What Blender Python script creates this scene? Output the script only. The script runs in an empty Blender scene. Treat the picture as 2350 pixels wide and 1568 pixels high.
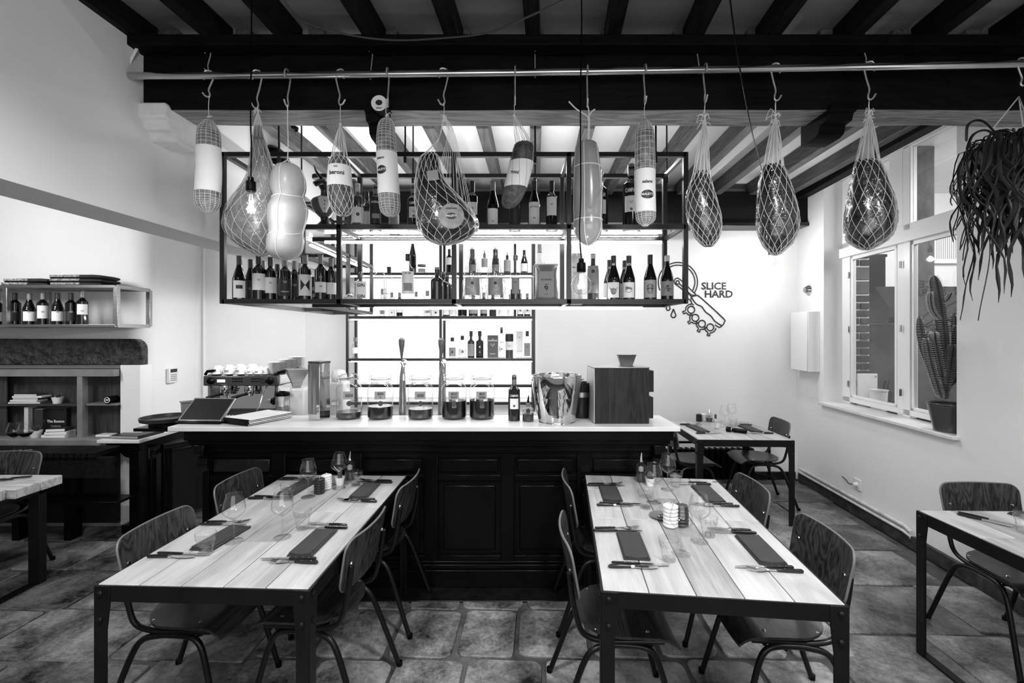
import bpy, math, random
from math import sin, cos, pi, radians, atan2, sqrt, exp
from mathutils import Vector, Matrix
from mathutils.noise import noise as nz
R = random.Random(11)
SC = bpy.context.scene
COL = SC.collection
# ---------------------------------------------------------------- camera (2350x1568 frame)
F, CX, HY, H = 1050.0, 1175.0, 765.0, 1.68
cam = bpy.data.cameras.new('camera'); camo = bpy.data.objects.new('camera', cam); COL.objects.link(camo)
cam.sensor_width = 36; cam.lens = 36 * F / 2350; cam.shift_y = -(784 - HY) / 2350
camo.location = (0, 0, H); camo.rotation_euler = (pi / 2, 0, 0); cam.clip_start = .05
SC.camera = camo
SC.view_settings.view_transform = 'Standard'; SC.view_settings.look = 'None'
SC.view_settings.gamma = 1; SC.view_settings.use_curve_mapping = False
SC.view_settings.exposure = 0.38
SC.cycles.use_denoising = True
SC.cycles.max_bounces = 10; SC.cycles.transparent_max_bounces = 24; SC.cycles.diffuse_bounces = 4
SC.cycles.caustics_reflective = False; SC.cycles.caustics_refractive = False
SC.cycles.sample_clamp_indirect = 4
w = bpy.data.worlds.new('world'); SC.world = w; w.use_nodes = True
w.node_tree.nodes['Background'].inputs[0].default_value = (1, 1, 1, 1)
w.node_tree.nodes['Background'].inputs[1].default_value = 0.22
def light(name, kind, loc, power, size=.3, sy=None, aim=None, spot=None):
    l = bpy.data.lights.new(name, kind); l.energy = power
    if kind == 'AREA':
        l.size = size
        if sy: l.shape = 'RECTANGLE'; l.size_y = sy
    else: l.shadow_soft_size = size
    if spot: l.spot_size = radians(spot); l.spot_blend = .6
    o = bpy.data.objects.new(name, l); COL.objects.link(o); o.location = loc
    if aim: o.rotation_euler = (Vector(aim) - Vector(loc)).to_track_quat('-Z', 'Y').to_euler()
    return o
# area lights added overhead, out of view, to brighten the table tops
for x in (-1.15, .95, 2.5):
    o = light('front_lamp', 'AREA', (x, .55, 3.12), (24, 26, 13)[(-1.15, .95, 2.5).index(x)], .30, aim=(x * 1.02, 1.5, .7)); o.data.spread = radians(112)
light('front_window', 'AREA', (.3, -1.6, 1.9), 44, 3.6, 1.8, aim=(0, 3, 1.9))  # unseen soft fill added behind the camera, no window built
light('rear_lamp', 'AREA', (.9, 4.25, 3.18), 30, 1.6, .3, aim=(.9, 4.3, 0))
light('kitchen_lamp', 'AREA', (4.6, 3.6, 3.2), 75, 1.4, aim=(4.4, 4.6, 1.2))
light('alcove_lamp', 'AREA', (-3.9, 2.2, 2.6), 24, .6, aim=(-4.1, 3.9, 1.7))  # unseen area light added to brighten the alcove wall
o = light('arm_strip', 'AREA', (-1.66, 3.95, 1.84), 7.5, 1.4, .03, aim=(-3.3, 4.3, 1.35)); o.data.spread = radians(140)  # strip light added under the shelf arm to brighten the column, no tube built
# ---------------------------------------------------------------- pixel <-> place
def P(px, py, Y): return Vector(((px - CX) * Y / F, Y, H - (py - HY) * Y / F))
def PX(px, Y): return (px - CX) * Y / F
def PY(py, Y): return H - (py - HY) * Y / F
def PZ(px, py, z):
    Y = (H - z) * F / (py - HY); return Vector(((px - CX) * Y / F, Y, z))
# ---------------------------------------------------------------- mesh builder
class M:
    def __init__(s): s.v = []; s.f = []
    def add(s, vs, fs):
        b = len(s.v); s.v += [tuple(p) for p in vs]; s.f += [tuple(i + b for i in f) for f in fs]; return s
    def box(s, x0, x1, y0, y1, z0, z1):
        return s.add([(x, y, z) for z in (z0, z1) for y in (y0, y1) for x in (x0, x1)],
                     [(0, 2, 3, 1), (4, 5, 7, 6), (0, 1, 5, 4), (2, 6, 7, 3), (0, 4, 6, 2), (1, 3, 7, 5)])
    def bar(s, a, b, wx, wy, up=(0, 0, 1)):
        a, b = Vector(a), Vector(b); d = (b - a).normalized(); u = Vector(up)
        if abs(d.dot(u)) > .98: u = Vector((0, 1, 0))
        x = d.cross(u).normalized(); y = x.cross(d)
        vs = [p + x * i * wx / 2 + y * j * wy / 2 for p in (a, b) for j in (-1, 1) for i in (-1, 1)]
        return s.add(vs, [(0, 2, 3, 1), (4, 5, 7, 6), (0, 1, 5, 4), (2, 6, 7, 3), (0, 4, 6, 2), (1, 3, 7, 5)])
    def tube(s, pts, r, n=8, closed=False):
        pts = [Vector(p) for p in pts]; k = len(pts)
        rs = list(r) if isinstance(r, (list, tuple)) else [r] * k
        d = (pts[1] - pts[0]).normalized()
        u = d.orthogonal().normalized(); vs = []
        for i, p in enumerate(pts):
            a = pts[max(i - 1, 0)] if not closed else pts[i - 1]
            c = pts[min(i + 1, k - 1)] if not closed else pts[(i + 1) % k]
            t = (c - a)
            t = t.normalized() if t.length > 1e-9 else d
            u = (u - t * u.dot(t)); u = u.normalized() if u.length > 1e-6 else t.orthogonal().normalized()
            v = t.cross(u); d = t
            vs += [p + (u * cos(2 * pi * j / n) + v * sin(2 * pi * j / n)) * rs[i] for j in range(n)]
        fs = [(i * n + j, i * n + (j + 1) % n, (i + 1) * n + (j + 1) % n, (i + 1) * n + j) for i in range(k - 1) for j in range(n)]
        if closed: fs += [((k - 1) * n + j, (k - 1) * n + (j + 1) % n, (j + 1) % n, j) for j in range(n)]
        else: fs += [tuple(range(n))[::-1], tuple((k - 1) * n + j for j in range(n))]
        return s.add(vs, fs)
    def loft(s, secs, n=20, cap=True, mod=None):
        vs = []
        for k, (cx, cy, cz, rx, ry) in enumerate(secs):
            for j in range(n):
                a = 2 * pi * j / n; m = mod(a, k, j) if mod else 1
                vs.append((cx + rx * m * cos(a), cy + ry * m * sin(a), cz))
        K = len(secs)
        fs = [(i * n + j, i * n + (j + 1) % n, (i + 1) * n + (j + 1) % n, (i + 1) * n + j) for i in range(K - 1) for j in range(n)]
        if cap: fs += [tuple(range(n))[::-1], tuple((K - 1) * n + j for j in range(n))]
        return s.add(vs, fs)
    def lathe(s, prof, n=24, c=(0, 0), cap=True):
        return s.loft([(c[0], c[1], z, max(r, 1e-5), max(r, 1e-5)) for r, z in prof], n, cap)
    def prism(s, poly, a0, a1, ax='z'):
        k = len(poly)
        def m(p, a): return {'z': (p[0], p[1], a), 'y': (p[0], a, p[1]), 'x': (a, p[0], p[1])}[ax]
        vs = [m(p, a0) for p in poly] + [m(p, a1) for p in poly]
        fs = [tuple(range(k))[::-1], tuple(range(k, 2 * k))] + [(i, (i + 1) % k, k + (i + 1) % k, k + i) for i in range(k)]
        return s.add(vs, fs)
    def shell(s, fn, nu, nv, th):
        """thick sheet: fn(u,v)->(point, normal)"""
        T, B = [], []
        for j in range(nv + 1):
            for i in range(nu + 1):
                p, n = fn(i / nu, j / nv); p = Vector(p); n = Vector(n)
                T.append(p + n * th / 2); B.append(p - n * th / 2)
        W = nu + 1; N = len(T)
        fs = [(j * W + i, j * W + i + 1, (j + 1) * W + i + 1, (j + 1) * W + i) for j in range(nv) for i in range(nu)]
        fs += [tuple(N + q for q in f[::-1]) for f in fs]
        loop = list(range(W)) + [j * W + nu for j in range(1, nv + 1)] + [nv * W + i for i in range(nu - 1, -1, -1)] + [j * W for j in range(nv - 1, 0, -1)]
        fs += [(loop[i], N + loop[i], N + loop[(i + 1) % len(loop)], loop[(i + 1) % len(loop)]) for i in range(len(loop))]
        return s.add(T + B, fs)
    def arc(s, r, z0, z1, a0, a1, n=12):
        """band of a cylinder wall around z, angle 0 faces -Y"""
        vs = []
        for k in range(n + 1):
            a = a0 + (a1 - a0) * k / n
            vs += [(r * sin(a), -r * cos(a), z0), (r * sin(a), -r * cos(a), z1)]
        return s.add(vs, [(2 * k, 2 * k + 2, 2 * k + 3, 2 * k + 1) for k in range(n)])
    def tr(s, m):
        s.v = [tuple(m @ Vector(p)) for p in s.v]; return s
    def at(s, x, y, z, rz=0): return s.tr(Matrix.Translation((x, y, z)) @ Matrix.Rotation(rz, 4, 'Z'))
    def mesh(s, name, mat, ang=38):
        me = bpy.data.meshes.new(name); me.from_pydata(s.v, [], s.f); me.materials.append(mat)
        me.shade_smooth(); me.set_sharp_from_angle(angle=radians(ang)); return me
    def build(s, name, mat, parent=None, bev=0, ang=38, **tags):
        return put(name, s.mesh(name, mat, ang), parent, bev=bev, **tags)
KIDS = {}
def put(name, me, parent=None, loc=None, rz=None, bev=0, **tags):
    o = bpy.data.objects.new(name, me); COL.objects.link(o)
    if parent: o.parent = parent; KIDS.setdefault(parent.name, []).append(o)
    if loc is not None: o.location = loc
    if rz is not None: o.rotation_euler[2] = rz
    if bev:
        b = o.modifiers.new('bevel', 'BEVEL'); b.width = bev; b.segments = 2; b.limit_method = 'ANGLE'; b.angle_limit = radians(40)
    for k, v in tags.items(): o[{'cat': 'category'}.get(k, k)] = v
    return o
def tag(o, label, cat, group=None):
    o['label'] = label; o['category'] = cat
    if group: o['group'] = group
    return o
def thing(name, label, cat, loc=(0, 0, 0), rz=0, group=None):
    o = bpy.data.objects.new(name, None); COL.objects.link(o); o.location = loc; o.rotation_euler[2] = rz
    o.empty_display_size = .05
    return tag(o, label, cat, group)
def dup(o, loc=None, rz=None, label=None, group=None, parent=None):
    c = o.copy(); COL.objects.link(c)
    if parent: c.parent = parent; KIDS.setdefault(parent.name, []).append(c)
    if loc is not None: c.location = loc
    if rz is not None: c.rotation_euler[2] = rz
    if label: c['label'] = label
    if group: c['group'] = group
    for k in list(KIDS.get(o.name, [])): dup(k, parent=c)
    return c
def struct(name, m, mat, parent=None, bev=0, ang=30):
    o = m.build(name, mat, parent, bev, ang)
    if not parent: o['kind'] = 'structure'
    return o
def face(x, y): return atan2(-x, y)      # rotation that turns a thing's front (-Y) to the middle of the room
# ---------------------------------------------------------------- materials
def base(name):
    m = bpy.data.materials.new(name); m.use_nodes = True; nt = m.node_tree
    return m, nt, nt.nodes['Principled BSDF']
def ramp(nt, src, stops):
    r = nt.nodes.new('ShaderNodeValToRGB'); nt.links.new(src, r.inputs[0])
    e = r.color_ramp.elements
    while len(e) < len(stops): e.new(.5)
    for q, (p, v) in zip(e, stops): q.position = p; q.color = (v, v, v, 1)
    return r.outputs[0]
def coords(nt, sc, rnd=True):
    t = nt.nodes.new('ShaderNodeTexCoord'); mp = nt.nodes.new('ShaderNodeMapping')
    mp.inputs['Scale'].default_value = sc; nt.links.new(t.outputs['Object'], mp.inputs[0])
    if rnd:
        oi = nt.nodes.new('ShaderNodeObjectInfo'); mu = nt.nodes.new('ShaderNodeMath'); mu.operation = 'MULTIPLY'; mu.inputs[1].default_value = 31
        nt.links.new(oi.outputs['Random'], mu.inputs[0]); nt.links.new(mu.outputs[0], mp.inputs['Location'])
    return mp.outputs[0]
def tex(nt, co, scale, detail=4, rough=.55, dist=0):
    n = nt.nodes.new('ShaderNodeTexNoise'); n.inputs['Scale'].default_value = scale; n.inputs['Detail'].default_value = detail
    n.inputs['Roughness'].default_value = rough; n.inputs['Distortion'].default_value = dist
    nt.links.new(co, n.inputs['Vector']); return n.outputs[0]
def bumpn(nt, src, b, st, dist=.01):
    n = nt.nodes.new('ShaderNodeBump'); n.inputs['Strength'].default_value = st; n.inputs['Distance'].default_value = dist
    nt.links.new(src, n.inputs['Height']); nt.links.new(n.outputs[0], b.inputs['Normal'])
def mat(name, v, rough=.5, metal=0, var=0, scale=6, stretch=(1, 1, 1), bump=0, spec=.5, emit=0, coat=0, bs=None):
    m, nt, b = base(name); b.inputs['Base Color'].default_value = (v, v, v, 1)
    b.inputs['Roughness'].default_value = rough; b.inputs['Metallic'].default_value = metal
    b.inputs['Specular IOR Level'].default_value = spec; b.inputs['Coat Weight'].default_value = coat
    if emit: b.inputs['Emission Color'].default_value = (1, 1, 1, 1); b.inputs['Emission Strength'].default_value = emit
    if var or bump:
        co = coords(nt, stretch); t = tex(nt, co, scale)
        if var: nt.links.new(ramp(nt, t, [(.3, max(0, v * (1 - var))), (.7, v * (1 + var))]), b.inputs['Base Color'])
        if bump: bumpn(nt, tex(nt, co, bs) if bs else t, b, bump)
    return m
def wood(name, lo, hi, axis=0, rough=.5, ring=9, bump=.15, fine=1.0, spec=.5):
    m, nt, b = base(name); b.inputs['Specular IOR Level'].default_value = spec; sc = [7, 7, 7]; sc[axis] = .8
    co = coords(nt, sc); g = tex(nt, co, 1.1, 3, .5, .6)
    ma = nt.nodes.new('ShaderNodeMath'); ma.operation = 'MULTIPLY'; ma.inputs[1].default_value = ring; nt.links.new(g, ma.inputs[0])
    fr = nt.nodes.new('ShaderNodeMath'); fr.operation = 'PINGPONG'; fr.inputs[1].default_value = .5; nt.links.new(ma.outputs[0], fr.inputs[0])
    sf = [60, 60, 60]; sf[axis] = 3
    t2 = tex(nt, coords(nt, sf), 2.2, 3, .6)
    mx = nt.nodes.new('ShaderNodeMath'); mx.operation = 'MULTIPLY_ADD'; mx.inputs[1].default_value = .7; nt.links.new(fr.outputs[0], mx.inputs[0])
    m2 = nt.nodes.new('ShaderNodeMath'); m2.operation = 'MULTIPLY'; m2.inputs[1].default_value = .7 * fine; nt.links.new(t2, m2.inputs[0]); nt.links.new(m2.outputs[0], mx.inputs[2])
    t3 = tex(nt, coords(nt, (2, 2, 2)), 1.6, 2)
    m3 = nt.nodes.new('ShaderNodeMath'); m3.operation = 'MULTIPLY_ADD'; m3.inputs[1].default_value = .5; nt.links.new(t3, m3.inputs[0]); nt.links.new(mx.outputs[0], m3.inputs[2])
    nt.links.new(ramp(nt, m3.outputs[0], [(.45, lo), (.95, hi)]), b.inputs['Base Color'])
    b.inputs['Roughness'].default_value = rough; bumpn(nt, mx.outputs[0], b, bump, .002)
    return m
def glassy(name, tint=.97, edge=.30, gl=1.0, rough=.02, wrinkle=0):
    """thin-walled clear glass: see-through, mirror at grazing angles, a little darker where the wall is seen edge-on"""
    m = bpy.data.materials.new(name); m.use_nodes = True; nt = m.node_tree; nt.nodes.clear()
    out = nt.nodes.new('ShaderNodeOutputMaterial'); tr = nt.nodes.new('ShaderNodeBsdfTransparent'); gs = nt.nodes.new('ShaderNodeBsdfGlossy')
    lw = nt.nodes.new('ShaderNodeLayerWeight'); lw.inputs[0].default_value = .5
    nt.links.new(ramp(nt, lw.outputs['Facing'], [(0, tint), (.55, tint * .97), (.8, tint * .5 + edge * .5), (1, edge)]), tr.inputs[0])
    gs.inputs['Roughness'].default_value = rough; gs.inputs[0].default_value = (gl, gl, gl, 1)
    fr = nt.nodes.new('ShaderNodeMath'); fr.operation = 'MULTIPLY_ADD'; pw = nt.nodes.new('ShaderNodeMath'); pw.operation = 'POWER'; pw.inputs[1].default_value = 4
    nt.links.new(lw.outputs['Facing'], pw.inputs[0]); nt.links.new(pw.outputs[0], fr.inputs[0]); fr.inputs[1].default_value = .75; fr.inputs[2].default_value = .05
    if wrinkle:
        bn = nt.nodes.new('ShaderNodeBump'); bn.inputs['Strength'].default_value = .9; bn.inputs['Distance'].default_value = .012
        nt.links.new(tex(nt, coords(nt, (1, 1, 1)), wrinkle, 3, .5, 1.2), bn.inputs['Height']); nt.links.new(bn.outputs[0], gs.inputs['Normal']); nt.links.new(bn.outputs[0], lw.inputs['Normal'])
    mx = nt.nodes.new('ShaderNodeMixShader'); nt.links.new(fr.outputs[0], mx.inputs[0]); nt.links.new(tr.outputs[0], mx.inputs[1]); nt.links.new(gs.outputs[0], mx.inputs[2])
    nt.links.new(mx.outputs[0], out.inputs[0]); return m
WHITE = mat('white_plaster', .80, .85, var=.03, scale=1.2, bump=.12, bs=9)
WPAINT = mat('white_gloss_paint', .82, .35)
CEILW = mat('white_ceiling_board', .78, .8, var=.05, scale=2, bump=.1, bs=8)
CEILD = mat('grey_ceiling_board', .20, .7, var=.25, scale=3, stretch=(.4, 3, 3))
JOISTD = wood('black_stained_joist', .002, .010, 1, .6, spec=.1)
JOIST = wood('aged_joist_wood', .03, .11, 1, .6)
BEAMD = wood('black_beam', .0015, .005, 0, .6, bump=.3, spec=.08)
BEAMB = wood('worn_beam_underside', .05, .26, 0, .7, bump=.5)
BLACK = mat('black_gloss_paint', .0025, .25, var=.3, scale=3, bump=.03, spec=.12)
DARKP = mat('worn_dark_panel', .006, .3, var=.6, scale=5, stretch=(3, 3, .5), bump=.05)
STEELB = mat('black_steel', .010, .38, bump=.02, scale=40)
FRAME = mat('table_steel', .006, .42, metal=.15, var=.3, scale=8, spec=.25)
MARBLE = mat('white_marble', .70, .25, var=.08, scale=5, stretch=(1, 3, 1))
TOPW = wood('pale_table_plank', .30, .50, 1, .42, ring=3, bump=.1, fine=.7)
TOPW2 = wood('grey_table_plank', .20, .36, 1, .45, ring=4, bump=.1)
THICKW = wood('rough_thick_plank', .22, .55, 0, .6, ring=8, bump=.4)
CHAIRW = wood('dark_plywood', .002, .055, 2, .4, ring=14, bump=.08, fine=.8, spec=.3)
CHAIRS = wood('dark_seat_plywood', .006, .035, 0, .35, ring=12, bump=.06, fine=.8)
PLY = mat('plywood_edge', .13, .5)
TUBEM = mat('dark_lacquered_tube', .006, .3, metal=.2, spec=.35)
CHROME = mat('chrome', .75, .12, metal=1)
BRUSH = mat('brushed_steel', .45, .28, metal=1, var=.15, scale=6, stretch=(1, 1, 14))
STEEL = mat('polished_steel', .62, .07, metal=1)
GALV = mat('galvanised_pipe', .5, .22, metal=1, var=.4, scale=5, stretch=(.5, 4, 4))
GLASS = glassy('clear_glass'); GLASSF = glassy('facet_glass', .95, .2); PANE = glassy('window_pane', .97, .8)
STEMG = glassy('stemware_glass', .985, .62); STEMF = glassy('thick_stem_glass', .97, .5)
SHELFG = glassy('glass_shelf', .95, .5)
WINEB = mat('dark_bottle_glass', .004, .05, spec=.6)
GREENB = mat('brown_bottle_glass', .012, .06, spec=.6)
LIQ = mat('dark_red_drink', .004, .05); LIQM = mat('brown_drink', .03, .06)
CLEARB = glassy('clear_bottle', .90, .12)
LABEL = mat('paper_label', .86, .6); LABELG = mat('grey_label', .30, .6); LABELD = mat('black_label', .015, .5)
INK = mat('black_ink', .006, .6); WINK = mat('white_ink', .8, .6)
CAPD = mat('dark_capsule', .02, .35); CAPG = mat('grey_capsule', .22, .35, metal=.4); CAPW = mat('pale_capsule', .65, .4)
CLOTH = mat('dark_napkin', .030, .75, var=.15, scale=12, bump=.2, bs=150)
CERAM = mat('white_ceramic', .78, .2, coat=.3); CERAG = mat('grey_ceramic', .34, .25)
HANDLE = mat('black_knife_handle', .007, .25)
STRING = mat('white_string', .78, .8)
LED = mat('led_tube', .9, .4, emit=9); BACKLIT = mat('backlit_panel', .9, .5, emit=1.15); FIL = mat('filament', 1, .5, emit=90)
def milky(name, v, a):
    m = bpy.data.materials.new(name); m.use_nodes = True; nt = m.node_tree; b = nt.nodes['Principled BSDF']
    b.inputs['Base Color'].default_value = (v, v, v, 1); b.inputs['Roughness'].default_value = .3; b.inputs['Alpha'].default_value = a; return m
MILK = milky('crinkled_white_film', .7, .45)
# ---------------------------------------------------------------- lettering
_T = {}
def text2d(s):
    if s not in _T:
        c = bpy.data.curves.new('t', 'FONT'); c.body = s; c.align_x = 'CENTER'; c.align_y = 'CENTER'; c.size = 1; c.resolution_u = 2; c.offset = .026
        o = bpy.data.objects.new('t', c); COL.objects.link(o)
        me = bpy.data.meshes.new_from_object(o)
        _T[s] = ([tuple(v.co) for v in me.vertices], [tuple(p.vertices) for p in me.polygons])
        bpy.data.objects.remove(o); bpy.data.curves.remove(c); bpy.data.meshes.remove(me)
    return _T[s]
def text_flat(s, size, sx=1):
    """upright lettering in the XZ plane, reads from -Y"""
    v, f = text2d(s); m = M(); return m.add([(x * size * sx, 0, y * size) for x, y, _ in v], f)
def text_round(s, size, r, z, sx=1, a0=0):
    v, f = text2d(s); m = M()
    return m.add([(r * sin(a0 + x * size * sx / r), -r * cos(a0 + x * size * sx / r), z + y * size) for x, y, _ in v], f)
def cr(pts, n=6):
    """smooth curve through points of any dimension"""
    o = []; k = len(pts)
    for i in range(k - 1):
        a, b, c, d = pts[max(i - 1, 0)], pts[i], pts[i + 1], pts[min(i + 2, k - 1)]
        for j in range(n):
            t = j / n
            o.append(tuple(.5 * (2 * q + (r_ - p) * t + (2 * p - 5 * q + 4 * r_ - s_) * t * t + (3 * q - p - 3 * r_ + s_) * t ** 3) for p, q, r_, s_ in zip(a, b, c, d)))
    o.append(tuple(pts[-1])); return o
# ================================================================ SETTING
def XL(Y): return -2.11 + .0524 * Y            # face of the header wall on the left
def XR(Y): return 3.06 + .0889 * (Y - 2.735)   # face of the right wall
YB = 5.27
# ---- floor with stone tiles
struct('floor', M().box(-7, 6, -2, 6, -.06, -.012), mat('floor_grout', .075, .8, var=.5, scale=9, bump=.4, bs=40))
floor = bpy.data.objects['floor']
def stone(name, lo, hi):
    m, nt, b = base(name); co = coords(nt, (1, 1, 1))
    t = tex(nt, co, 3.2, 8, .68, .3); f = tex(nt, co, 45, 4, .7)
    mm = nt.nodes.new('ShaderNodeMath'); mm.operation = 'MULTIPLY_ADD'; mm.inputs[1].default_value = .35
    nt.links.new(f, mm.inputs[0]); nt.links.new(t, mm.inputs[2])
    nt.links.new(ramp(nt, mm.outputs[0], [(.5, lo), (.66, (lo + hi) / 2.4), (.82, hi)]), b.inputs['Base Color'])
    nt.links.new(ramp(nt, t, [(.3, .28), (.7, .6)]), b.inputs['Roughness']); bumpn(nt, mm.outputs[0], b, .35, .006); return m
ST = [stone('worn_stone_tile', .012, .32), stone('dark_stone_tile', .008, .22), stone('light_stone_tile', .018, .42)]
TILES = {}
def tile_mesh(w_, d_, rc, k):
    key = (round(w_, 2), round(d_, 2), rc, k)
    if key not in TILES:
        rr = random.Random(hash(key) & 65535); poly = []
        for cx, cy, a0 in ((1, 1, 0), (-1, 1, 90), (-1, -1, 180), (1, -1, 270)):
            r_ = rc * rr.uniform(.5, 1.4)
            for q in range(4):
                a = radians(a0 + q * 30); poly.append((cx * (w_ / 2 - r_) + r_ * cos(a) + rr.uniform(-.003, .003), cy * (d_ / 2 - r_) + r_ * sin(a) + rr.uniform(-.003, .003)))
        m = M(); n = len(poly)
        vs = [(x * .985, y * .985, 0) for x, y in poly] + [(x, y, -.005) for x, y in poly] + [(x, y, -.03) for x, y in poly]
        m.add(vs, [tuple(range(n))] + [(i, i + n, (i + 1) % n + n, (i + 1) % n) for i in range(n)] + [(i + n, i + 2 * n, (i + 1) % n + 2 * n, (i + 1) % n + n) for i in range(n)])
        TILES[key] = m.mesh('floor_tile', ST[k], 25)
    return TILES[key]
A3 = radians(-3)
def tiles(x0, x1, y0, y1, tw, td, rc, gap, kinds, clip=lambda x, y: True):
    y = y0; row = 0
    while y < y1:
        d_ = td * R.choice((.95, 1, 1.05)); x = x0 + R.uniform(0, tw) * (rc < .03)
        while x < x1:
            w_ = tw * (R.choice((.9, 1, 1.1)) if rc > .03 else R.choice((.75, 1, 1.3)))
            cx, cy = x + w_ / 2, y + d_ / 2; gx = cx + .0524 * cy
            if clip(gx, cy):
                o = put('floor_tile', tile_mesh(w_ - gap, d_ - gap, rc, R.choice(kinds)), floor, (gx, cy, R.uniform(-.002, .002)), A3 + R.uniform(-.004, .004))
            x += w_
        y += d_; row += 1
tiles(-1.51, 1.4, 1.18, 3.1, .36, .395, .045, .026, (0, 2, 0, 2))
tiles(-5.4, -1.56, 1.0, 4.0, .56, .44, .018, .016, (0, 1, 1), lambda x, y: x < -1.22 - .0 * y)
tiles(1.36, 3.35, 1.0, 5.2, .62, .50, .014, .013, (1, 0, 0), lambda x, y: x < XR(y) - .12)
# ---- walls
def wallbox(a, b, z0, z1, th, m=None):
    """upright slab from a to b (xy), thickness to the right of a->b"""
    a, b = Vector(a), Vector(b); d = (b - a).normalized(); n = Vector((d.y, -d.x)) * th
    q = [a, b, b + n, a + n]; return (m or M()).prism([tuple(p) for p in q], z0, z1)
struct('wall_back', wallbox((3.45, YB), (-2.38, YB), 0, 3.4, -.0 - .2 * -1, M()) if 0 else M().prism([(-2.38, YB), (3.45, YB), (3.45, YB + .2), (-2.38, YB + .2)], 0, 3.4), WHITE)
struct('wall_back_left', M().prism([(-3.26, 4.75), (-2.38, YB), (-2.3, YB + .2), (-3.5, 4.95)], 0, 3.4), WHITE)
# chimney breast in the alcove, rounded corner
poly = [(-7, 4.05), (-3.42, 4.05)] + [(-3.42 + .16 * sin(radians(a)), 4.21 - .16 * cos(radians(a))) for a in range(15, 91, 15)] + [(-3.26, 5.2), (-7, 5.2)]
struct('wall_alcove', M().prism(poly, 0, 3.4), WHITE)
# left header wall with rough end
m = M().prism([(XL(-2), -2), (XL(5.2), 5.2), (XL(5.2) - .26, 5.2), (XL(-2) - .26, -2)], 2.29, 3.4)
struct('wall_left', m, WHITE)
struct('wall_far_left', M().box(-7, -6.8, -2, 5, 0, 3.4), WHITE)
struct('ceiling_alcove', M().box(-7, -2.1, -2, 5.2, 2.95, 3.05), WHITE)
# right wall: below, beside and above the window opening
Y0, Y1 = 3.19, 4.755; ZS = .965
def wr(y0, y1, z0, z1, th=.28, off=0, m=None):
    return (m or M()).prism([(XR(y0) + off, y0), (XR(y1) + off, y1), (XR(y1) + off + th, y1), (XR(y0) + off + th, y0)][::-1], z0, z1)
m = wr(-2, Y0, 0, 3.4); wr(Y1, YB + .1, 0, 3.4, m=m); wr(Y0, Y1, 0, ZS - .03, m=m); wr(Y0, Y1, 3.27, 3.4, m=m)
struct('wall_right', m, WHITE)
# window woodwork
OFF = .19
win = struct('window_1', wr(Y0, Y1, 2.455, 2.55, .07, OFF - .03, wr(Y0, Y1, ZS + .02, 1.03, .06, OFF)), WPAINT)
def wpart(name, y0, y1, z0, z1, th=.05, off=OFF, mt=WPAINT, par=None, bev=.004):
    return struct(name, wr(y0, y1, z0, z1, th, off), mt, par or win, bev)
for y0, y1 in ((Y0, 3.36), (3.85, 3.93), (4.63, Y1)): wpart('window_post', y0, y1, ZS, 3.27, .06)
wpart('window_post', 3.93, 4.01, ZS, 2.47, .045, OFF + .012)
wpart('window_head', Y0, Y1, 3.25, 3.27, .06)
wpart('window_rail', Y0, Y1, 2.55, 2.61, .05)
for y0, y1 in ((3.36, 3.85), (4.01, 4.63)):
    wpart('window_sash', y0, y1, 2.42, 2.455, .035, OFF + .01); wpart('window_sash', y0, y1, 1.03, 1.055, .035, OFF + .01)
    wpart('window_sash', y1 - .03, y1, 1.03, 2.455, .035, OFF + .01); wpart('window_sash', y0, y0 + .03, 1.03, 2.455, .035, OFF + .01)
wpart('window_post', 3.93, 4.09, 2.61, 3.25, .05)
for y0, y1, z0, z1 in ((3.39, 3.82, 1.055, 2.42), (4.04, 4.60, 1.055, 2.42), (3.36, 3.85, 2.61, 3.25), (4.09, 4.63, 2.61, 3.25)):
    wpart('window_pane', y0, y1, z0, z1, .005, OFF + .025, PANE, bev=0)
for z in (1.17, 1.72, 2.27):
    for y in (4.64, 3.94):
        struct('window_hinge', M().tube([(XR(y) + OFF - .012, y, z - .03), (XR(y) + OFF - .012, y, z + .03)], .010, 8), CHROME, win)
struct('window_sill', wr(Y0 - .02, Y1 + .03, ZS - .03, ZS, .26, -.045), MARBLE, win, .006)
# baseboard, back-wall beam
struct('baseboard_right', wr(-2, 5.2, 0, .10, .03, -.03), mat('worn_dark_stone', .03, .6, var=.8, scale=14, bump=.4), None, .004)
struct('baseboard_back', M().box(1.1, 3.25, YB - .03, YB, 0, .09), DARKP, None, .004)
# ---- ceiling
ce = struct('ceiling', M().box(-2.4, 3.7, 2.6, 5.5, 3.345, 3.4), CEILW)
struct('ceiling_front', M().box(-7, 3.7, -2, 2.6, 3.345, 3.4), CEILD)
cf = bpy.data.objects['ceiling_front']
for k, px in enumerate((335, 510, 672, 866, 1046, 1226, 1405, 1588, 1757, 1938, 2120, 2300, 2480)):
    x = PX(px, 2.46); m = M().prism([(x - .037, 2.5), (x + .037, 2.5), (x + .037 - .0905 * 4.4, -1.9), (x - .037 - .0905 * 4.4, -1.9)][::-1], 3.215, 3.345)
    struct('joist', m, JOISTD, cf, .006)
    # pale packing board between joists against the beam
for k in range(-5, 8):
    x = .17 + .4 * k; m = M().prism([(x - .043 - .052 * .8, 2.5), (x + .043 - .052 * .8, 2.5), (x + .043 + .052 * 1.85, 5.15), (x - .043 + .052 * 1.85, 5.15)], 3.21, 3.345)
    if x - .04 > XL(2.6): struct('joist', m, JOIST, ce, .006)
# wall joist along the right wall
struct('joist', wr(2.6, 5.2, 3.17, 3.345, .10, -.11), JOISTD, ce, .006)
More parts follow.
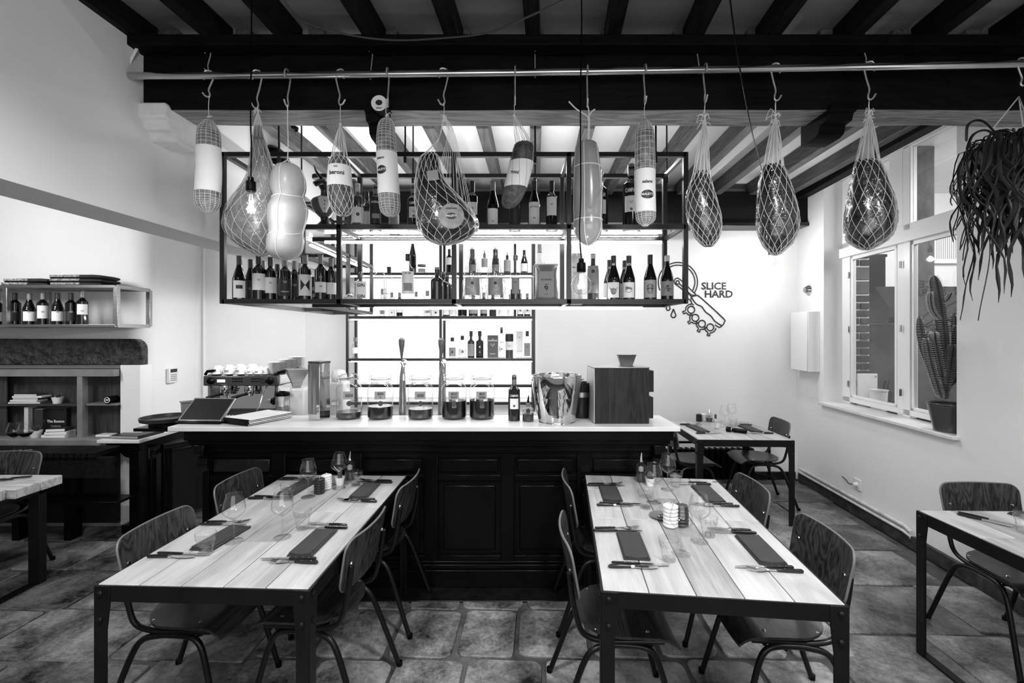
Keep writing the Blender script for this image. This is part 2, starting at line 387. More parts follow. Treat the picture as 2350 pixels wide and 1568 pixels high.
# big front beam: black face, worn underside, paler with light put into its colour
b0 = M(); nx = 44
def beam_y(t): return 2.46
xs = [-2.02 + (3.45 + 2.02) * i / nx for i in range(nx + 1)]
prof = lambda x: [(2.46 + .008 * nz((x * 2, 0, 0)), 3.24), (2.46 + .010 * nz((x * 2, 5, 0)), 2.905 + .008 * nz((x * 1.3, 9, 0))),
                  (2.47, 2.885 + .008 * nz((x * 1.3, 9, 0))), (2.66 + .01 * nz((x * 1.7, 3, 0)), 2.885 + .012 * nz((x * 1.9, 7, 0))), (2.66, 3.24)]
vs = [(x, y, z) for x in xs for y, z in prof(x)]
b0.add(vs, [(i * 5 + j, i * 5 + 5 + j, i * 5 + 6 + j, i * 5 + 1 + j) for i in range(nx) for j in range(4)] + [(0, 1, 2, 3, 4), tuple(nx * 5 + j for j in (4, 3, 2, 1, 0))])
ob = struct('beam', b0, BEAMD, cf)
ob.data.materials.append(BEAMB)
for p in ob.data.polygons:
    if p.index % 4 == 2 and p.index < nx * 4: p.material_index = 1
# upper ledger strip and back-wall beam
struct('ledger', M().box(-2.0, 3.4, 2.36, 2.46, 3.17, 3.225), BEAMD, cf, .005)
struct('beam', M().box(-1.9, XR(5.1), 5.05, YB, 2.90, 3.25), mat('dark_wall_beam', .006, .6, var=.5, scale=4, stretch=(.3, 3, 3), spec=.15), ce, .01)
struct('beam_moulding', M().box(-1.9, XR(5.1), 5.02, YB, 2.86, 2.90), DARKP, ce, .005)
# corbels under the beam
def corbel(x0, x1, mt, name='corbel', par=cf, yy=(2.44, 2.70), zt=2.905, dz=.13):
    pr = [(yy[0], zt), (yy[0], zt - dz * .25), (yy[0] + .03, zt - dz * .3), (yy[0] + .04, zt - dz * .55), (yy[0] + .09, zt - dz * .6), (yy[0] + .10, zt - dz * .9), (yy[0] + .13, zt - dz), (yy[1], zt - dz), (yy[1], zt)]
    m = M().prism(pr, x0, x1, 'x'); return struct(name, m, mt, par, .004)
corbel(PX(1890, 2.5), PX(1950, 2.5), BEAMD); corbel(PX(842, 2.5), PX(884, 2.5), BEAMD)
m = M(); secs = []
for i in range(9):
    t = i / 8; m_ = 1
pr = [(2.43, 2.91), (2.43, 2.83), (2.46, 2.82), (2.46, 2.78), (2.50, 2.77), (2.51, 2.73), (2.66, 2.73), (2.68, 2.91)]
o = struct('corbel', M().prism(pr, -2.02, -1.84, 'x'), mat('flaking_white_plaster', .8, .9, var=.06, scale=14, bump=.8, bs=25), bpy.data.objects['wall_left'], .012)
# kitchen beyond the window
struct('wall_kitchen', M().box(3.5, 6, 5.3, 5.4, 0, 3.4), WPAINT)
struct('wall_kitchen_side', M().box(5.9, 6, 1.5, 5.3, 0, 3.4), WPAINT)
struct('ceiling_kitchen', M().box(3.4, 6, 1.5, 5.4, 3.3, 3.4), WPAINT)
colm = mat('rough_concrete', .06, .8, var=.35, scale=16, stretch=(1, 1, .5), bump=.3)
struct('column_kitchen', M().box(PX(2092, 3.95), PX(2146, 3.95), 3.95, 4.10, 0, 3.3), colm, None, .01)
# brick pier seen through the left pane
pier = struct('pier_kitchen', M().box(3.52, PX(1997, 4.72), 4.735, 4.95, 0, 3.3), mat('pale_mortar', .6, .9, bump=.3, scale=30))
BR = [mat('dark_brick', .02, .85, var=.5, scale=18, bump=.5), mat('brown_brick', .035, .85, var=.5, scale=18, bump=.5), mat('grey_block', .08, .85, var=.3, scale=12, bump=.4)]
z = 1.15; k = 0; xa, xb = 3.50, PX(1996, 4.72)
while z < 3.2:
    hh = .062 if not (2.03 < z < 2.3) else .13
    cuts = [(xa, xb)] if (k % 2 or hh > .1) else [(xa, xa + .085), (xa + .1, xb)]
    for c0, c1 in cuts:
        mt = BR[2] if hh > .1 or z < 1.2 else R.choice(BR[:2])
        mm = M().box(c0, c1, 4.715 + R.uniform(0, .008), 4.76, z, z + hh); struct('brick', mm, mt, pier, .006)
    z += hh + .016; k += 1
# far alcove: raised timber edge on the floor
struct('trim_1', M().box(-6.5, -3.3, 3.98, 4.05, 0, .05), mat('pale_step_edge', .3, .6, var=.3), None, .004)
# ================================================================ BAR, SHELVES
YF, YR = 2.95, 3.35                      # hanging shelf, front and rear frame
ZB, ZM, ZT = 1.885, 2.365, 2.83          # bottom, middle, top rail centre lines
XA, XB_ = -1.862, 1.117                  # outer ends
S = .03
hs = thing('hanging_shelf', 'large black steel frame shelf hanging from the ceiling above the marble bar', 'shelf', (-.37, 3.1, 1.87))
ox, oy, oz = hs.location
def L(m): return m.tr(Matrix.Translation((-ox, -oy, -oz)))
bays = [XA, -1.113, -.373, .366, XB_]
def rail(name, a, b, w_=S): L(M().bar(a, b, w_, w_)).build(name, STEELB, hs, .002)
for x in bays:
    rail('upright', (x, YF, ZB - S / 2), (x, YF, ZT + S / 2))
for x in bays[1:]:
    rail('upright', (x, YR, ZB - S / 2), (x, YR, ZT + S / 2))
    for z in (ZB, ZM, ZT): rail('cross_rail', (x, YF, z), (x, YR, z), .024)
for z in (ZB, ZM, ZT):
    rail('front_rail', (XA, YF, z), (XB_, YF, z)); rail('rear_rail', (-1.45, YR, z), (XB_, YR, z))
# the arm that runs back to the wall along the left side
XO, XI, YE = -1.862, -1.45, 4.72
for z in (ZB, ZM, ZT):
    rail('side_rail', (XO + .015, YF, z), (XO + .015, YE, z)); rail('side_rail', (XI, YR, z), (XI, YE, z))
for y in (4.05, YE):
    for x in (XO + .015, XI): rail('upright', (x, y, ZB), (x, y, ZT))
    for z in (ZB, ZM, ZT): rail('cross_rail', (XO, y, z), (XI, y, z), .024)
for z in (ZB, ZM):
    for x0, x1 in zip(bays[:-1], bays[1:]):
        L(M().box(x0 + .016, x1 - .016, YF + .016, YR - .016, z + .004, z + .012)).build('glass_shelf', SHELFG, hs)
    for y0, y1 in ((YR + .016, 4.04), (4.06, YE - .016)): L(M().box(XO + .03, XI - .016, y0, y1, z + .004, z + .012)).build('glass_shelf', SHELFG, hs)
for x, y in ((PX(948, 3.35), 3.35), (PX(1530, 3.35), 3.35), (PX(1228, 2.95), 2.95), (PX(1228, 3.35), 3.35), (PX(930, 2.95), 2.95), (PX(1505, 2.95), 2.95), (PX(640, 2.95), 2.95), (PX(692, 3.35), 3.35)):
    if x < -1.3: y = max(y, 2.95)
    L(M().tube([(x, y, ZT), (x, y, 3.36)], .006, 6)).build('hanger_rod', STEELB, hs)
    L(M().tube([(x, y, ZT - .055), (x, y, ZT + .02)], .011, 8)).build('hanger_nut', STEELB, hs)
# led tubes under the middle shelf and along the arm
def led(a, b, lab):
    t = thing('led_tube', lab, 'lamp', a); a = Vector(a); b = Vector(b) - a
    M().tube([(0, 0, 0), b], .009, 8).build('tube', LED, t); M().bar((0, 0, .012), b + Vector((0, 0, .012)), .026, .006).build('housing', BRUSH, t)
led((-1.35, 3.30, 2.335), (1.08, 3.30, 2.335), 'long glowing led tube under the middle level of the hanging shelf, facing the room')
led((-1.50, 3.40, 2.335), (-1.50, 4.68, 2.335), 'glowing led tube running back to the wall under the left arm of the hanging shelf')
led((-1.0, 3.33, 1.862), (.95, 3.33, 1.862), 'glowing led tube under the bottom rear rail of the hanging shelf')
for nm, loc, sx, sy, e, up in (('led_glow', (-.1, 3.27, 2.32), 2.3, .02, 4.5, 0), ('led_glow', (-.1, 3.27, 1.85), 2.0, .02, 6, 0), ('led_glow', (-1.55, 4.0, 2.3), .02, 1.2, 5, 0), ('led_glow', (-.1, 3.30, 2.36), 2.3, .02, 26, 1), ('led_glow', (-1.52, 4.0, 2.36), .02, 1.2, 14, 1)):
    l = light(nm, 'AREA', loc, e, sx, sy)
    if up: l.rotation_euler[0] = pi
# small spot bulb on the bottom shelf
t = thing('small_spotlight', 'tiny lit spot bulb on the bottom level beside the bull label bottle', 'lamp', (PX(1385, 3.05), 3.05, ZB + .012))
M().lathe([(.012, 0), (.02, .004), (.02, .016), (.006, .022)], 12).build('bulb', mat('lit_bulb', 1, .5, emit=25), t); M().lathe([(.024, 0), (.024, .008), (.018, .008), (.018, 0)], 12).build('ring', CHROME, t)
# black lamp shade behind
t = thing('dome_lamp', 'black dome lamp shade high behind the netted ham, left end of hanging shelf', 'lamp', (PX(622, 3.7), 3.7, PY(372, 3.7)))
M().loft([(0, 0, .0, .15, .15), (0, 0, .05, .145, .145), (0, 0, .10, .10, .10), (0, 0, .13, .03, .03)], 24).tr(Matrix.Rotation(radians(35), 4, 'Y')).build('shade', BLACK, t)
M().tube([(.07, 0, .09), (.07, 0, .5)], .004, 6).build('cable', BLACK, t)
# ---- back-wall unit with backlit panel
u = thing('back_bar_shelving', 'dark steel shelving with glowing backlit panel on the wall behind the bar', 'shelf', (-.76, 5.0, 0))
ux, uy = -.76, 5.0
def LU(m): return m.tr(Matrix.Translation((-ux, -uy, 0)))
U = mat('grey_steel_frame', .045, .35, metal=.4)
UX = [PX(799, 4.95), PX(1012, 4.95), PX(1225, 4.95)]
for x in UX:
    for y in (4.93, 5.2): LU(M().bar((x, y, .5), (x, y, 2.87), .028, .028)).build('upright', U, u, .002)
UZ = [PY(y, 4.93) for y in (926, 886, 826, 729, 629, 525)]
for z in UZ:
    for y in (4.93, 5.2): LU(M().bar((UX[0], y, z), (UX[2], y, z), .024, .028)).build('shelf_rail', U, u, .002)
    for x0, x1 in zip(UX[:-1], UX[1:]): LU(M().box(x0 + .015, x1 - .015, 4.94, 5.19, z + .012, z + .018)).build('glass_shelf', SHELFG, u)
LU(M().bar((PX(1182, 5.2), 5.2, UZ[3]), (PX(1182, 5.2), 5.2, 2.86), .028, .028)).build('upright', U, u)
for x0, x1 in zip(UX[:-1], UX[1:]):
    LU(M().box(x0 + .02, x1 - .02, 5.225, 5.24, .95, 2.84)).build('backlit_panel', BACKLIT, u)
for z in UZ[2:5]: LU(M().tube([(UX[0] + .02, 4.97, z - .022), (UX[2] - .02, 4.97, z - .022)], .006, 6)).build('led_strip', LED, u)
# ---- bar
BX0, BX1, BY0, BY1 = -2.06, .985, 3.04, 3.62
bar = thing('bar_counter', 'long black panelled wooden bar with moulded cornice under the white marble top', 'bar counter', (-.55, 3.3, 0))
def LB(m): return m.tr(Matrix.Translation((.55, -3.3, 0)))
LB(M().box(BX0, BX1, BY0 + .03, 3.34, .0, 1.0)).build('body', BLACK, bar, .004); LB(M().box(BX0, BX1 - .1, 3.35, BY1, 0, .9)).build('rear_cabinets', BLACK, bar); LB(M().box(-2.98, -2.40, 3.60, 3.95, .905, .93)).build('return_shelf', BLACK, bar)
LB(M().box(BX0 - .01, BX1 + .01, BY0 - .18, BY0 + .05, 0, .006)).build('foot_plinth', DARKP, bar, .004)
for dz0, dz1, dy in ((.006, .12, .035), (.12, .15, .02), (.15, .168, .008), (.985, 1.045, .10), (.955, .985, .075), (.94, .955, .06), (.90, .94, .03), (.885, .90, .015)):
    LB(M().box(BX0 - dy * .6, BX1 + dy * .6, BY0 - dy * .9, BY0 + .06, dz0, dz1)).build('moulding', BLACK, bar, .005)
# pilasters, stiles and raised panels
n = 6; W = (BX1 - BX0) / n
for k in range(n + 1):
    x = BX0 + W * k; x0, x1 = max(BX0, x - .045), min(BX1, x + .045)
    LB(M().box(x0, x1, BY0, BY0 + .04, .15, .90)).build('stile', BLACK, bar, .004)
    if k < n:
        a, b = x1, min(BX1, BX0 + W * (k + 1) - .045)
        for z0, z1 in ((.70, .735), (.15, .20), (.855, .90)): LB(M().box(a, b, BY0 + .005, BY0 + .04, z0, z1)).build('panel_rail', BLACK, bar, .003)
        LB(M().box(a + .035, b - .035, BY0 + .012, BY0 + .04, .235, .665)).build('raised_panel', BLACK, bar, .008)
        LB(M().box(a + .02, b - .02, BY0 + .012, BY0 + .04, .752, .838)).build('drawer_panel', DARKP if k == 0 else BLACK, bar, .006)
for x in (BX0 + .03, BX1 - .03):
    pr = [(BY0 - .08, .955), (BY0 - .085, .90), (BY0 - .04, .86), (BY0 - .05, .82), (BY0 - .01, .76), (BY0 + .03, .74), (BY0 + .03, .955)]
    LB(M().prism(pr, x - .035, x + .035, 'x')).build('bracket', BLACK, bar, .006)
# marble top
ZC = 1.08
top = M().box(PX(384, 2.93), PX(1562, 2.93), 2.93, 3.345, 1.049, ZC)
tag(top.build('marble_worktop', MARBLE, None, .004), 'long white marble slab on top of the black bar', 'worktop')
WT = mat('rear_work_surface', .55, .3)
tag(M().box(-2.38, .88, 3.36, 3.9, .90, .93).build('rear_worktop', WT, None, .004), 'lower steel work surface behind the marble bar top', 'worktop')
tag(M().box(-1.9, .8, 4.75, 5.2, .80, .84).build('wall_worktop', WT, None, .004), 'work surface under the backlit shelving at the wall', 'worktop')
# ---- side hatch counter on the left
X0h, X1h, Yh, Zh = PX(226, 3.83), PX(316, 3.83), 3.83, PY(1009, 3.83)
h = thing('side_counter', 'low black panelled side counter between the alcove pillar and the bar', 'counter', (X1h, Yh, 0))
LHm = lambda m: m.tr(Matrix.Translation((-X1h, -Yh, 0)))
LHm(M().box(X1h - .09, X1h, Yh + .02, Yh + .12, 0, Zh - .1)).build('post', BLACK, h, .006)
LHm(M().box(X1h - .14, X1h + .02, Yh, Yh + .16, 0, .07)).build('post_base', BLACK, h, .006)
LHm(M().prism([(X1h - .16, Zh - .12), (X1h - .13, Zh - .15), (X1h - .09, Zh - .16), (X1h - .09, Zh - .10), (X1h - .2, Zh - .10)], Yh + .02, Yh + .12, 'y')).build('bracket', BLACK, h, .004)
LHm(M().prism([(X0h + .05, Yh + .01), (X1h + .01, Yh + .01), (X1h + .01, Yh + .9), (X1h - .08, Yh + .9), (X1h - .08, Yh + .10), (X0h + .05, Yh + .10)], Zh - .10, Zh - .032)).build('apron', BLACK, h, .004)
LHm(M().box(X1h - .03, X1h, Yh + .12, Yh + .85, .02, Zh - .1)).build('side_panel', DARKP, h, .004)
for z, d in ((Zh - .14, .03), (Zh - .16, .022), (Zh - .18, .014)): LHm(M().box(X1h - .01, X1h + d, Yh + .14, Yh + .85, z, z + .014)).build('moulding', DARKP, h, .003)
LHm(M().box(X1h - .01, X1h + .02, Yh + .12, Yh + .18, .05, Zh - .2)).build('side_stile', BLACK, h, .004)
tag(M().prism([(X0h, Yh - .02), (X1h + .03, Yh - .02), (X1h + .03, Yh + .95), (X1h - .09, Yh + .95), (X1h - .09, Yh + .10), (X0h, Yh + .10)], Zh - .03, Zh).build('marble_shelf', MARBLE, None, .005), 'short white marble slab on the low side counter near the alcove', 'worktop')
# door panel hinged between side counter and bar
g = thing('bar_gate', 'worn black panelled gate seen at an angle left of the bar', 'gate', (-2.62, 3.6, 0))
a, b = Vector((X1h + .08, Yh + .05, 0)), Vector((-2.42, 3.55, 0))
t = thing('menu_folder', 'closed black menu folder lying on the marble side counter', 'folder', (X1h - .12, Yh + .06, Zh), radians(-6))
M().box(-.13, .12, -.04, .22, 0, .028).build('cover', mat('black_folder', .02, .4), t, .004); M().box(-.128, .118, -.042, .218, .006, .022).build('pages', LABELG, t)
g.location = (X1h + .02, Yh + .18, 0)
dd = Vector((-2.36 - X1h, 4.35 - Yh - .18, 0)); ang = atan2(dd.y, dd.x); g.rotation_euler[2] = ang; Lg = dd.length
g.location = (X1h + .05, Yh + .2, 0)
ang = atan2(4.55 - Yh, -2.72 - X1h); g.rotation_euler[2] = ang; Lg = .78
M().box(0, Lg, -.015, .015, .04, .66).build('panel', DARKP, g, .004)
for x0, x1 in ((0, .07), (Lg - .07, Lg)): M().box(x0, x1, -.03, .02, .02, .70).build('stile', BLACK, g, .005)
for z0, z1, d in ((.66, .69, .04), (.69, .705, .055), (.63, .645, .03)): M().box(.0, Lg, -d, .03, z0, z1).build('moulding', DARKP, g, .003)
M().lathe([(.0, 0), (.018, .004), (.02, .02), (.012, .03), (0, .034)], 12).at(Lg * .7, -.05, .70).build('latch_knob', BLACK, g)
# round tray
t = thing('serving_tray', 'round black serving tray at the left end of the bar', 'tray', (PX(383, 3.75), 3.75, .93))
M().lathe([(0, .045), (.17, .045), (.175, .07), (.185, .07), (.18, .04), (.12, .02), (0, .02)], 32, cap=False).build('dish', mat('black_tray', .02, .35), t); M().lathe([(.12, 0), (.12, .03)], 24).build('foot', BLACK, t)
# ================================================================ THINGS ON THE MARBLE
def on_bar(px, Y): return (PX(px, Y), Y, ZC)
# till tablet
t = thing('till_tablet', 'black touch screen till tablet leaning back at the left of the bar', 'tablet', (PX(468, 3.08), 3.10, ZC), radians(-3))
scr = M().box(-.15, .15, -.008, .008, 0, .205).tr(Matrix.Translation((0, -.06, .012)) @ Matrix.Rotation(radians(-50), 4, 'X'))
scr.build('bezel', BRUSH, t, .004)
M().box(-.138, .138, -.0095, -.008, .012, .193).tr(Matrix.Translation((0, -.06, .012)) @ Matrix.Rotation(radians(-50), 4, 'X')).build('screen', mat('screen_glass', .002, .15), t)
M().box(-.155, .155, -.085, .04, 0, .014).build('foot', BLACK, t, .004); M().prism([(.0, .0), (.10, 0), (.06, .09)], -.05, .05, 'x').build('stand', BLACK, t, .004)
# stack of menu boards
for k in range(4):
    t = thing('menu_board', 'white menu clipboard on the bar, %s of the stack of four' % ('bottom', 'second from the bottom', 'third from the bottom', 'topmost')[k], 'menu', (PX(588, 3.12) + .004 * (k % 2), 3.14, ZC + .0105 * k), radians(-24 + R.uniform(-1, 1)), 'menu boards stacked on the bar')
    M().box(-.12, .12, -.16, .17, 0, .004).build('board', BLACK, t, .001); M().box(-.119, .119, -.158, .168, .0042, .0103).build('paper', LABEL, t)
    M().box(-.1205, .1205, -.163, -.1585, 0, .0103).build('spine', BLACK, t)
    if k == 3: M().box(-.06, .06, .145, .15, .0103, .012).build('clip', CHROME, t)
t = thing('napkin_dispenser', 'tall mirror finished square dispenser standing beside the glass jars', 'dispenser', (PX(733, 3.2), 3.2, ZC), radians(-22))
M().box(-.05, .05, -.05, .05, 0, .40).build('body', STEEL, t, .003); M().box(-.052, .052, -.052, .052, .39, .405).build('lid', mat('dark_lid', .05, .2), t, .002)
M().box(-.051, .02, -.0525, -.049, .04, .385).build('front_plate', wood('grey_front', .06, .22, 2, .2), t)
t = thing('juice_machine', 'white upright dispenser behind the mirrored box, near the coffee grinder', 'dispenser', (PX(778, 3.55), 3.55, .93))
M().box(-.07, .07, -.06, .06, 0, .38).build('body', CERAM, t, .02); M().lathe([(.055, .38), (.06, .42), (.045, .46), (.0, .475)], 20).at(0, 0, 0).build('dome', CERAM, t); M().box(-.03, .03, -.09, -.06, .2, .24).build('spout', CHROME, t, .005)
# jars
def jar(px, name, fill, liq, sub):
    t = thing('drinks_jar', 'large glass clip jar marked %s, %s' % (name.replace('\n', ' '), sub), 'jar', on_bar(px, 3.235), face(PX(px, 3.235), 3.235), 'glass cocktail jars on the bar')
    r = .088; t.scale = (1, 1, 1.07)
    M().lathe([(.0, 0), (.078, 0), (r, .012), (r, .195), (.08, .215), (.060, .232), (.058, .262)], 32, cap=False).build('glass_body', GLASS, t)
    M().lathe([(0, .004), (.076, .004), (r - .003, .014), (r - .003, fill), (0, fill)], 32).build('drink', liq, t)
    M().lathe([(.060, .262), (.066, .264), (.066, .276), (.060, .28), (.05, .292), (0, .296)], 28).build('glass_lid', GLASS, t)
    M().lathe([(.063, .256), (.068, .256), (.068, .261), (.063, .261)], 28, cap=False).build('seal_ring', CERAG, t)
    M().tube([(-.066, -.02, .245), (-.08, -.02, .262), (-.066, -.01, .285), (-.06, .0, .275)], .0022, 6).build('wire_clip', CHROME, t); M().tube([(.066, -.02, .245), (.074, -.02, .262), (.066, 0, .285)], .0022, 6).build('wire_clip', CHROME, t)
    lb = M().arc(r + .001, .135, .186, -.46, .40, 10).build('tape_label', LABELG, t)
    ls = name.split('\n')
    for k, s in enumerate(ls): text_round(s, .028 if len(ls) == 1 else .023, r + .002, .158 + (.011 - .022 * k if len(ls) > 1 else 0), min(1, 8.5 / len(s) * .33)).build('lettering', INK, lb)
    st = M().lathe([(0, 0), (.017, 0), (.017, .0015), (0, .0015)], 20).tr(Matrix.Translation((0, -r - .001, .108)) @ Matrix.Rotation(pi / 2, 4, 'X')).build('round_sticker', LABELD, t)
    M().tube([(.010 * cos(a / 10 * 2 * pi), -r - .003, .108 + .010 * sin(a / 10 * 2 * pi)) for a in range(10)], .0008, 4, True).build('sticker_ring', LABELG, st)
jar(801, 'NEGRONI', .045, LIQM, 'first jar from the mirrored dispenser')
jar(873, 'NEGRONI\n+', .082, LIQ, 'between two beer taps and first jar')
jar(965, 'KINDSEN', .066, LIQM, 'third jar standing between the two beer taps')
jar(1042, 'MEXICAN\nWAY', .118, LIQ, 'nearly half full of dark drink')
jar(1106, 'AMERICAN\nDREAM', .122, LIQ, 'last jar before the red aperitif bottle')
# taps
for px, lab in ((924, 'chrome beer tap between the second and third glass jars'), (1014, 'chrome beer tap beside the mexican way jar')):
    t = thing('beer_tap', lab, 'tap', (PX(px, 3.5), 3.5, .93))
    M().loft([(0, 0, 0, .035, .03), (0, 0, .25, .028, .025), (0, -.005, .42, .022, .02), (.008, -.02, .50, .014, .014), (.012, -.03, .53, .010, .010)], 16).build('column', BRUSH, t)
    M().tube([(.012, -.02, .52), (.012, -.09, .53), (.03, -.11, .50), (.035, -.115, .40)], .008, 8).build('spout', CHROME, t)
    M().loft([(0, -.03, .545, .006, .006), (0, -.03, .57, .008, .008), (0, -.03, .66, .022, .018), (0, -.03, .70, .024, .02), (0, -.03, .715, .01, .01)], 14).build('handle', mat('tap_handle', .06, .25), t)
    M().lathe([(0, -.02), (.022, -.018), (.024, 0), (.022, .018), (0, .02)], 16).tr(Matrix.Translation((.02, -.04, .53)) @ Matrix.Rotation(pi / 2, 4, 'X')).build('collar', CHROME, t)
# ice bucket with punched squares
bk = thing('ice_bucket', 'large polished steel wine bucket with punched square holes in the rim', 'bucket', on_bar(1277, 3.13))
prf = [(0, 0), (.118, 0), (.128, .012), (.148, .12), (.162, .23), (.168, .305), (.171, .306), (.165, .23), (.145, .12), (.12, .02), (0, .015)]
M().lathe(cr(prf, 4), 48, cap=False).build('bowl', STEEL, bk)
hm = M(); rr = random.Random(4)
for k in range(46):
    a = rr.uniform(-1.5, 1.5); z = rr.uniform(.225, .295); s_ = rr.choice((.004, .006, .010)); r_ = .162 + (z - .23) * .08 + .0015
    da = s_ / r_; hm.add([(r_ * sin(a - da), -r_ * cos(a - da), z - s_), (r_ * sin(a + da), -r_ * cos(a + da), z - s_), (r_ * sin(a + da), -r_ * cos(a + da), z + s_), (r_ * sin(a - da), -r_ * cos(a - da), z + s_)], [(0, 1, 2, 3)])
hm.build('square_holes', INK, bk, kind='stuff'); hm2 = M()
for k in range(9):
    a = pi + rr.uniform(-1, 1); z = rr.uniform(.25, .295); s_ = .008; r_ = .1625; da = s_ / r_
    hm2.add([(r_ * sin(a - da), -r_ * cos(a - da), z - s_), (r_ * sin(a + da), -r_ * cos(a + da), z - s_), (r_ * sin(a + da), -r_ * cos(a + da), z + s_), (r_ * sin(a - da), -r_ * cos(a - da), z + s_)], [(0, 1, 2, 3)])
hm2.build('far_square_holes', WINK, bk, kind='stuff')
for s in (-1, 1): M().tube([(s * .165, -.03, .27), (s * .185, -.02, .285), (s * .188, .02, .285), (s * .165, .03, .27)], .004, 8).build('handle', CHROME, bk)
t = thing('champagne_bucket', 'black wine cooler bucket behind the polished steel bucket', 'bucket', on_bar(1333, 3.27), radians(8))
t.location.z = ZC
M().lathe(cr([(0, 0), (.05, 0), (.058, .01), (.068, .12), (.078, .24), (.079, .245), (.074, .24), (.064, .12), (.05, .012), (0, .012)], 3), 32, cap=False).build('bowl', mat('black_bucket', .012, .15), t)
M().arc(.0755, .15, .185, -.9, .9, 12).build('steel_band', BRUSH, t)
# wooden box with open drawers
b = thing('drawer_box', 'dark wooden drawer cabinet on the right end of the marble bar', 'cabinet', on_bar(1425, 3.13), 0)
DW = wood('dark_box_wood', .003, .022, 2, .4, ring=8, spec=.3)
x0, x1 = PX(1365, 3.03) - b.location.x, PX(1490, 3.03) - b.location.x
M().box(x0, x1, -.10, .19, 0, .37).build('carcass', DW, b, .003)
M().box(x0 - .003, x1 + .003, -.103, .193, .37, .376).build('top_board', BRUSH, b, .001)
M().box(x0 - .006, x0, -.10, .19, .005, .365).build('pale_side', mat('pale_side', .35, .5, var=.2), b)
for z0, z1, e in ((.20, .345, .055), (.02, .165, .052)):
    d = M().box(x1, x1 + e, -.02, .16, z0, z1); d = d.build('drawer', DW, b, .003)
    M().box(x1 + .006, x1 + e - .006, -.012, .152, z1 - .002, z1 + .0015).build('drawer_inside', INK, d)
    M().lathe([(0, 0), (.005, .002), (.007, .01), (0, .014)], 10).tr(Matrix.Translation((x1 + e, .06, (z0 + z1) / 2)) @ Matrix.Rotation(pi / 2, 4, 'Y')).build('knob', CHROME, d)
t = thing('square_planter', 'small empty square flared metal planter on top of the wooden drawer box', 'planter', (PX(1437, 3.14), 3.14, ZC + .376), radians(38)); PLM = mat('dark_zinc', .10, .45, metal=.6)
M().loft([(0, 0, 0, .052, .052), (0, 0, .008, .055, .055), (0, 0, .072, .082, .082), (0, 0, .078, .092, .092), (0, 0, .074, .078, .078), (0, 0, .03, .055, .055)], 4).build('pot', PLM, t, .002, 20)
M().loft([(0, 0, -.0, .06, .06), (0, 0, .004, .066, .066)], 4).build('saucer', BRUSH, t, .001, 20)
t = thing('herb_box', 'small glass box of dark dried herbs behind the aperitif bottle', 'box', (PX(1150, 3.55), 3.55, .93))
M().box(-.06, .06, -.04, .04, 0, .11).build('box', GLASS, t)
hb = M()
for k in range(60):
    a = Vector((R.uniform(-.05, .05), R.uniform(-.03, .03), .02 + R.uniform(.03, .07))); hb.bar(a, a + Vector((R.uniform(-.02, .02), R.uniform(-.02, .02), R.uniform(-.01, .02))), .003, .001)
hb.box(-.052, .052, -.033, .033, .003, .05).build('herbs', LABELD, t, kind='stuff')
t = thing('plant_bucket', 'small galvanised pot behind the till tablet', 'pot', (PX(430, 3.6), 3.6, .93))
M().loft([(0, 0, 0, .04, .04), (0, 0, .20, .055, .055), (0, 0, .215, .068, .068), (0, 0, .20, .05, .05)], 4).build('pot', mat('zinc', .25, .4, metal=.5), t, .003, 20)
# ================================================================ COFFEE MACHINE
cm = thing('espresso_machine', 'two group stainless espresso machine behind the left end of the bar', 'coffee machine', (PX(548, 3.62), 3.70, .93))
w2 = .29
M().box(-w2, w2, -.02, .26, .33, .42).build('upper_housing', BRUSH, cm, .01)
M().box(-w2 - .01, w2 + .012, -.055, -.02, .33, .41).build('control_panel', mat('dark_brushed_panel', .12, .3, metal=.8), cm, .008)
M().box(-w2 + .02, w2 - .02, .03, .24, .06, .33).build('back_panel', STEEL, cm, .006)
for x in (-w2 + .03, w2 - .005): M().box(x - .02, x + .005, -.03, .24, .03, .33).build('side_column', BRUSH, cm, .005)
dt = M().box(-w2, w2, -.13, .2, .02, .11).build('drip_tray', STEEL, cm, .015); gr = M()
for k in range(22): gr.box(-w2 + .03 + k * .024, -w2 + .04 + k * .024, -.12, .02, .11, .113)
gr.build('grate', BLACK, dt)
for x in (-.22, .22): M().lathe([(.02, 0), (.02, .02)], 12).at(x, 0, 0).build('foot', BLACK, cm)
for x in (-.14, .06):
    gh = M().lathe([(.0, .27), (.035, .27), (.04, .29), (.038, .33), (0, .33)], 20).at(x, -.03, 0).build('group_head', CHROME, cm)
    M().tube([(x, -.03, .268), (x - .03, -.09, .262), (x - .07, -.15, .245)], [.012, .010, .013], 10).build('portafilter_handle', BLACK, gh)
    M().lathe([(.026, .25), (.028, .27)], 16).at(x, -.03, 0).build('basket', CHROME, gh)
for s, x in ((1, .20), (-1, -.25)): M().tube([(x, -.03, .33), (x - .01 * s, -.06, .30), (x - .03 * s, -.08, .2), (x - .05 * s, -.09, .13)], .006, 8).build('steam_wand', CHROME, cm)
for x in (-.235, .235): M().lathe([(0, 0), (.026, 0), (.03, .012), (.018, .03), (0, .032)], 16).tr(Matrix.Translation((x, -.055, .37)) @ Matrix.Rotation(pi / 2, 4, 'X')).build('steam_knob', BLACK, cm)
M().lathe([(0, 0), (.022, 0), (.022, .006), (0, .006)], 20).tr(Matrix.Translation((.175, -.055, .37)) @ Matrix.Rotation(pi / 2, 4, 'X')).build('pressure_gauge', LABELD, cm)
M().box(-.185, -.125, -.059, -.055, .36, .38).build('display', mat('lit_display', .9, .5, emit=1.5), cm)
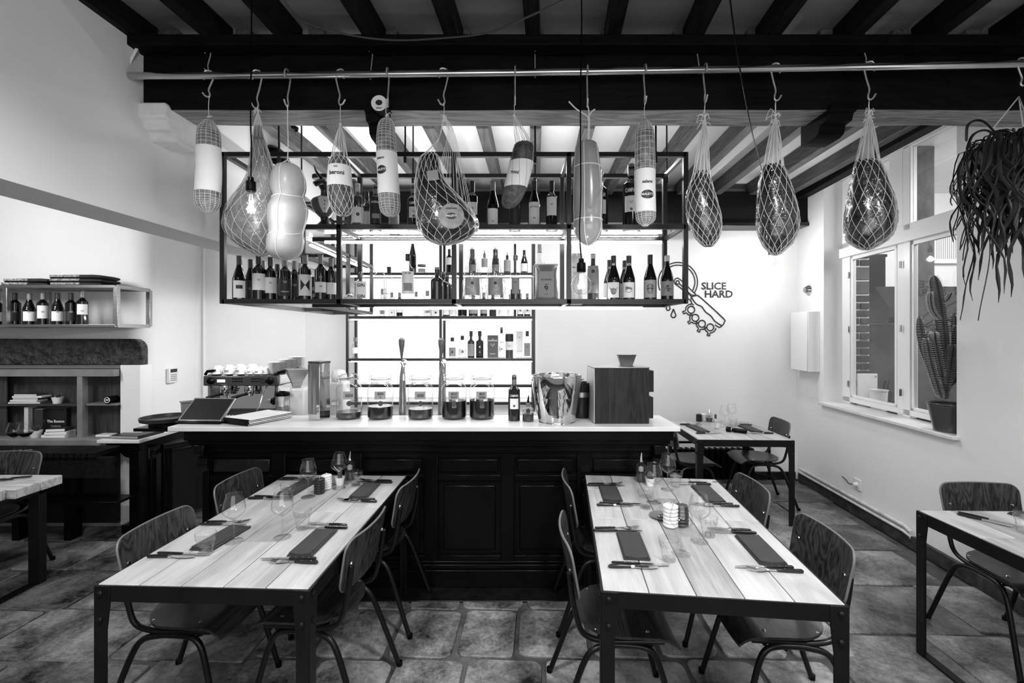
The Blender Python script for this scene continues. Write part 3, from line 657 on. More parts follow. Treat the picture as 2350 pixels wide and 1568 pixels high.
for gx in (-.06, .09):
    for i in range(5):
        for j in range(2): M().box(gx + i * .017 - .005, gx + i * .017 + .005, -.059, -.055, .362 + j * .02, .370 + j * .02).build('button', BLACK, cm)
M().lathe([(0, 0), (.03, 0), (.03, .02), (.015, .03), (0, .03)], 16).tr(Matrix.Translation((.235, .02, .20)) @ Matrix.Rotation(pi / 2, 4, 'X')).build('water_knob', BLACK, cm)
text_flat('VGA', .045).tr(Matrix.Translation((-.04, -.1315, .055))).build('lettering', INK, dt)
M().tube([(-w2, -.04, .42), (-w2 + .02, -.05, .445), (-w2 + .08, -.03, .45)], .012, 8).build('rail_end', BLACK, cm)
M().tube([(w2 - .03, -.04, .425), (w2 + .09, -.03, .455), (w2 + .12, .05, .46)], .012, 8).build('cup_rail', BLACK, cm)
# cups and saucers on top
MX, MY, MZ = cm.location
def cup_proto(r, h):
    t = thing('coffee_cup', '', 'cup'); M().lathe([(r, 0), (r * .99, .006), (r * .93, h * .4), (r * .55, h * .95), (r * .5, h), (0, h)], 24, cap=False).build('bowl', CERAM, t)
    M().tube([(-r * .9, -.002, h * .35), (-r * 1.25, -.01, h * .3), (-r * 1.4, -.01, h * .52), (-r * 1.2, -.01, h * .72), (-r * .72, -.002, h * .7)], .0045, 6).build('handle', CERAM, t)
    M().arc(r * .97, h * .25, h * .5, -.5, .3, 6).build('printed_band', CERAG, t); return t
big = cup_proto(.044, .068); small = cup_proto(.030, .048)
rowsB = [(-.22, -.0), (-.125, 0), (-.03, 0), (-.18, .09), (-.08, .09), (.02, .09), (-.14, .17), (-.04, .17)]
rowsS = [(.045, 0), (.11, 0), (.175, 0), (.09, .075), (.15, .075), (.10, .15), (.16, .15), (.04, .16)]
cup_txt = ['front row far left on the espresso machine', 'second cup of the front row', 'third large cup of the front row', 'left of the middle row', 'middle of the middle row', 'right end of the middle row, large', 'back row left', 'back row right of it']
used_ = set()
for (x, y), d_ in zip(rowsB, cup_txt):
    o = big if not used_ else dup(big); used_.add(1); o.location = (MX + x, MY + y, MZ + .421); o.rotation_euler[2] = R.uniform(-.4, .4); o['label'] = 'large upturned white coffee cup, ' + d_; o['group'] = 'cups on the espresso machine'
for k, ((x, y), d_) in enumerate(zip(rowsS, ['first small cup right of the large front cups', 'second small front cup', 'small cup next to the saucers', 'left small cup of the second row', 'right small cup of the second row', 'left small cup of the third row', 'right small cup of the third row', 'small cup behind the large cups'])):
    o = small if k == 0 else dup(small); o.location = (MX + x, MY + y, MZ + .421); o.rotation_euler[2] = R.uniform(-.4, .4); o['label'] = 'espresso cup upside down, ' + d_; o['group'] = 'cups on the espresso machine'
sm = M().lathe([(0, 0), (.03, 0), (.034, .003), (.066, .0085), (.067, .0105), (.035, .006), (0, .004)], 28, cap=False).mesh('saucer', CERAM)
for q, (x, y, n_, s) in enumerate(((.255, .01, 11, 'front'), (.30, .10, 13, 'middle'), (.34, .18, 15, 'back'))):
    for k in range(n_):
        o = put('saucer', sm, None, (MX + x, MY + y, MZ + .421 + k * .0085)); tag(o, 'white saucer in the %s pile right of the cups' % s, 'saucer', 'saucers of the %s pile' % s)
# grinder
gd = thing('coffee_grinder', 'coffee grinder with steel hopper between espresso machine and mirrored dispenser', 'grinder', (PX(672, 3.5), 3.52, .93), radians(-12))
M().box(-.07, .11, -.03, .15, .04, .33).build('body', CERAM, gd, .015)
M().box(-.10, .11, -.12, .15, 0, .04).build('base', BLACK, gd, .008)
M().loft([(.0, .03, .33, .04, .04), (0, .03, .38, .06, .06), (0, .03, .47, .115, .105), (0, .03, .475, .12, .11)], 4).at(0, 0, 0, 0).build('hopper', BRUSH, gd, .003, 20)
M().lathe([(.045, .10), (.05, .12), (.05, .27), (.045, .28)], 20, (-.055, -.06)).build('glass_chamber', GLASS, gd)
M().lathe([(.052, .275), (.052, .30), (.02, .31), (.015, .33), (0, .33)], 20, (-.055, -.06)).build('chamber_lid', BLACK, gd)
M().lathe([(.04, .10), (.04, .20)], 16, (-.055, -.06)).build('doser', BRUSH, gd)
M().tube([(-.01, -.09, .13), (.04, -.11, .135)], .007, 8).build('lever', CHROME, gd); M().box(-.03, .045, -.115, -.108, .32, .345).build('name_plate', LABEL, gd)
# ================================================================ BOTTLES
PR = {
 'bdx': [(0, .006), (.030, 0), (.036, .003), (.038, .01), (.038, .188), (.035, .203), (.022, .220), (.0155, .232), (.0145, .24), (.0145, .292), (.0155, .293), (.0155, .30), (0, .30)],
 'bgy': [(0, .006), (.034, 0), (.040, .003), (.0415, .01), (.0415, .135), (.039, .155), (.031, .185), (.021, .218), (.0155, .243), (.0145, .26), (.0145, .292), (.016, .293), (.016, .30), (0, .30)],
 'spi': [(0, .004), (.036, 0), (.040, .003), (.041, .01), (.041, .190), (.038, .207), (.026, .220), (.017, .232), (.0155, .245), (.0155, .30), (0, .30)],
 'sho': [(0, .004), (.046, 0), (.052, .004), (.054, .012), (.054, .17), (.050, .195), (.030, .212), (.020, .225), (.018, .25), (.020, .29), (0, .30)],
 'cone': [(0, .004), (.05, 0), (.055, .004), (.056, .012), (.054, .06), (.040, .17), (.024, .235), (.017, .26), (.016, .30), (0, .30)],
 'slim': [(0, .004), (.030, 0), (.034, .003), (.035, .01), (.035, .165), (.028, .19), (.014, .205), (.0125, .215), (.0125, .272), (.016, .275), (.016, .30), (0, .30)],
 'jar': [(0, .004), (.050, 0), (.056, .005), (.056, .19), (.048, .225), (.040, .24), (.040, .265), (.046, .27), (.046, .30), (0, .30)],
 'can': [(0, 0), (.040, 0), (.042, .004), (.042, .292), (.044, .294), (.044, .30), (0, .30)],
 'ball': [(0, .004), (.040, 0), (.044, .006), (.044, .17), (.034, .20), (.03, .205), (.045, .235), (.045, .26), (.03, .285), (.008, .295), (.008, .30), (0, .30)]}
BM = {}
def cached(key, fn):
    if key not in BM: BM[key] = fn()
    return BM[key]
def bottle(px, Y, z, h, kind, gm, capm, lab, cat='bottle', label=None, texts=(), group='bottles', rs=1, liquid=None, spout=False, name=None, cap0=.8, extra=None, X_=None):
    x = PX(px, Y) if X_ is None else X_
    t = thing(name or 'bottle', lab, cat, (x, Y, z), face(x, Y), group)
    k = h / .30; pr = PR[kind]
    put('glass_body', cached((kind, round(h, 3), rs, gm.name), lambda: M().lathe([(r * rs, q * k) for r, q in cr(pr, 3)], 22, cap=False).mesh('glass_body', gm)), t)
    rr_ = max(r for r, q in pr) * rs; neck = pr[-2][0] * rs
    if capm: put('capsule', cached(('cap', kind, round(h, 3), rs, capm.name, cap0), lambda: M().lathe([(neck * 1.06, h * cap0), (neck * 1.06, h * 1.002), (0, h * 1.004)], 16, cap=False).mesh('capsule', capm)), t)
    if liquid: put('drink', cached(('liq', kind, round(h, 3), rs, liquid), lambda: M().lathe([(0, .003)] + [(r * rs * .95, q * k) for r, q in pr[1:5] if q * k < liquid * h] + [(rr_ * .95, liquid * h), (0, liquid * h)], 20).mesh('drink', LIQM)), t)
    if label:
        z0, z1, lm, half = label
        lb = put('label', cached(('lab', round(rr_, 4), z0, z1, lm.name, half, h), lambda: M().arc(rr_ + .0008, z0 * h, z1 * h, -half, half, 12).mesh('label', lm)), t)
        for (s, zz, size, im) in texts:
            if s[0] == '#':
                drawing(s[1:], rr_ + .0016, zz * h, size, im, lb)
            else: text_round(s, size, rr_ + .0018, zz * h, min(1, 1.5 * rr_ / (size * .62 * len(s)))).build('lettering', im, lb)
    if spout: M().tube([(0, 0, h * .98), (0, 0, h * 1.06), (-.004, 0, h * 1.2)], [.012, .006, .003], 8).build('pour_spout', CAPD, t)
    if extra: extra(t, h, rr_)
    return t
def onr(m_, r):      # bend a flat XZ drawing round a bottle
    m_.v = [(r * sin(x / r), -r * cos(x / r) + y, z) for x, y, z in m_.v]; return m_
def drawing(kind, r, z, s, im, par):
    d = M()
    def line(pts, w_=.0011): d.tube([(x * s, 0, z + y * s) for x, y in pts], w_, 4)
    if kind == 'lines':
        for k, L_, q in [(k, L_, q) for k, L_ in enumerate((.9, 1, .6, .8)) for q in range(6)]: d.box(-L_ * s + q * L_ * s / 3, -L_ * s + (q + 1) * L_ * s / 3, -.0002, .0002, z + (.5 - k * .3) * s, z + (.5 - k * .3) * s + .0012)
    if kind == 'box': [d.box(-s + q * s / 5, -s + (q + 1) * s / 5, -.0003, .0003, z - .6 * s, z + .6 * s) for q in range(10)]
    if kind == 'hourglass':
        [d.add([(-s + q * s / 8, 0, z - abs(1 - q / 8) * s * 1.3), (-s + (q + 1) * s / 8, 0, z - abs(1 - (q + 1) / 8) * s * 1.3), (-s + (q + 1) * s / 8, 0, z + abs(1 - (q + 1) / 8) * s * 1.3), (-s + q * s / 8, 0, z + abs(1 - q / 8) * s * 1.3)], [(0, 1, 2, 3)]) for q in range(16)]
    if kind == 'bull':
        line([(-1, .9), (-1.05, .5), (-.6, .3), (0, .5), (.6, .3), (1.05, .5), (1, .9)], .0016)
        for a in (-.5, -.25, 0, .25, .5): line([(a, .35), (a * 1.3, -.2), (a * .8, -.9)], .0024)
        line([(-.7, .2), (-.6, -.5), (-.3, -.95), (.3, -.95), (.6, -.5), (.7, .2)], .0016)
    if kind == 'crab':
        for k in range(5): line([(.9 * cos(a / 8 * pi * (1.2 + .1 * k)), .15 * k - .3 + .5 * sin(a / 8 * pi)) for a in range(9)])
        line([(-1, -.5), (0, -.8), (1, -.5)], .0018)
    if kind == 'skull':
        line([(-.55, .1), (-.6, .6), (-.3, .95), (.3, .95), (.6, .6), (.55, .1), (.4, -.3), (.35, -.8), (-.35, -.8), (-.4, -.3), (-.55, .1)], .0018)
        for a in (-.28, .28): line([(a + .16 * cos(q), .15 + .16 * sin(q)) for q in (0, 1, 2, 3, 4, 5, 6.28)], .0022)
        line([(-.3, -.5), (.3, -.5)]); line([(-.5, .6), (.5, .6)], .003)
    if kind == 'scribble':
        rr = random.Random(3); line([(rr.uniform(-1, 1), rr.uniform(-.9, .9)) for _ in range(26)])
        d.box(-s * 1.0, s * 1.0, -.0002, .0002, z - s * 1.1, z - s * .95)
    if kind == 'bricks':
        for k in range(6):
            for q in range(-3, 4):
                x = (q + (.5 if k % 2 else 0)) * s * .36
                if abs(x) < s * 1.1: d.box(x - s * .15, x + s * .15, -.0003, .0003, z + (k - 3) * s * .33, z + (k - 3) * s * .33 + s * .22)
    if kind == 'seal': d.tube([(s * .5 * cos(q), 0, z + s * .5 * sin(q)) for q in [a / 12 * 2 * pi for a in range(12)]], s * .3, 5, True)
    onr(d, r).build('drawing', im, par)
z0 = ZB + .013
G1 = 'wine bottles, left bay of the hanging shelf'
def wb(px, Y, h, kind, lab, label, texts, cap=CAPD, gm=WINEB, g=G1, z=z0, **k): return bottle(px, Y, z, h, kind, gm, cap, lab, label=label, texts=texts, group=g, **k)
LB_ = (.16, .48, LABEL, .95)
wb(549, 3.07, .300, 'bgy', 'burgundy bottle with dark panel on white label, first from the left end of the shelf', (.06, .44, LABEL, .95), [('#box', .30, .020, LABELD), ('Barolo', .31, .012, WINK), ('RISERVA', .05, .007, WINK)])
wb(575, 3.22, .300, 'bgy', 'dark wine bottle half hidden behind the first burgundy bottle', (.08, .5, LABELD, .9), [('#lines', .3, .018, WINK)])
wb(594, 3.05, .305, 'bdx', 'wine bottle with wide cream label under the hanging net ham', (.22, .58, LABEL, 1.1), [('#lines', .44, .012, INK)], rs=1.1)
wb(604, 3.25, .295, 'bdx', 'dark wine bottle in the second row behind the cream label bottle', LB_, [], cap=CAPG)
wb(621, 3.08, .292, 'bdx', 'wine bottle with lower cream label, below the pale netted ham', (.17, .53, LABEL, 1.0), [('#lines', .4, .010, INK)])
wb(637, 3.24, .270, 'slim', 'small dark bottle behind, between cream label and black label bottles', (.2, .5, LABELG, .9), [])
wb(654, 3.06, .285, 'bdx', 'big wine bottle with black label and fine white lettering, under the pear shaped cheese', (.1, .5, LABELD, 1.1), [('#lines', .42, .014, WINK), ('AMARONE', .20, .010, WINK)], rs=1.1, cap=CAPG)
wb(676, 3.2, .285, 'bdx', 'black label wine bottle behind, right of the big black label bottle', (.1, .55, LABELD, 1), [('#lines', .4, .014, WINK)], cap=CAPG)
wb(690, 3.27, .28, 'bdx', 'wine bottle in the back row with pale neck band', (.2, .5, LABELG, 1), [], cap=CAPW)
wb(700, 3.06, .305, 'bdx', 'wine bottle with black and white hourglass label', (.10, .56, LABEL, 1.15), [('#hourglass', .33, .030, LABELD)], cap=CAPG, rs=1.08)
wb(736, 3.06, .305, 'bdx', 'wine bottle with half grey half white leaf mark label, beside the hourglass label', (.17, .40, LABEL, 1.1), [('#lines', .3, .01, INK), ('#seal', .50, .012, LABELG)], cap=CAPG)
wb(760, 3.10, .290, 'bdx', 'wine bottle with half grey half white label touching the second upright', (.15, .42, LABEL, 1.1), [('#seal', .5, .01, LABELG)], cap=CAPG)
wb(718, 3.25, .18, 'slim', 'short bottle hidden behind, between hourglass and leaf mark bottles', (.2, .6, LABELG, 1), [('#scribble', .4, .012, INK)])
G2 = 'spirit bottles, second bay of the hanging shelf'
def sp(px, Y, h, kind, lab, label, texts, cap=None, gm=CLEARB, g=G2, z=z0, **k): return bottle(px, Y, z, h, kind, gm, cap, lab, label=label, texts=texts, group=g, **k)
sp(806, 3.1, .055, 'cone', 'tiny conical clear bottle at the left of the gin bottle', (.1, .5, LABEL, .8), [('#seal', .5, .006, INK)])
sp(828, 3.08, .195, 'sho', 'squat clear gin bottle lettered GIN twice', (.08, .65, LABEL, .95), [('GIN', .52, .030, INK), ('GIN', .14, .030, INK)], rs=.75)
sp(872, 3.10, .275, 'ball', 'clear bottle with ball shaped neck', None, [])
sp(893, 3.06, .225, 'sho', 'clear square shouldered bottle with broad black cap', None, [], cap=CAPD, rs=.62, cap0=.78)
sp(936, 3.06, .310, 'spi', 'clear gin bottle with brick pattern label and black stopper', (.14, .62, LABEL, 1.1), [('ok Gin', .58, .016, INK), ('#bricks', .29, .026, INK)], cap=CAPD, cap0=.86)
sp(1003, 3.08, .225, 'sho', 'squat dark ribbed apothecary bottle, first of three near the middle upright', None, [], gm=GREENB, cap=CAPG, rs=.78, cap0=.93)
sp(1017, 3.2, .21, 'sho', 'squat dark apothecary bottle behind the first one', None, [], gm=GREENB, cap=CAPG, rs=.7, cap0=.93)
sp(1026, 3.3, .20, 'sho', 'squat dark apothecary bottle nearest the middle upright, at the back', None, [], gm=GREENB, rs=.7, cap=CAPG, cap0=.93)
sp(886, 3.27, .10, 'slim', 'tiny clear bottle behind the black capped bottle', None, [])
G3 = 'bottles, third bay of the hanging shelf'
WRAP = glassy('crinkled_clear_wrap', .85, .35, rough=.12, wrinkle=18)
def wrapx(t, h, r):
    secs = [(0, 0, 0, r * 1.25, r * 1.25), (0, 0, h * .25, r * 1.2, r * 1.2), (0, 0, h * .55, r * .95, r * .95), (0, 0, h * .85, r * .5, r * .5), (0, 0, h * 1.02, .022, .022), (0, 0, h * 1.04, .010, .01)]
    M().loft(cr(secs, 4), 26, True, lambda a, k, j: 1 + .07 * sin(a * 7 + k) + .04 * sin(a * 13 - k * .7)).build('wrapping', WRAP, t)
for px, d_ in ((1084, 'right of the middle upright'), (1137, 'nearer the slender bottle')):
    sp(px, 3.08, .345, 'cone', 'cone shaped bottle wrapped in crinkled film, ' + d_, (.1, .45, mat('frosted_label', .45, .5), 1), [('#seal', .33, .012, INK), ('CORDIAL', .08, .012, INK)], g=G3, gm=CLEARB, cap=CAPG, cap0=.82, extra=wrapx)
sp(1183, 3.08, .305, 'slim', 'slender clear bottle with pale drink and small round stopper', (.15, .5, LABELG, .8), [('#lines', .4, .008, INK)], g=G3, gm=CLEARB, cap=CAPG, liquid=.25, cap0=.9)
sp(1238, 3.2, .40, 'sho', 'tall clear bottle with long clear stopper behind the crisp bag', None, [], g=G3, gm=CLEARB, rs=.85, cap=CAPW, cap0=.87)
bag = thing('crisp_bag', 'foil snack bag with pale crumpled sides standing on the shelf', 'bag', (PX(1254, 3.06), 3.06, z0), face(PX(1254, 3.06), 3.06))
secs = [(0, 0, 0, .075, .03), (0, 0, .02, .078, .04), (0, 0, .08, .072, .045), (0, 0, .15, .066, .035), (0, 0, .215, .068, .010), (0, 0, .235, .076, .003), (0, 0, .245, .077, .002)]
M().loft(cr(secs, 4), 30, True, lambda a, k, j: 1 + .03 * sin(a * 9 + k * 1.3)).build('foil', mat('matt_foil', .35, .35, metal=.6, bump=.2, scale=22), bag)
lb = M().box(-.05, .05, -.046, -.044, .02, .19).build('front_print', mat('bag_print', .3, .5), bag)
for s, z, q in (('OJ SOZWEL', .135, .014), ('chips', .105, .010), ('naturel', .04, .008)): text_flat(s, q).at(0, -.047, z).build('lettering', INK, lb)
M().tube([(-.006, -.047, .075), (-.01, -.047, .09), (.004, -.047, .092), (.008, -.047, .084), (0, -.047, .066)], .004, 5).build('print_mark', INK, lb)
G4 = 'bottles, right bay of the hanging shelf'
bottle(1322, 3.2, z0, .32, 'can', CERAM, CAPW, 'tall white canister behind the right hanging bulb', cat='canister', label=(.55, .85, LABEL, 1.2), texts=[('PERLA NERA', .74, .012, INK), ('#lines', .6, .02, INK)], group=G4, name='canister', cap0=.93)
wb(1361, 3.1, .318, 'bdx', 'pale glass bottle with dark neck, right of the white canister', (.16, .74, mat('beige_label', .30, .6), 1.1), [('#seal', .62, .014, INK), ('#lines', .35, .016, INK)], cap=CAPW, gm=mat('olive_glass', .06, .08), g=G4, cap0=.9)
wb(1399, 3.25, .30, 'bgy', 'bottle partly hidden behind the bull label bottle', (.1, .45, LABEL, 1.2), [('SE', .8, .02, WINK)], g=G4)
wb(1408, 3.07, .300, 'bgy', 'dark bottle with a horned bull drawing on its label', (.06, .40, LABEL, 1.0), [('#bull', .22, .026, INK), ('M', .79, .022, WINK)], g=G4)
wb(1434, 3.27, .30, 'bgy', 'bottle partly hidden behind the crab label bottle', (.1, .45, LABEL, 1.2), [('DK', .8, .02, WINK)], g=G4)
wb(1443, 3.07, .300, 'bgy', 'dark bottle with a crab drawing on its label and pale neck lettering', (.06, .40, LABEL, 1.0), [('#crab', .24, .024, INK), ('SO', .79, .022, WINK)], g=G4)
wb(1492, 3.06, .305, 'bgy', 'dark bottle with a skull drawing on its label', (.06, .44, mat('cream_label', .5, .6), 1.0), [('#skull', .24, .034, INK)], g=G4)
wb(1531, 3.06, .300, 'bgy', 'bottle with scribbled ink picture label, last before the right upright', (.10, .42, mat('grey_cream_label', .4, .6), 1.0), [('#scribble', .26, .028, INK)], cap=CAPW, g=G4, cap0=.87)
# upper level
z1 = ZM + .013; G5 = 'bottles on the upper level of the hanging shelf'
def molx(t, h, r): pass
sp(821, 3.07, .305, 'spi', 'clear liqueur bottle lettered MOLINARI, right of the horned bust', (.12, .46, LABEL, 1.1), [('#seal', .3, .014, INK)], g=G5, z=z1, cap=CAPW, cap0=.82)
t = bottle(821, 3.068, z1 + .19, .01, 'spi', CLEARB, None, '', group=G5) if 0 else None
text_round('MOLINARI', .020, .044, .17).build('lettering', INK, [o for o in bpy.data.objects if o.get('label', '').startswith('clear liqueur bottle lettered')][0])
sp(842, 3.2, .29, 'spi', 'clear bottle behind, between the liqueur bottle and the amaro', (.12, .5, LABEL, 1.1), [('SAMBUCA', .6, .016, INK)], g=G5, z=z1, cap=CAPD, cap0=.85)
wb(862, 3.12, .31, 'spi', 'dark amaro bottle lettered AVERNA on black band', (.14, .72, LABELD, 1.1), [('AVERNA', .60, .020, WINK), ('#box', .30, .026, LABELG)], g=G5, z=z1, cap=CAPG)
wb(905, 3.2, .31, 'bdx', 'dark bottle hidden behind the hanging salami, left bay top level', (.1, .4, LABELG, 1), [], g=G5, z=z1)
for px, h_, d_, rs in ((949, .31, 'left of the big netted ham, top level', 1), (1377, .40, 'mostly hidden behind the roped cheese cylinder', 1.3), (1449, .45, 'large, beside the netted salami at the right, top level', 1.45)):
    wb(px, 3.12, h_, 'spi', 'aperitif bottle lettered CAMPARI ' + d_, (.26, .50, LABEL, .8), [('CAMPARI', .58, .026 * rs, WINK), ('#lines', .4, .016, INK), ('#seal', .3, .010, INK)], g=G5, z=z1, gm=GREENB, cap=CAPG, rs=rs, cap0=.82)
for px, kind, l_, tx, d_, cp in ((1084, 'bdx', (.3, .55, LABEL, 1), [('#lines', .42, .012, INK)], 'dark fortified wine bottle, first right of the middle upright on top', CAPD), (1131, 'bgy', (.05, .42, LABEL, .9), [('#lines', .15, .008, INK)], 'wine bottle with a white label, second right of the middle upright on top', CAPG),
        (1181, 'bdx', (.1, .6, LABELD, 1), [], 'dark bottle behind the tilted hanging salami', CAPD), (1226, 'bgy', (.05, .55, LABEL, 1), [('ELIO GRASSO', .45, .010, INK), ('#lines', .22, .010, INK)], 'burgundy bottle with tall white label on the top level, left of the last dark bottle', CAPD), (1266, 'bdx', (.28, .66, LABEL, 1), [('#lines', .5, .010, INK)], 'dark bottle with square white label by the third upright on top', CAPD)):
    wb(px, 3.10, .33, kind, d_, l_, tx, g=G5, z=z1, cap=cp)
# horned bust
b = thing('horned_bust', 'dark horned animal bust wearing a white shirt front, upper level near the left', 'figurine', (PX(745, 3.12), 3.12, z1), face(PX(745, 3.12), 3.12))
DB = mat('dark_bronze', .012, .25)
M().lathe(cr([(.05, 0), (.06, .01), (.058, .03), (.03, .06), (.026, .08), (.035, .10)], 3), 24).build('base', DB, b)
M().loft(cr([(0, 0, .09, .03, .03), (0, 0, .12, .06, .045), (0, 0, .17, .085, .05), (0, 0, .21, .08, .045), (0, 0, .235, .035, .03)], 4), 24).build('shoulders', mat('grey_jacket', .10, .3), b)
M().loft(cr([(0, -.012, .115, .02, .04), (0, -.02, .16, .04, .042), (0, -.016, .21, .05, .04), (0, 0, .232, .03, .03)], 4), 20).build('shirt_front', CERAM, b)
for z in (.14, .165, .19): M().lathe([(0, 0), (.004, .0), (0, .003)], 8).tr(Matrix.Translation((0, -.062, z)) @ Matrix.Rotation(pi / 2, 4, 'X')).build('shirt_button', INK, b)
M().loft(cr([(0, 0, .225, .028, .028), (.0, -.005, .27, .025, .028), (-.008, -.01, .30, .034, .038), (-.012, -.012, .33, .032, .035), (-.01, 0, .36, .018, .02), (-.008, 0, .365, .004, .004)], 4), 20).build('head', DB, b)
M().tube(cr([(-.02, -.03, .32), (-.05, -.045, .305), (-.062, -.05, .295)], 4), [.022] * 4 + [.019] * 4 + [.014], 10).build('muzzle', DB, b)
M().tube(cr([(-.02, -.02, .35), (-.05, -.03, .385), (-.068, -.03, .43)], 4), [.012, .011, .0105, .0095, .008, .006, .0045, .003, .001], 8).build('horn', DB, b)
M().tube(cr([(.012, 0, .35), (.04, .01, .37), (.05, .01, .41)], 4), [.011, .010, .009, .008, .007, .006, .005, .003, .001], 8).build('horn', DB, b)
M().lathe([(0, -.004), (.010, 0), (0, .004)], 12).tr(Matrix.Translation((.012, -.045, .335)) @ Matrix.Rotation(pi / 2, 4, 'X')).build('eye', LABEL, b)
# ---- bottles on the back unit
G6 = 'bottles on the backlit wall shelving'
def bb(px, k, h, kind, lab, gm=GREENB, cap=CAPD, label=LB_, texts=(), **kw): return bottle(px, 5.06, UZ[k] + .02, h, kind, gm, cap, lab, label=label, texts=texts, group=G6, **kw)
for px, kind, h, gm, sp_, d_, l_ in ((968, 'jar', .10, CLEARB, 0, 'small preserve jar alone on the upper wall shelf left section', (.1, .5, LABELG, .8)), (947, 'bgy', .40, GREENB, 0, 'tall slim dark bottle on the upper wall shelf, left section', None),
        (1031, 'bdx', .27, WINEB, 0, 'dark wine bottle on the upper wall shelf beside the centre upright', (.35, .65, LABEL, 1)), (1056, 'spi', .2, CLEARB, 0, 'short pale bottle on the upper wall shelf by the centre upright', None),
        (1084, 'spi', .24, GREENB, 1, 'dark bottle with pour spout seen between the wrapped bottles top, left one', (.1, .4, LABELG, 1)), (1112, 'spi', .22, CLEARB, 1, 'pale bottle with pour spout and dark base label on the upper wall shelf', (.3, .75, LABELG, 1)),
        (1137, 'spi', .24, GREENB, 1, 'dark bottle with pour spout behind the second wrapped bottle', (.1, .4, LABELG, 1)), (1164, 'spi', .20, GREENB, 1, 'bottle with grey label and pointed spout on the upper wall shelf', (.1, .75, LABELG, 1.2)), (1203, 'bgy', .26, GREENB, 0, 'small beer bottle with picture label near the right end of the upper wall shelf', (.08, .42, LABEL, 1))):
    bb(px, 4, h, kind, d_, gm, CAPD if gm is not CLEARB else CAPG, l_, spout=bool(sp_), rs=.95)
for px, kind, h, gm, d_, l_, tx in ((877, 'spi', .30, CLEARB, 'clear bottle with brick pattern label on the second wall shelf, first from the left', (.02, .3, LABEL, 1), [('#bricks', .14, .02, INK)]), (899, 'spi', .26, CLEARB, 'clear bottle with small emblem on the second wall shelf, second from the left', (.02, .3, LABEL, 1), [('#seal', .14, .01, INK)]),
        (917, 'bdx', .26, WINEB, 'dark bottle with white band on the second wall shelf', (.15, .3, LABEL, 1), []), (955, 'slim', .27, CLEARB, 'slim clear bottle left of the GIN bottle on the second wall shelf', None, []), (981, 'sho', .28, CLEARB, 'gin bottle lettered GIN on the second wall shelf', (.02, .4, LABEL, 1), [('GIN', .16, .03, INK)]),
        (1000, 'sho', .24, CLEARB, 'squat clear bottle with round mark right of the GIN bottle', (.02, .4, LABEL, .8), [('#seal', .15, .014, INK)]), (1024, 'spi', .26, GREENB, 'bottle just right of the centre upright on the second wall shelf', (.05, .4, LABEL, 1), []), (1040, 'spi', .26, CLEARB, 'clear bottle with blank label on the second wall shelf', (.05, .4, LABEL, 1), []),
        (1061, 'sho', .22, WINEB, 'short black bottle on the second wall shelf', None, []), (1086, 'sho', .26, GREENB, 'broad bottle with framed label on the second wall shelf', (.1, .45, LABELG, 1), []), (1110, 'spi', .26, WINEB, 'black bottle with grey label on the second wall shelf, left of a ribbed one', (.1, .4, LABELG, 1), []),
        (1131, 'spi', .26, GREENB, 'dark ribbed bottle on the second wall shelf', (.05, .5, LABELD, 1), []), (1151, 'spi', .26, CLEARB, 'clear bottle with dark emblem on the second wall shelf', (.05, .4, LABEL, 1), [('#seal', .3, .01, INK)]), (1171, 'spi', .24, CLEARB, 'clear bottle left of the thin extra upright', (.05, .4, LABEL, 1), []),
        (1194, 'bdx', .25, WINEB, 'dark bottle with picture label, last but one on the second wall shelf', (.08, .42, LABEL, 1), [('#scribble', .25, .014, INK)]), (1210, 'bdx', .25, WINEB, 'dark bottle with picture label, right end of the second wall shelf', (.08, .42, LABEL, 1), [('#scribble', .25, .014, INK)])):
    bb(px, 3, h, kind, d_, gm, CAPG, l_, tx, rs=.95)
for px, kind, h, gm, d_, l_, tx, rs in ((1038, 'slim', .22, CLEARB, 'small round bottle with ornate label, first on the whisky shelf', (.05, .5, LABELG, 1), [('#scribble', .27, .014, INK)], 1.2), (1061, 'sho', .24, CLEARB, 'squat bottle with cross shaped stopper on the whisky shelf', (.1, .4, LABEL, 1), [('#scribble', .27, .018, INK)], .9), (1081, 'slim', .29, GREENB, 'bottle with long grey label, third on the whisky shelf', (.05, .52, LABELG, 1), [], 1.1),
        (1101, 'slim', .29, WINEB, 'bottle with black label left of the tall carton', (.05, .62, LABELD, 1.1), [('#seal', .4, .012, WINK), ('#lines', .2, .012, WINK)], 1.2), (1151, 'spi', .33, CLEARB, 'clear bottle lettered CAMPARI between carton and tube on the whisky shelf', (.2, .36, LABEL, .9), [('CAMPARI', .5, .02, INK), ('#seal', .28, .01, INK)], .9), (1210, 'slim', .29, CLEARB, 'whisky bottle with printed label, right end of the whisky shelf', (.05, .55, LABELG, 1), [('#lines', .4, .012, INK)], 1.1)):
    bb(px, 2, h, kind, d_, gm, CAPD, l_, tx, rs=rs)
def carton(px, w_, h, m_, lab, txt=(), rz=0):
    t = thing('whisky_box', lab, 'box', (PX(px, 5.06), 5.06, UZ[2] + .02), rz, 'boxes on the whisky shelf'); b_ = M().box(-w_ / 2, w_ / 2, -.04, .04, 0, h).build('carton', m_, t, .002)
    M().box(-w_ / 2 - .001, w_ / 2 + .001, -.041, .041, h - .012, h).build('lid', m_, t)
    for s, z, q, im in txt: text_flat(s, q).at(0, -.0415, z).build('lettering', im, b_)
    return t
t = carton(1131, .115, .245, mat('grey_carton', .10, .5), 'tall grey whisky carton lettered DALMORE with a white stag head', [('THE', .20, .012, WINK), ('DALMORE', .185, .021, WINK), ('HIGHLAND', .04, .012, WINK)])
sg = M()
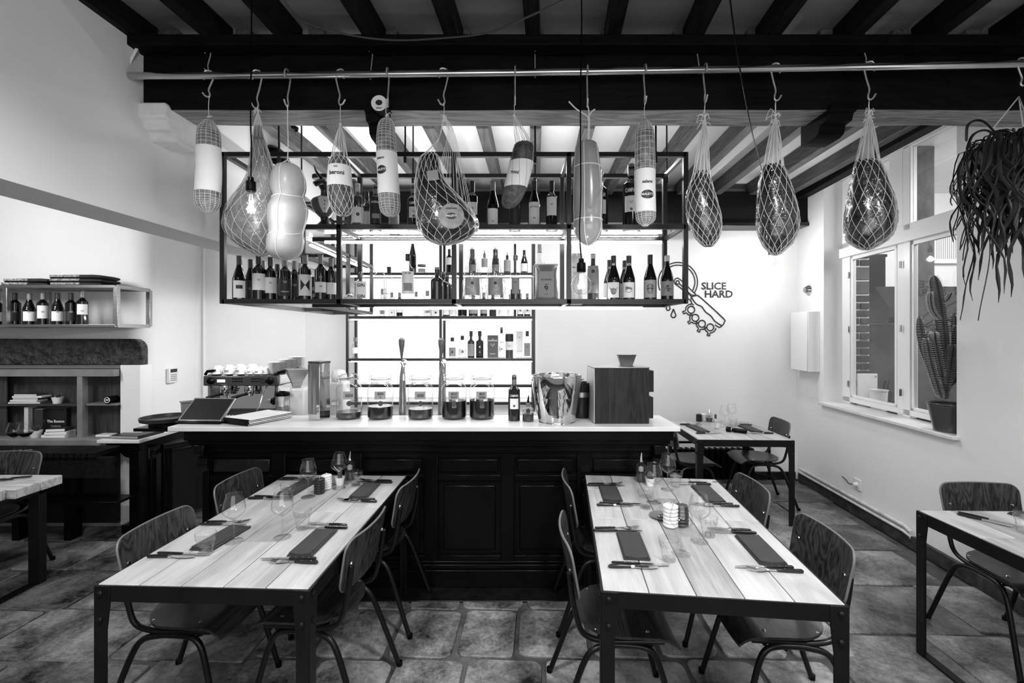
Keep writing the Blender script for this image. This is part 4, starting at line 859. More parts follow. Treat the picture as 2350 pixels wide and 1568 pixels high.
for s in (-1, 1): sg.tube([(0, -.042, .12), (s * .010, -.042, .135), (s * .02, -.042, .14), (s * .022, -.042, .155)], .002, 4).tube([(s * .010, -.042, .135), (s * .009, -.042, .152)], .002, 4)
sg.build('stag_mark', WINK, t)
carton(1192, .075, .29, LABEL, 'pale whisky carton with a small landscape print near the right end', [('SPEY', .22, .014, LABELG), ('~~~', .07, .03, LABELG)])
bottle(1169, 5.06, UZ[2] + .02, .25, 'can', mat('grey_tin', .05, .3), CAPD, 'dark whisky tube with a white middle label', cat='tin', label=(.33, .7, LABEL, 1.3), texts=[('#lines', .5, .02, INK)], group='boxes on the whisky shelf', name='whisky_tube', cap0=.72)
bb(815, 2, .22, 'slim', 'clear bottle alone at the left end of the whisky shelf', CLEARB, CAPG, (.2, .5, LABEL, .9))
# rows of glasses on the lower wall shelves
tp = None
for row, (zz, n_, y_) in enumerate(((UZ[2] + .02, 8, 5.06), (UZ[1] + .02, 6, 5.06))):
    for k in range(n_):
        x = UX[0] + .14 + k * (.84 if row == 0 else .8) / n_
        if tp is None:
            tp = thing('shelf_tumbler', '', 'glass', (x, y_, zz)); M().lathe([(0, .002), (.032, 0), (.036, .035), (.036, .038), (.03, .034), (0, .006)], 18, cap=False).build('bowl', GLASSF, tp); o = tp
        else: o = dup(tp, (x, y_, zz))
        o['label'] = 'low clear glass in the row on the %s' % ('long shelf above the jars' if row == 0 else 'shelf level with the jar necks'); o['group'] = 'low glasses, %s row' % ('upper' if row == 0 else 'lower')
# bottles on the marble
wb(1180, 3.15, .31, 'spi', 'aperitif bottle lettered CAMPARI standing on the marble beside the last jar', (.27, .50, LABEL, .75), [('CAMPARI', .56, .021, WINK), ('#seal', .34, .010, INK)], g='bottles on the marble bar', z=ZC, gm=GREENB, cap=CAPG, cap0=.80)
t = sp(1212, 3.13, .125, 'sho', 'small square dropper bottle with round black sticker on the marble', None, [], g='bottles on the marble bar', z=ZC, rs=.72, liquid=.4, cap=CAPG, cap0=.8)
M().tube([(0, 0, .12), (0, 0, .14), (.004, 0, .175)], [.012, .007, .003], 8).build('pour_spout', BLACK, t)
st = M().lathe([(0, 0), (.015, 0), (.015, .0015), (0, .0015)], 18).tr(Matrix.Translation((0, -.040, .075)) @ Matrix.Rotation(pi / 2, 4, 'X')).build('round_sticker', LABELD, t)
for px, dy, d_ in ((1288, .04, 'left'), (1312, .02, 'right')):
    bottle(px, 3.13 + dy, ZC + .03, .30, 'bdx', WINEB, CAPW, 'screw capped bottle standing inside the steel wine bucket, %s one' % d_, group='bottles in the wine bucket', label=None, rs=.9, cap0=.85)
# ================================================================ ALCOVE ON THE LEFT
al = thing('wall_rack', 'steel framed wall rack holding six wine bottles above the dark mantel beam', 'shelf', (-3.8, 3.9, 1.73))
LA = lambda m: m.tr(Matrix.Translation((3.8, -3.9, -1.73)))
XRk = PX(268, 3.70); zt, zb = PY(658, 3.70), PY(748, 3.70)
for y in (3.70, 4.03):
    for z in (zt, zb): LA(M().bar((-5.0, y, z), (XRk, y, z), .035, .022)).build('rail', BRUSH, al, .002)
    for x in (-5.0, PX(15, 3.70), XRk): LA(M().bar((x, y, zb), (x, y, zt), .035, .030)).build('upright', BRUSH, al, .002)
for z in (zt, zb):
    for x in (PX(15, 3.70), XRk): LA(M().bar((x, 3.70, z), (x, 4.03, z), .022, .03)).build('cross_rail', BRUSH, al, .002)
    LA(M().box(-5.0, XRk - .01, 3.71, 4.03, z - .004, z + .008)).build('shelf_plate', mat('rack_plate', .15, .3, metal=.7), al)
GA = 'wine bottles on the steel wall rack'
rack = [(-6, 'bdx', 'partly out of view at the left edge', LABELG, .25), (34, 'bdx', 'with a black label, first right of the rack upright', LABELD, .268), (67, 'bgy', 'with a low white label, second on the rack', LABEL, .262), (98, 'bdx', 'with narrow cream label, third on the rack', LABEL, .266), (132, 'bgy', 'with a broad cream label, fourth on the rack', LABEL, .266), (163, 'bdx', 'with a black label, fifth on the rack', LABELD, .266), (189, 'bdx', 'tallest with a high square white label, last on the rack', LABEL, .285)]
for px, kd, d_, lm, h in rack:
    bottle(px, 3.80, zb + .009, h, kd, WINEB, CAPD if lm is not LABEL or px == 132 else CAPG, 'wine bottle ' + d_, label=((.3, .6) if px == 189 else (.12, .42) if px != 98 else (.2, .6)) + (lm, 1.0), texts=[('#lines', .4, .012, WINK if lm is LABELD else INK)], group=GA)
SH = mat('folded_dark_shirt', .012, .8, var=.4, scale=9, bump=.5); SHP = mat('shirt_print', .25, .8, var=.9, scale=60)
for px, w_, d_ in ((78, .36, 'left pile'), (192, .42, 'right pile')):
    for k in range(2 if px < 100 else 3):
        t = thing('folded_shirt', 'folded black printed shirt on top of the wall rack, %s, %s' % (d_, ('bottom', 'next to bottom', 'topmost')[k] if px > 100 else ('bottom', 'top')[k]), 'shirt', (PX(px, 3.82) + R.uniform(-.01, .01), 3.84, zt + .010 + .031 * k), R.uniform(-.05, .05), 'folded shirts on the wall rack')
        s_ = [(0, 0, 0, w_ / 2, .11), (0, 0, .008, w_ / 2 + .008, .12), (.01, 0, .022, w_ / 2 - .01, .115), (.03, 0, .031, w_ / 2 - .06, .09)]
        M().loft(s_, 28, True, lambda a, k_, j: 1 + .04 * sin(a * 5) if 0 else (abs(cos(a)) ** 8 + abs(sin(a)) ** 8) ** -.125 * (1 + .02 * sin(a * 9 + k_))).build('cloth', SH, t)
        M().box(-w_ / 2 + .03, w_ * .15, -.124, -.10, .008, .026).build('print', SHP, t, .003)
# mantel beam with rounded upper corner
mx0, mx1, mz0, mz1 = -6.0, PX(325, 3.985), PY(838, 3.985), PY(778, 3.985)
poly = [(mx0, mz0), (mx1, mz0), (mx1, mz1 - .09)] + [(mx1 - .09 + .09 * cos(radians(a)), mz1 - .09 + .09 * sin(radians(a))) for a in (20, 45, 70, 90)] + [(mx0, mz1)]
mm, nt, bb_ = base('hammered_dark_mantel'); co = coords(nt, (1, 1, 1)); v = tex(nt, co, 16, 5, .6); v2 = tex(nt, co, 4, 3)
nt.links.new(ramp(nt, v, [(.4, .004), (.7, .05)]), bb_.inputs['Base Color']); bb_.inputs['Roughness'].default_value = .22; bumpn(nt, v, bb_, 1.0, .05)
tag(M().prism(poly, 3.985, 4.06, 'y').build('mantel_beam', mm, None, .008), 'dark glossy adzed wooden mantel beam below the wall rack', 'beam')
# cabinet recess under the beam
cb = thing('open_cabinet', 'grey framed open cabinet with books and pots under the mantel beam', 'cabinet', (-3.9, 3.98, .75))
LC = lambda m: m.tr(Matrix.Translation((3.9, -3.98, -.75)))
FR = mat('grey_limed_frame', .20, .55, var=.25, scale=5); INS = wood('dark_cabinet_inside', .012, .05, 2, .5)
cz0, cz1, cx1, ym = PY(1005, 3.92), PY(848, 3.92), PX(265, 3.92), PX(187, 3.92)
for nm, a in (('top_frame', (-6, cx1, 3.90, 3.96, cz1 - .06, cz1)), ('bottom_frame', (-6, cx1 + .08, 3.84, 3.98, cz0 - .07, cz0)), ('centre_stile', (ym - .022, ym + .022, 3.90, 3.96, cz0, cz1 - .06)), ('sill_board', (-6, cx1, 3.86, 4.3, cz0 - .005, cz0 + .006))): LC(M().box(*a)).build(nm, FR, cb, .003)
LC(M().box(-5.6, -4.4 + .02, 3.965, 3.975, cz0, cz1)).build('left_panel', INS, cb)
sh = mat('dark_shelf', .04, .4)
zs = PY(925, 3.99)
LC(M().box(-4.5, ym, 3.93, 4.045, zs - .018, zs)).build('shelf', sh, cb); LC(M().box(ym + .03, cx1, 3.93, 4.045, zs - .014, zs + .004)).build('shelf', mat('pale_shelf', .15, .5), cb)
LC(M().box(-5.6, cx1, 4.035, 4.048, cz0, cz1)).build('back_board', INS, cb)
struct('trim_2', M().box(cx1, PX(328, 4.0), 3.97, 4.1, .02, mz0), WHITE)
def book(x, y, z, w_, d_, h, m_, lab, rz=0, grp='books in the open cabinet', up=False):
    t = thing('book', lab, 'book', (x, y, z), rz, grp)
    if up: M().box(-w_ / 2, w_ / 2, -d_ / 2, d_ / 2, 0, h).build('cover', m_, t, .002); M().box(-w_ / 2 + .003, w_ / 2 - .003, -d_ / 2 + .003, d_ / 2 + .001, .004, h + .0005).build('pages', LABEL, t)
    else: M().box(-w_ / 2, w_ / 2, -d_ / 2, d_ / 2, 0, h).build('cover', m_, t, .001); M().box(-w_ / 2 - .0005, w_ / 2 - .004, -d_ / 2 - .0008, d_ / 2 - .004, .003, h - .003).build('pages', LABEL, t)
    return t
bm = [mat('book_cover_%s' % k, v_, .4) for k, v_ in (('black', .01), ('grey', .12), ('white', .6), ('dark', .03))]
yb = 3.985
for k, (w_, m_, d_) in enumerate(((.27, 1, 'bottom, grey spine'), (.24, 2, 'second, white spine'), (.22, 0, 'third, black cover'), (.25, 2, 'fourth, pale edge'), (.20, 3, 'top, dark magazine'))):
    book(PX(72, yb) + R.uniform(-.02, .02), yb - .01, zs + .001 + k * .017, w_, .09, .016, bm[m_], 'book lying in the pile on the cabinet shelf, ' + d_, R.uniform(-.06, .06))
zf = cz0 + .007
for px, w_, h, m_, d_ in ((68, .035, .25, 2, 'upright white spine book left of the small pot'), (78, .03, .24, 1, 'upright grey spine book beside the white spine book'), (96, .07, .23, 3, 'upright patterned book standing behind the pot')): book(PX(px, yb), yb + .01, zf, w_, .08, h, bm[m_], d_, up=True)
t = book(PX(127, yb), yb + .02, zf, .18, .03, .235, bm[0], 'large black cookbook lettered The Boston, standing behind the lying books', up=True); text_flat('The Boston', .032).at(0, -.017, .12).build('lettering', WINK, t); text_flat('Cookbook', .02).at(0, -.017, .08).build('lettering', LABELG, t)
for k, (x, m_, d_) in enumerate(((0, 2, 'lowest white book lying before the black cookbook'), (.015, 2, 'white book lettered on its spine, middle of the lying pile'), (.01, 3, 'topmost dark book of the small lying pile'))): book(PX(135, 3.93) + x, 3.93, zf + k * .026, .20 - .03 * k, .10, .025, bm[m_], d_, .1 * k)
book(PX(245, 3.96), 3.96, zf, .12, .08, .018, bm[2], 'single white book lying in the right compartment')
def pot_plant(x, y, z, r, h, lab, leaf='ball', cat='potted plant', cols=CERAM):
    t = thing('potted_cactus', lab, cat, (x, y, z), R.uniform(0, 3), 'small pots'); M().lathe([(0, .002), (r * .72, 0), (r, h), (r * .9, h), (r * .68, h * .75), (0, h * .75)], 24, cap=False).build('pot', cols, t)
    M().lathe([(0, h * .76), (r * .8, h * .77), (r * .84, h * .7)], 16).build('soil', INK, t)
    cg = mat('small_cactus', .05, .6, var=.4, scale=40)
    if leaf == 'ball': M().loft(cr([(0, 0, h * .75, r * .3, r * .3), (0, 0, h * 1.0, r * .62, r * .62), (0, 0, h * 1.4, r * .66, r * .66), (0, 0, h * 1.75, r * .3, r * .3), (0, 0, h * 1.8, .001, .001)], 4), 24, True, lambda a, k, j: 1 + .12 * (j % 2)).build('cactus', cg, t)
    if leaf == 'tall': M().loft(cr([(0, 0, h * .75, r * .4, r * .3), (0, 0, h * 1.3, r * .5, r * .4), (0, 0, h * 2.1, r * .45, r * .35), (0, 0, h * 2.3, .001, .001)], 4), 20, True, lambda a, k, j: 1 + .12 * (j % 2)).build('cactus', cg, t)
    if leaf == 'leafy':
        lf = M()
        for q in range(14):
            a = q * 2.4; b_ = .2 + .5 * R.random(); lf.tube([(0, 0, h * .75), (r * b_ * cos(a), r * b_ * sin(a), h * 1.3), (r * 1.3 * b_ * cos(a), r * 1.3 * b_ * sin(a), h * (1.4 + .4 * R.random()))], [.002, .007, .001], 5)
        lf.build('leaves', cg, t, kind='stuff')
    return t
pot_plant(PX(132, yb - .03), yb - .03, zs + .001, .04, .055, 'small white pot at the right end of the cabinet shelf, by the book pile', 'leafy')
pot_plant(PX(88, yb - .06), yb - .08, zf, .045, .06, 'small white pot of dark leaves on the cabinet floor among the books', 'leafy')
t = thing('tin_can', 'black tin with white ring lying in the right cabinet compartment', 'tin', (PX(253, 3.95), 3.96, zs + .035)); M().lathe([(0, 0), (.032, 0), (.032, .09), (0, .09)], 24).tr(Matrix.Rotation(pi / 2, 4, 'X')).at(0, .05, 0).build('body', BLACK, t); M().tube([(.022 * cos(a / 16 * 2 * pi), -.042, .022 * sin(a / 16 * 2 * pi)) for a in range(16)], .003, 5, True).build('ring', WINK, t); M().box(-.012, .012, -.043, -.040, -.004, .006).build('mark', WINK, t)
# dark slatted console bench below
cs = thing('console_table', 'dark slatted console table running below the open cabinet', 'table', (-4.3, 3.7, 0))
LS = lambda m: m.tr(Matrix.Translation((4.3, -3.7, 0)))
zk = PY(1040, 3.55)
for k in range(46):
    x = -5.6 + k * .052
    if x < PX(268, 3.6): put('slat', cached('slat', lambda: M().box(-.021, .021, -.125, .125, -.035, 0).mesh('slat', JOISTD)), cs, (x + 4.3, -.035, zk), None)
LS(M().box(-5.6, PX(268, 3.6), 3.56, 3.585, zk - .20, zk - .035)).build('apron', JOISTD, cs, .003); LS(M().box(-5.6, PX(268, 3.6), 3.6, 3.78, .33, .35)).build('lower_shelf', BLACK, cs, .003)
for px in (50, 168): LS(M().box(PX(px, 3.75) - .03, PX(px, 3.75) + .03, 3.7, 3.8, 0, zk - .035)).build('leg', BLACK, cs, .003)
struct('trim_3', M().box(-6, PX(264, 3.9), 3.93, 3.95, .05, cz0 - .07), mat('black_recess', .004, .9))  # thin black sheet standing behind the console, below the cabinet
# keypad
t = thing('alarm_keypad', 'white wall alarm keypad with dark display on the bright pillar side', 'keypad', (-3.255, 4.36, PY(862, 4.36)), pi / 2)
M().box(-.055, .055, -.03, 0, -.07, .07).build('case', CERAM, t, .006); M().box(-.04, .045, -.032, -.03, .03, .062).build('display', LABELD, t)
for i in range(4):
    for j in range(4): M().box(-.035 + i * .02, -.022 + i * .02, -.033, -.03, -.05 + j * .018, -.04 + j * .018).build('key', LABELG, t)
M().box
# socket, pipes, wall cabinet and round fitting on the right wall
def RW(y, z, off=0): return (XR(y) + off, y, z)
RA = atan2(.0889, 1)       # wall direction
wp = (XR(5.0) - .0, 5.0, (PY(718, 4.95) + PY(850, 4.95)) / 2)
t = thing('wall_cabinet', 'flat white box cabinet mounted on the right wall near the corner', 'cabinet', (XR(4.99), 4.99, wp[2]), -RA - pi / 2)
M().box(-.17, .17, -.12, 0, -.32, .32).build('case', WPAINT, t, .004); M().box(-.165, .165, -.128, -.121, -.315, .315).build('door', WPAINT, t, .003)
t = thing('wall_fitting', 'small round chrome fitting high on the right wall above the white cabinet', 'fitting', (XR(5.02), 5.02, PY(665, 5.0)), -RA - pi / 2)
M().lathe([(0, 0), (.055, 0), (.052, .02), (.03, .05), (0, .055)], 20).tr(Matrix.Rotation(pi / 2, 4, 'X')).build('disc', CHROME, t)
t = thing('wall_socket', 'white wall socket with a plugged dark cable low on the right wall', 'socket', (XR(4.22), 4.22, PY(1112, 4.22)), -RA - pi / 2)
M().box(-.05, .05, -.012, 0, -.05, .05).build('plate', CERAM, t, .004); M().lathe([(0, 0), (.02, 0), (.016, .03), (0, .035)], 14).tr(Matrix.Rotation(pi / 2, 4, 'X')).at(0, -.012, 0).build('plug', CERAM, t)
M().tube(cr([(0, -.04, 0), (-.05, -.05, -.01), (-.12, -.03, .0), (-.2, -.02, .01)], 5), .004, 6).build('cable', BLACK, t)
PIPE = mat('painted_pipe', .6, .4, var=.2, scale=12)
for k, (r_, z_) in enumerate(((.016, .155), (.012, .115))):
    pts = [(XR(y) - .03 - .01 * k, y, z_) for y in (5.15, 4.6, 4.1, 3.62)] + [(XR(3.57) - .025, 3.57, z_ - .02), (XR(3.56) - .01, 3.57, z_ - .06)]
    tag(M().tube(pts, r_, 10).build('heating_pipe', PIPE, None), '%s white painted heating pipe along the foot of the right wall' % ('thicker upper' if k == 0 else 'thinner lower'), 'pipe', 'heating pipes')
# radiator
rd = thing('radiator', 'black column radiator against the back wall behind the two seat table', 'radiator', (PX(1650, 5.15), 5.14, .06))
for k in range(16):
    x = -.62 + k * .065; put('column', cached('radcol', lambda: M().loft(cr([(0, 0, 0, .018, .05), (0, 0, .02, .028, .06), (0, 0, .30, .028, .06), (0, 0, .32, .018, .05)], 2), 14).mesh('column', BLACK)), rd, (x, 0, 0))
for z in (.05, .30): M().tube([(-.64, 0, z), (.38, 0, z)], .02, 8).build('header_pipe', BLACK, rd)
M().tube([(-.64, -.02, .40), (.50, -.02, .40), (.54, -.02, .39), (.55, -.02, .35), (.55, -.02, -.02)], .014, 8).build('feed_pipe', BLACK, rd)
M().tube([(.38, 0, .05), (.50, -.03, .03), (.6, -.06, .0)], .016, 8).build('valve_pipe', BLACK, rd)
# wall drawing of slicer
sg = thing('wall_drawing', 'black line drawing of a slicing knife and rings lettered SLICE HARD on the back wall', 'sign', (PX(1600, YB), YB, 0))
sgx = PX(1600, YB); LW = .0068
def W8(x, y): q = P(1500 + x / 6.535, 560 + y / 6.535, YB - .004); return (q.x - sgx, -.005, q.z)
def ln(pts, nm='line', sm_=3, closed=False):
    pts = cr(pts, sm_) if sm_ > 1 else pts
    m_ = M().tube([W8(*p) for p in pts], LW, 6); m_.v = [(x, -.005 + (y + .005) * .25, z) for x, y, z in m_.v]; m_.build(nm, INK, sg)
def arcp(cx, cy, r_, a0, a1, n_=24): return [(cx + r_ * cos(radians(a0 + (a1 - a0) * k / n_)), cy + r_ * sin(radians(a0 + (a1 - a0) * k / n_))) for k in range(n_ + 1)]
ln(arcp(364, 572, 295, -205, 35, 40), 'blade_outline', 1); ln(arcp(364, 572, 255, -190, 30, 40), 'blade_outline', 1)
ln([(640, 765), (400, 535), (345, 515), (312, 545), (325, 600), (550, 765)], 'arm_line', 2); ln([(385, 595), (560, 760)], 'arm_line', 1); ln(arcp(360, 577, 26, 0, 360), 'pivot_ring', 1)
ln([(550, 765), (600, 770), (650, 775), (700, 800), (1040, 1110), (1062, 1170), (1030, 1225), (980, 1250), (920, 1210)], 'handle_line', 3)
ln([(550, 765), (580, 820), (640, 900), (720, 940), (780, 1020), (860, 1080), (920, 1160), (1020, 1225)], 'handle_line', 4); ln([(575, 790), (640, 775)], 'handle_line', 1); ln([(515, 815), (560, 860), (560, 820), (575, 790)], 'handle_line', 1); ln([(560, 850), (570, 890), (600, 920)], 'handle_line', 2)
for cx, cy, ax, ay in ((563, 987, -110, 40), (626, 1108, -90, 65), (725, 1198, -45, 95), (850, 1250, -25, 108)):
    ln(arcp(cx, cy, 52, 0, 360), 'ring', 1)
    a = math.degrees(atan2(ay, ax)); ln(arcp(cx, cy, 84, a + 12, a + 110, 12), 'ring_outline', 1); ln(arcp(cx, cy, 84, a - 12, a - 95, 12), 'ring_outline', 1)
    u = Vector((ax, ay)).normalized(); v_ = Vector((-u.y, u.x)); c_ = Vector((cx, cy))
    pp = [c_ + u * 84 + v_ * 14, c_ + u * 112 + v_ * 14, c_ + u * 112 + v_ * 22, c_ + u * 128 + v_ * 22, c_ + u * 128 - v_ * 22, c_ + u * 112 - v_ * 22, c_ + u * 112 - v_ * 14, c_ + u * 84 - v_ * 14]
    ln([tuple(p) for p in pp], 'spike', 1)
for cx, cy, s in ((218, 960, .8), (297, 1060, 1)): ln([(cx, cy - 85 * s), (cx - 30 * s, cy - 10 * s), (cx - 36 * s, cy + 12 * s), (cx - 22 * s, cy + 38 * s), (cx, cy + 44 * s), (cx + 22 * s, cy + 38 * s), (cx + 36 * s, cy + 12 * s), (cx + 30 * s, cy - 10 * s), (cx, cy - 85 * s)], 'drop', 2)
for s, x, y, sz in (('SLICE', 903, 637, .118), ('HARD', 975, 757, .118)):
    q = W8(x, y); text_flat(s, sz * .96, 1.06).at(q[0], -.004, q[2]).build('lettering', INK, sg)
# small vertical pipe in the corner behind the espresso machine
tag(M().tube([(PX(462, 4.75) + .02, 4.76, .9), (PX(462, 4.75) + .02, 4.76, 2.9)], .012, 8).build('corner_pipe', WPAINT), 'thin white vertical pipe beside the bright pillar', 'pipe')
# kitchen things seen through the window
kp = mat('stainless_panel', .07, .35, metal=.7, var=.5, scale=3)
t = thing('steel_splashback', 'dark stainless panel behind the kitchen range, seen through the window', 'panel', (4.4, 5.27, .8)); M().box(-.36, .9, 0, .02, 0, .98).build('sheet', kp, t)
for x in (-.26, .3): 
    for z in (.3, .8): M().lathe([(0, 0), (.012, 0), (0, .006)], 8).tr(Matrix.Rotation(pi / 2, 4, 'X')).at(x, -.002, z).build('screw', INK, t)
t = thing('extractor_hood', 'dark steel extractor hood above the panel, seen through the window', 'hood', (4.4, 5.0, 1.80))
M().prism([(.28, 0), (-.1, 0), (-.1, .16), (.1, .40), (.28, .40)], -.36, .95, 'x').build('canopy', mat('hood_steel', .035, .35, metal=.6), t); M().box(-.37, .96, -.11, -.10, -.01, .05).build('lip', BLACK, t)
t = thing('hood_duct', 'black upright duct left of the extractor hood in the kitchen', 'duct', (PX(2012, 5.1), 5.1, 2.13)); M().box(-.10, .10, 0, .15, 0, .42).build('duct', BLACK, t, .004); M().box(-.11, .11, -.01, .16, .40, .43).build('flange', BLACK, t)
t = thing('cutting_board', 'white cutting board leaning in the kitchen behind the left pane', 'board', (3.60, 4.64, .93)); M().box(-.10, .10, -.01, .01, 0, .34).build('board', CERAM, t, .004); M().lathe([(.012, -.011), (.012, .011)], 12).tr(Matrix.Rotation(pi / 2, 4, 'X')).at(.08, 0, .31).build('hang_hole', LABELG, t)
t = thing('food_tub', 'round pale tub on the kitchen counter behind the left pane', 'tub', (3.58, 4.47, .93)); M().lathe([(0, 0), (.065, 0), (.075, .19), (.08, .19), (.08, .20), (0, .20)], 28).build('tub', CERAM, t)
t = thing('knife_block', 'knives with black handles in a block on the kitchen counter', 'knife block', (PX(2032, 4.5), 4.52, .93)); M().box(-.03, .03, -.04, .04, 0, .18).tr(Matrix.Rotation(.15, 4, 'Y')).build('block', BLACK, t, .003)
for x in (-.015, .02): M().tube([(x, 0, .16), (x + .03, 0, .28)], .011, 8).build('handle', BLACK, t)
tag(M().box(3.55, 4.6, 3.4, 4.9, .88, .93).build('kitchen_counter', kp), 'steel kitchen counter behind the window', 'worktop')
t = thing('wall_heater', 'white air vent unit high on the kitchen wall seen through the right pane', 'vent', (PX(2175, 5.2), 5.24, PY(583, 5.2))); M().box(-.13, .5, 0, .05, -.1, .3).build('case', WPAINT, t, .004)
for k in range(14): M().box(-.09 + k * .012 * 2, -.083 + k * .024, -.002, 0, -.05, .24).build('louvre', LABELG, t)
# ================================================================ CHAIRS AND TABLES
def make_chair():
    t = thing('school_chair', '', 'chair')
    TL = radians(11)
    def seat(u, v):
        s = 2 * u - 1
        w_ = .205 - .015 * (1 - v)
        if v < .38: w_ *= sqrt(max(0, 1 - ((.38 - v) / .38) ** 2 * .93))
        y = -.19 + .40 * v; z = .452 - .016 * (1 - s * s) * sin(pi * min(1, v * 1.1)) + (.012 if v < .1 else 0) * 0
        if v > .8: z -= ((v - .8) / .2) ** 2 * .05 * (1 - .35 * s * s)
        return (s * w_, y, z), (0, 0, 1)
    M().shell(seat, 14, 16, .011).build('seat', CHAIRS, t, 0, 50)
    def back(u, v):
        d = min(v, 1 - v) * .235; rc = .05
        w_ = .205 - (rc - sqrt(max(0, rc * rc - (rc - min(d, rc)) ** 2))) + .012 * v
        s = 2 * u - 1; x = s * w_; h = v * .235
        y = -.235 + .26 * x * x * 2.6 - sin(TL) * (h - .1); z = .585 + h * cos(TL)
        n = Vector((-x * 1.35, 1, sin(TL))).normalized(); return (x, y, z), tuple(n)
    vs_ = [0, .02, .06, .12, .2, .3, .42, .55, .68, .78, .86, .92, .96, .985, 1]
    M().shell(lambda u, v: back(u, vs_[round(v * 14)]), 16, 14, .011).build('backrest', CHAIRW, t, 0, 50)
    ed = M().tube([Vector(back(u, v)[0]) for u, v in [(0, q) for q in vs_] + [(k / 16, 1) for k in range(1, 17)] + [(1, q) for q in vs_[::-1][1:]]], .0052, 6); ed.build('edge_veneer', PLY, t)
    for s in (-1, 1):
        x = .178 * s
        up = cr([(x, -.232, .70), (x, -.222, .62), (x, -.205, .53), (x, -.175, .455), (x, -.10, .428), (x, .02, .428), (x, .15, .430)], 5)
        M().tube(up, .0115, 10).build('back_tube', TUBEM, t)
        for nm, y0, yy in (('leg', -.30, -.02), ('leg', .22, .04)):
            sg_ = -1 if y0 < 0 else 1
            p = [(x * 1.22, y0, 0), (x * 1.16, y0 * .82, .15), (x * 1.08, y0 * .60 + .0, .33), (x * 1.05, y0 * .45, .395), (x * 1.03, y0 * .22 - .0, .412), (x * 1.02, -.03, .414)]
            lg = M().tube(cr(p, 4), .0125, 10).build(nm, TUBEM, t)
            M().lathe([(.015, 0), (.015, .022), (.0125, .024)], 10, (x * 1.22, y0)).build('foot_cap', BLACK, lg)
        for z, yy in ((.655, -.20), ): 
            q, n = back(.5 + s * .40, .52); q = Vector(q)
            M().lathe([(0, 0), (.008, .0), (.006, .005), (0, .006)], 10).tr(Matrix.Translation(q + Vector((0, .006, 0))) @ Matrix.Rotation(-pi / 2 + TL, 4, 'X')).build('bolt', CHROME, t)
            M().lathe([(0, 0), (.008, .0), (.006, .005), (0, .006)], 10).tr(Matrix.Translation(q + Vector((0, -.006, 0))) @ Matrix.Rotation(pi / 2 + TL, 4, 'X')).build('bolt', CHROME, t)
        for y in (-.12, .09): M().lathe([(0, 0), (.009, 0), (.006, .004), (0, .005)], 10, (x * .85, y)).at(0, 0, .453).build('bolt', CHROME, t)
    for y in (-.10, .10): M().tube([(-.18, y, .418), (.18, y, .418)], .010, 8).build('crossbar', TUBEM, t)
    return t
CH = []
CHG = 'dark plywood school chairs'
def chair(x, y, rz, lab):
    """rz: direction the sitter faces, 0 = +Y (away from the camera)"""
    if not CH: o = make_chair(); CH.append(o); o.location = (x, y, 0); o.rotation_euler[2] = rz; o['label'] = lab; o['group'] = CHG
    else: o = dup(CH[0], (x, y, 0), rz, lab, CHG)
    return o
E = -pi / 2; Wd = pi / 2
bk_ = .235
def cpos(bx, by, rz, lab):
    """place by the middle of the backrest top"""
    d = Vector((-sin(rz), cos(rz))); chair(bx + d.x * .26, by + d.y * .26, rz, lab)
cpos(-1.665, 2.11, E - .04, 'dark plywood chair at the near left side of the left table')
cpos(-1.68, 2.76, E - .06, 'dark plywood chair at the far left side of the left table, by the dark bar')
cpos(-.63, 2.10, Wd - .10, 'dark plywood chair at the near right side of the left table, seen from its back')
cpos(-.585, 2.74, Wd - .08, 'dark plywood chair at the far right side of the left table, beside the bar front')
cpos(.215, 2.05, E - .05, 'dark plywood chair at the near left side of the right table, pale lit seat edge')
cpos(.305, 2.75, E - .03, 'dark plywood chair at the far left side of the right table, against the dark bar')
cpos(1.40, 2.01, Wd - .08, 'large dark wavy grained chair at the near right side of the right table')
cpos(1.42, 2.65, Wd - .05, 'dark plywood chair at the far right side of the right table')
cpos(2.70, 4.55, Wd - .12, 'dark plywood chair at the right of the small back table, near the corner')
cpos(1.50, 4.50, E, 'dark plywood chair at the left of the small back table, mostly hidden by the bar')
cpos(2.67, 2.65, pi - .05, 'dark plywood chair facing the camera behind the table at the right edge')
cpos(-3.62, 3.35, pi, 'dark plywood chair facing the camera behind the rough plank table at the left edge')
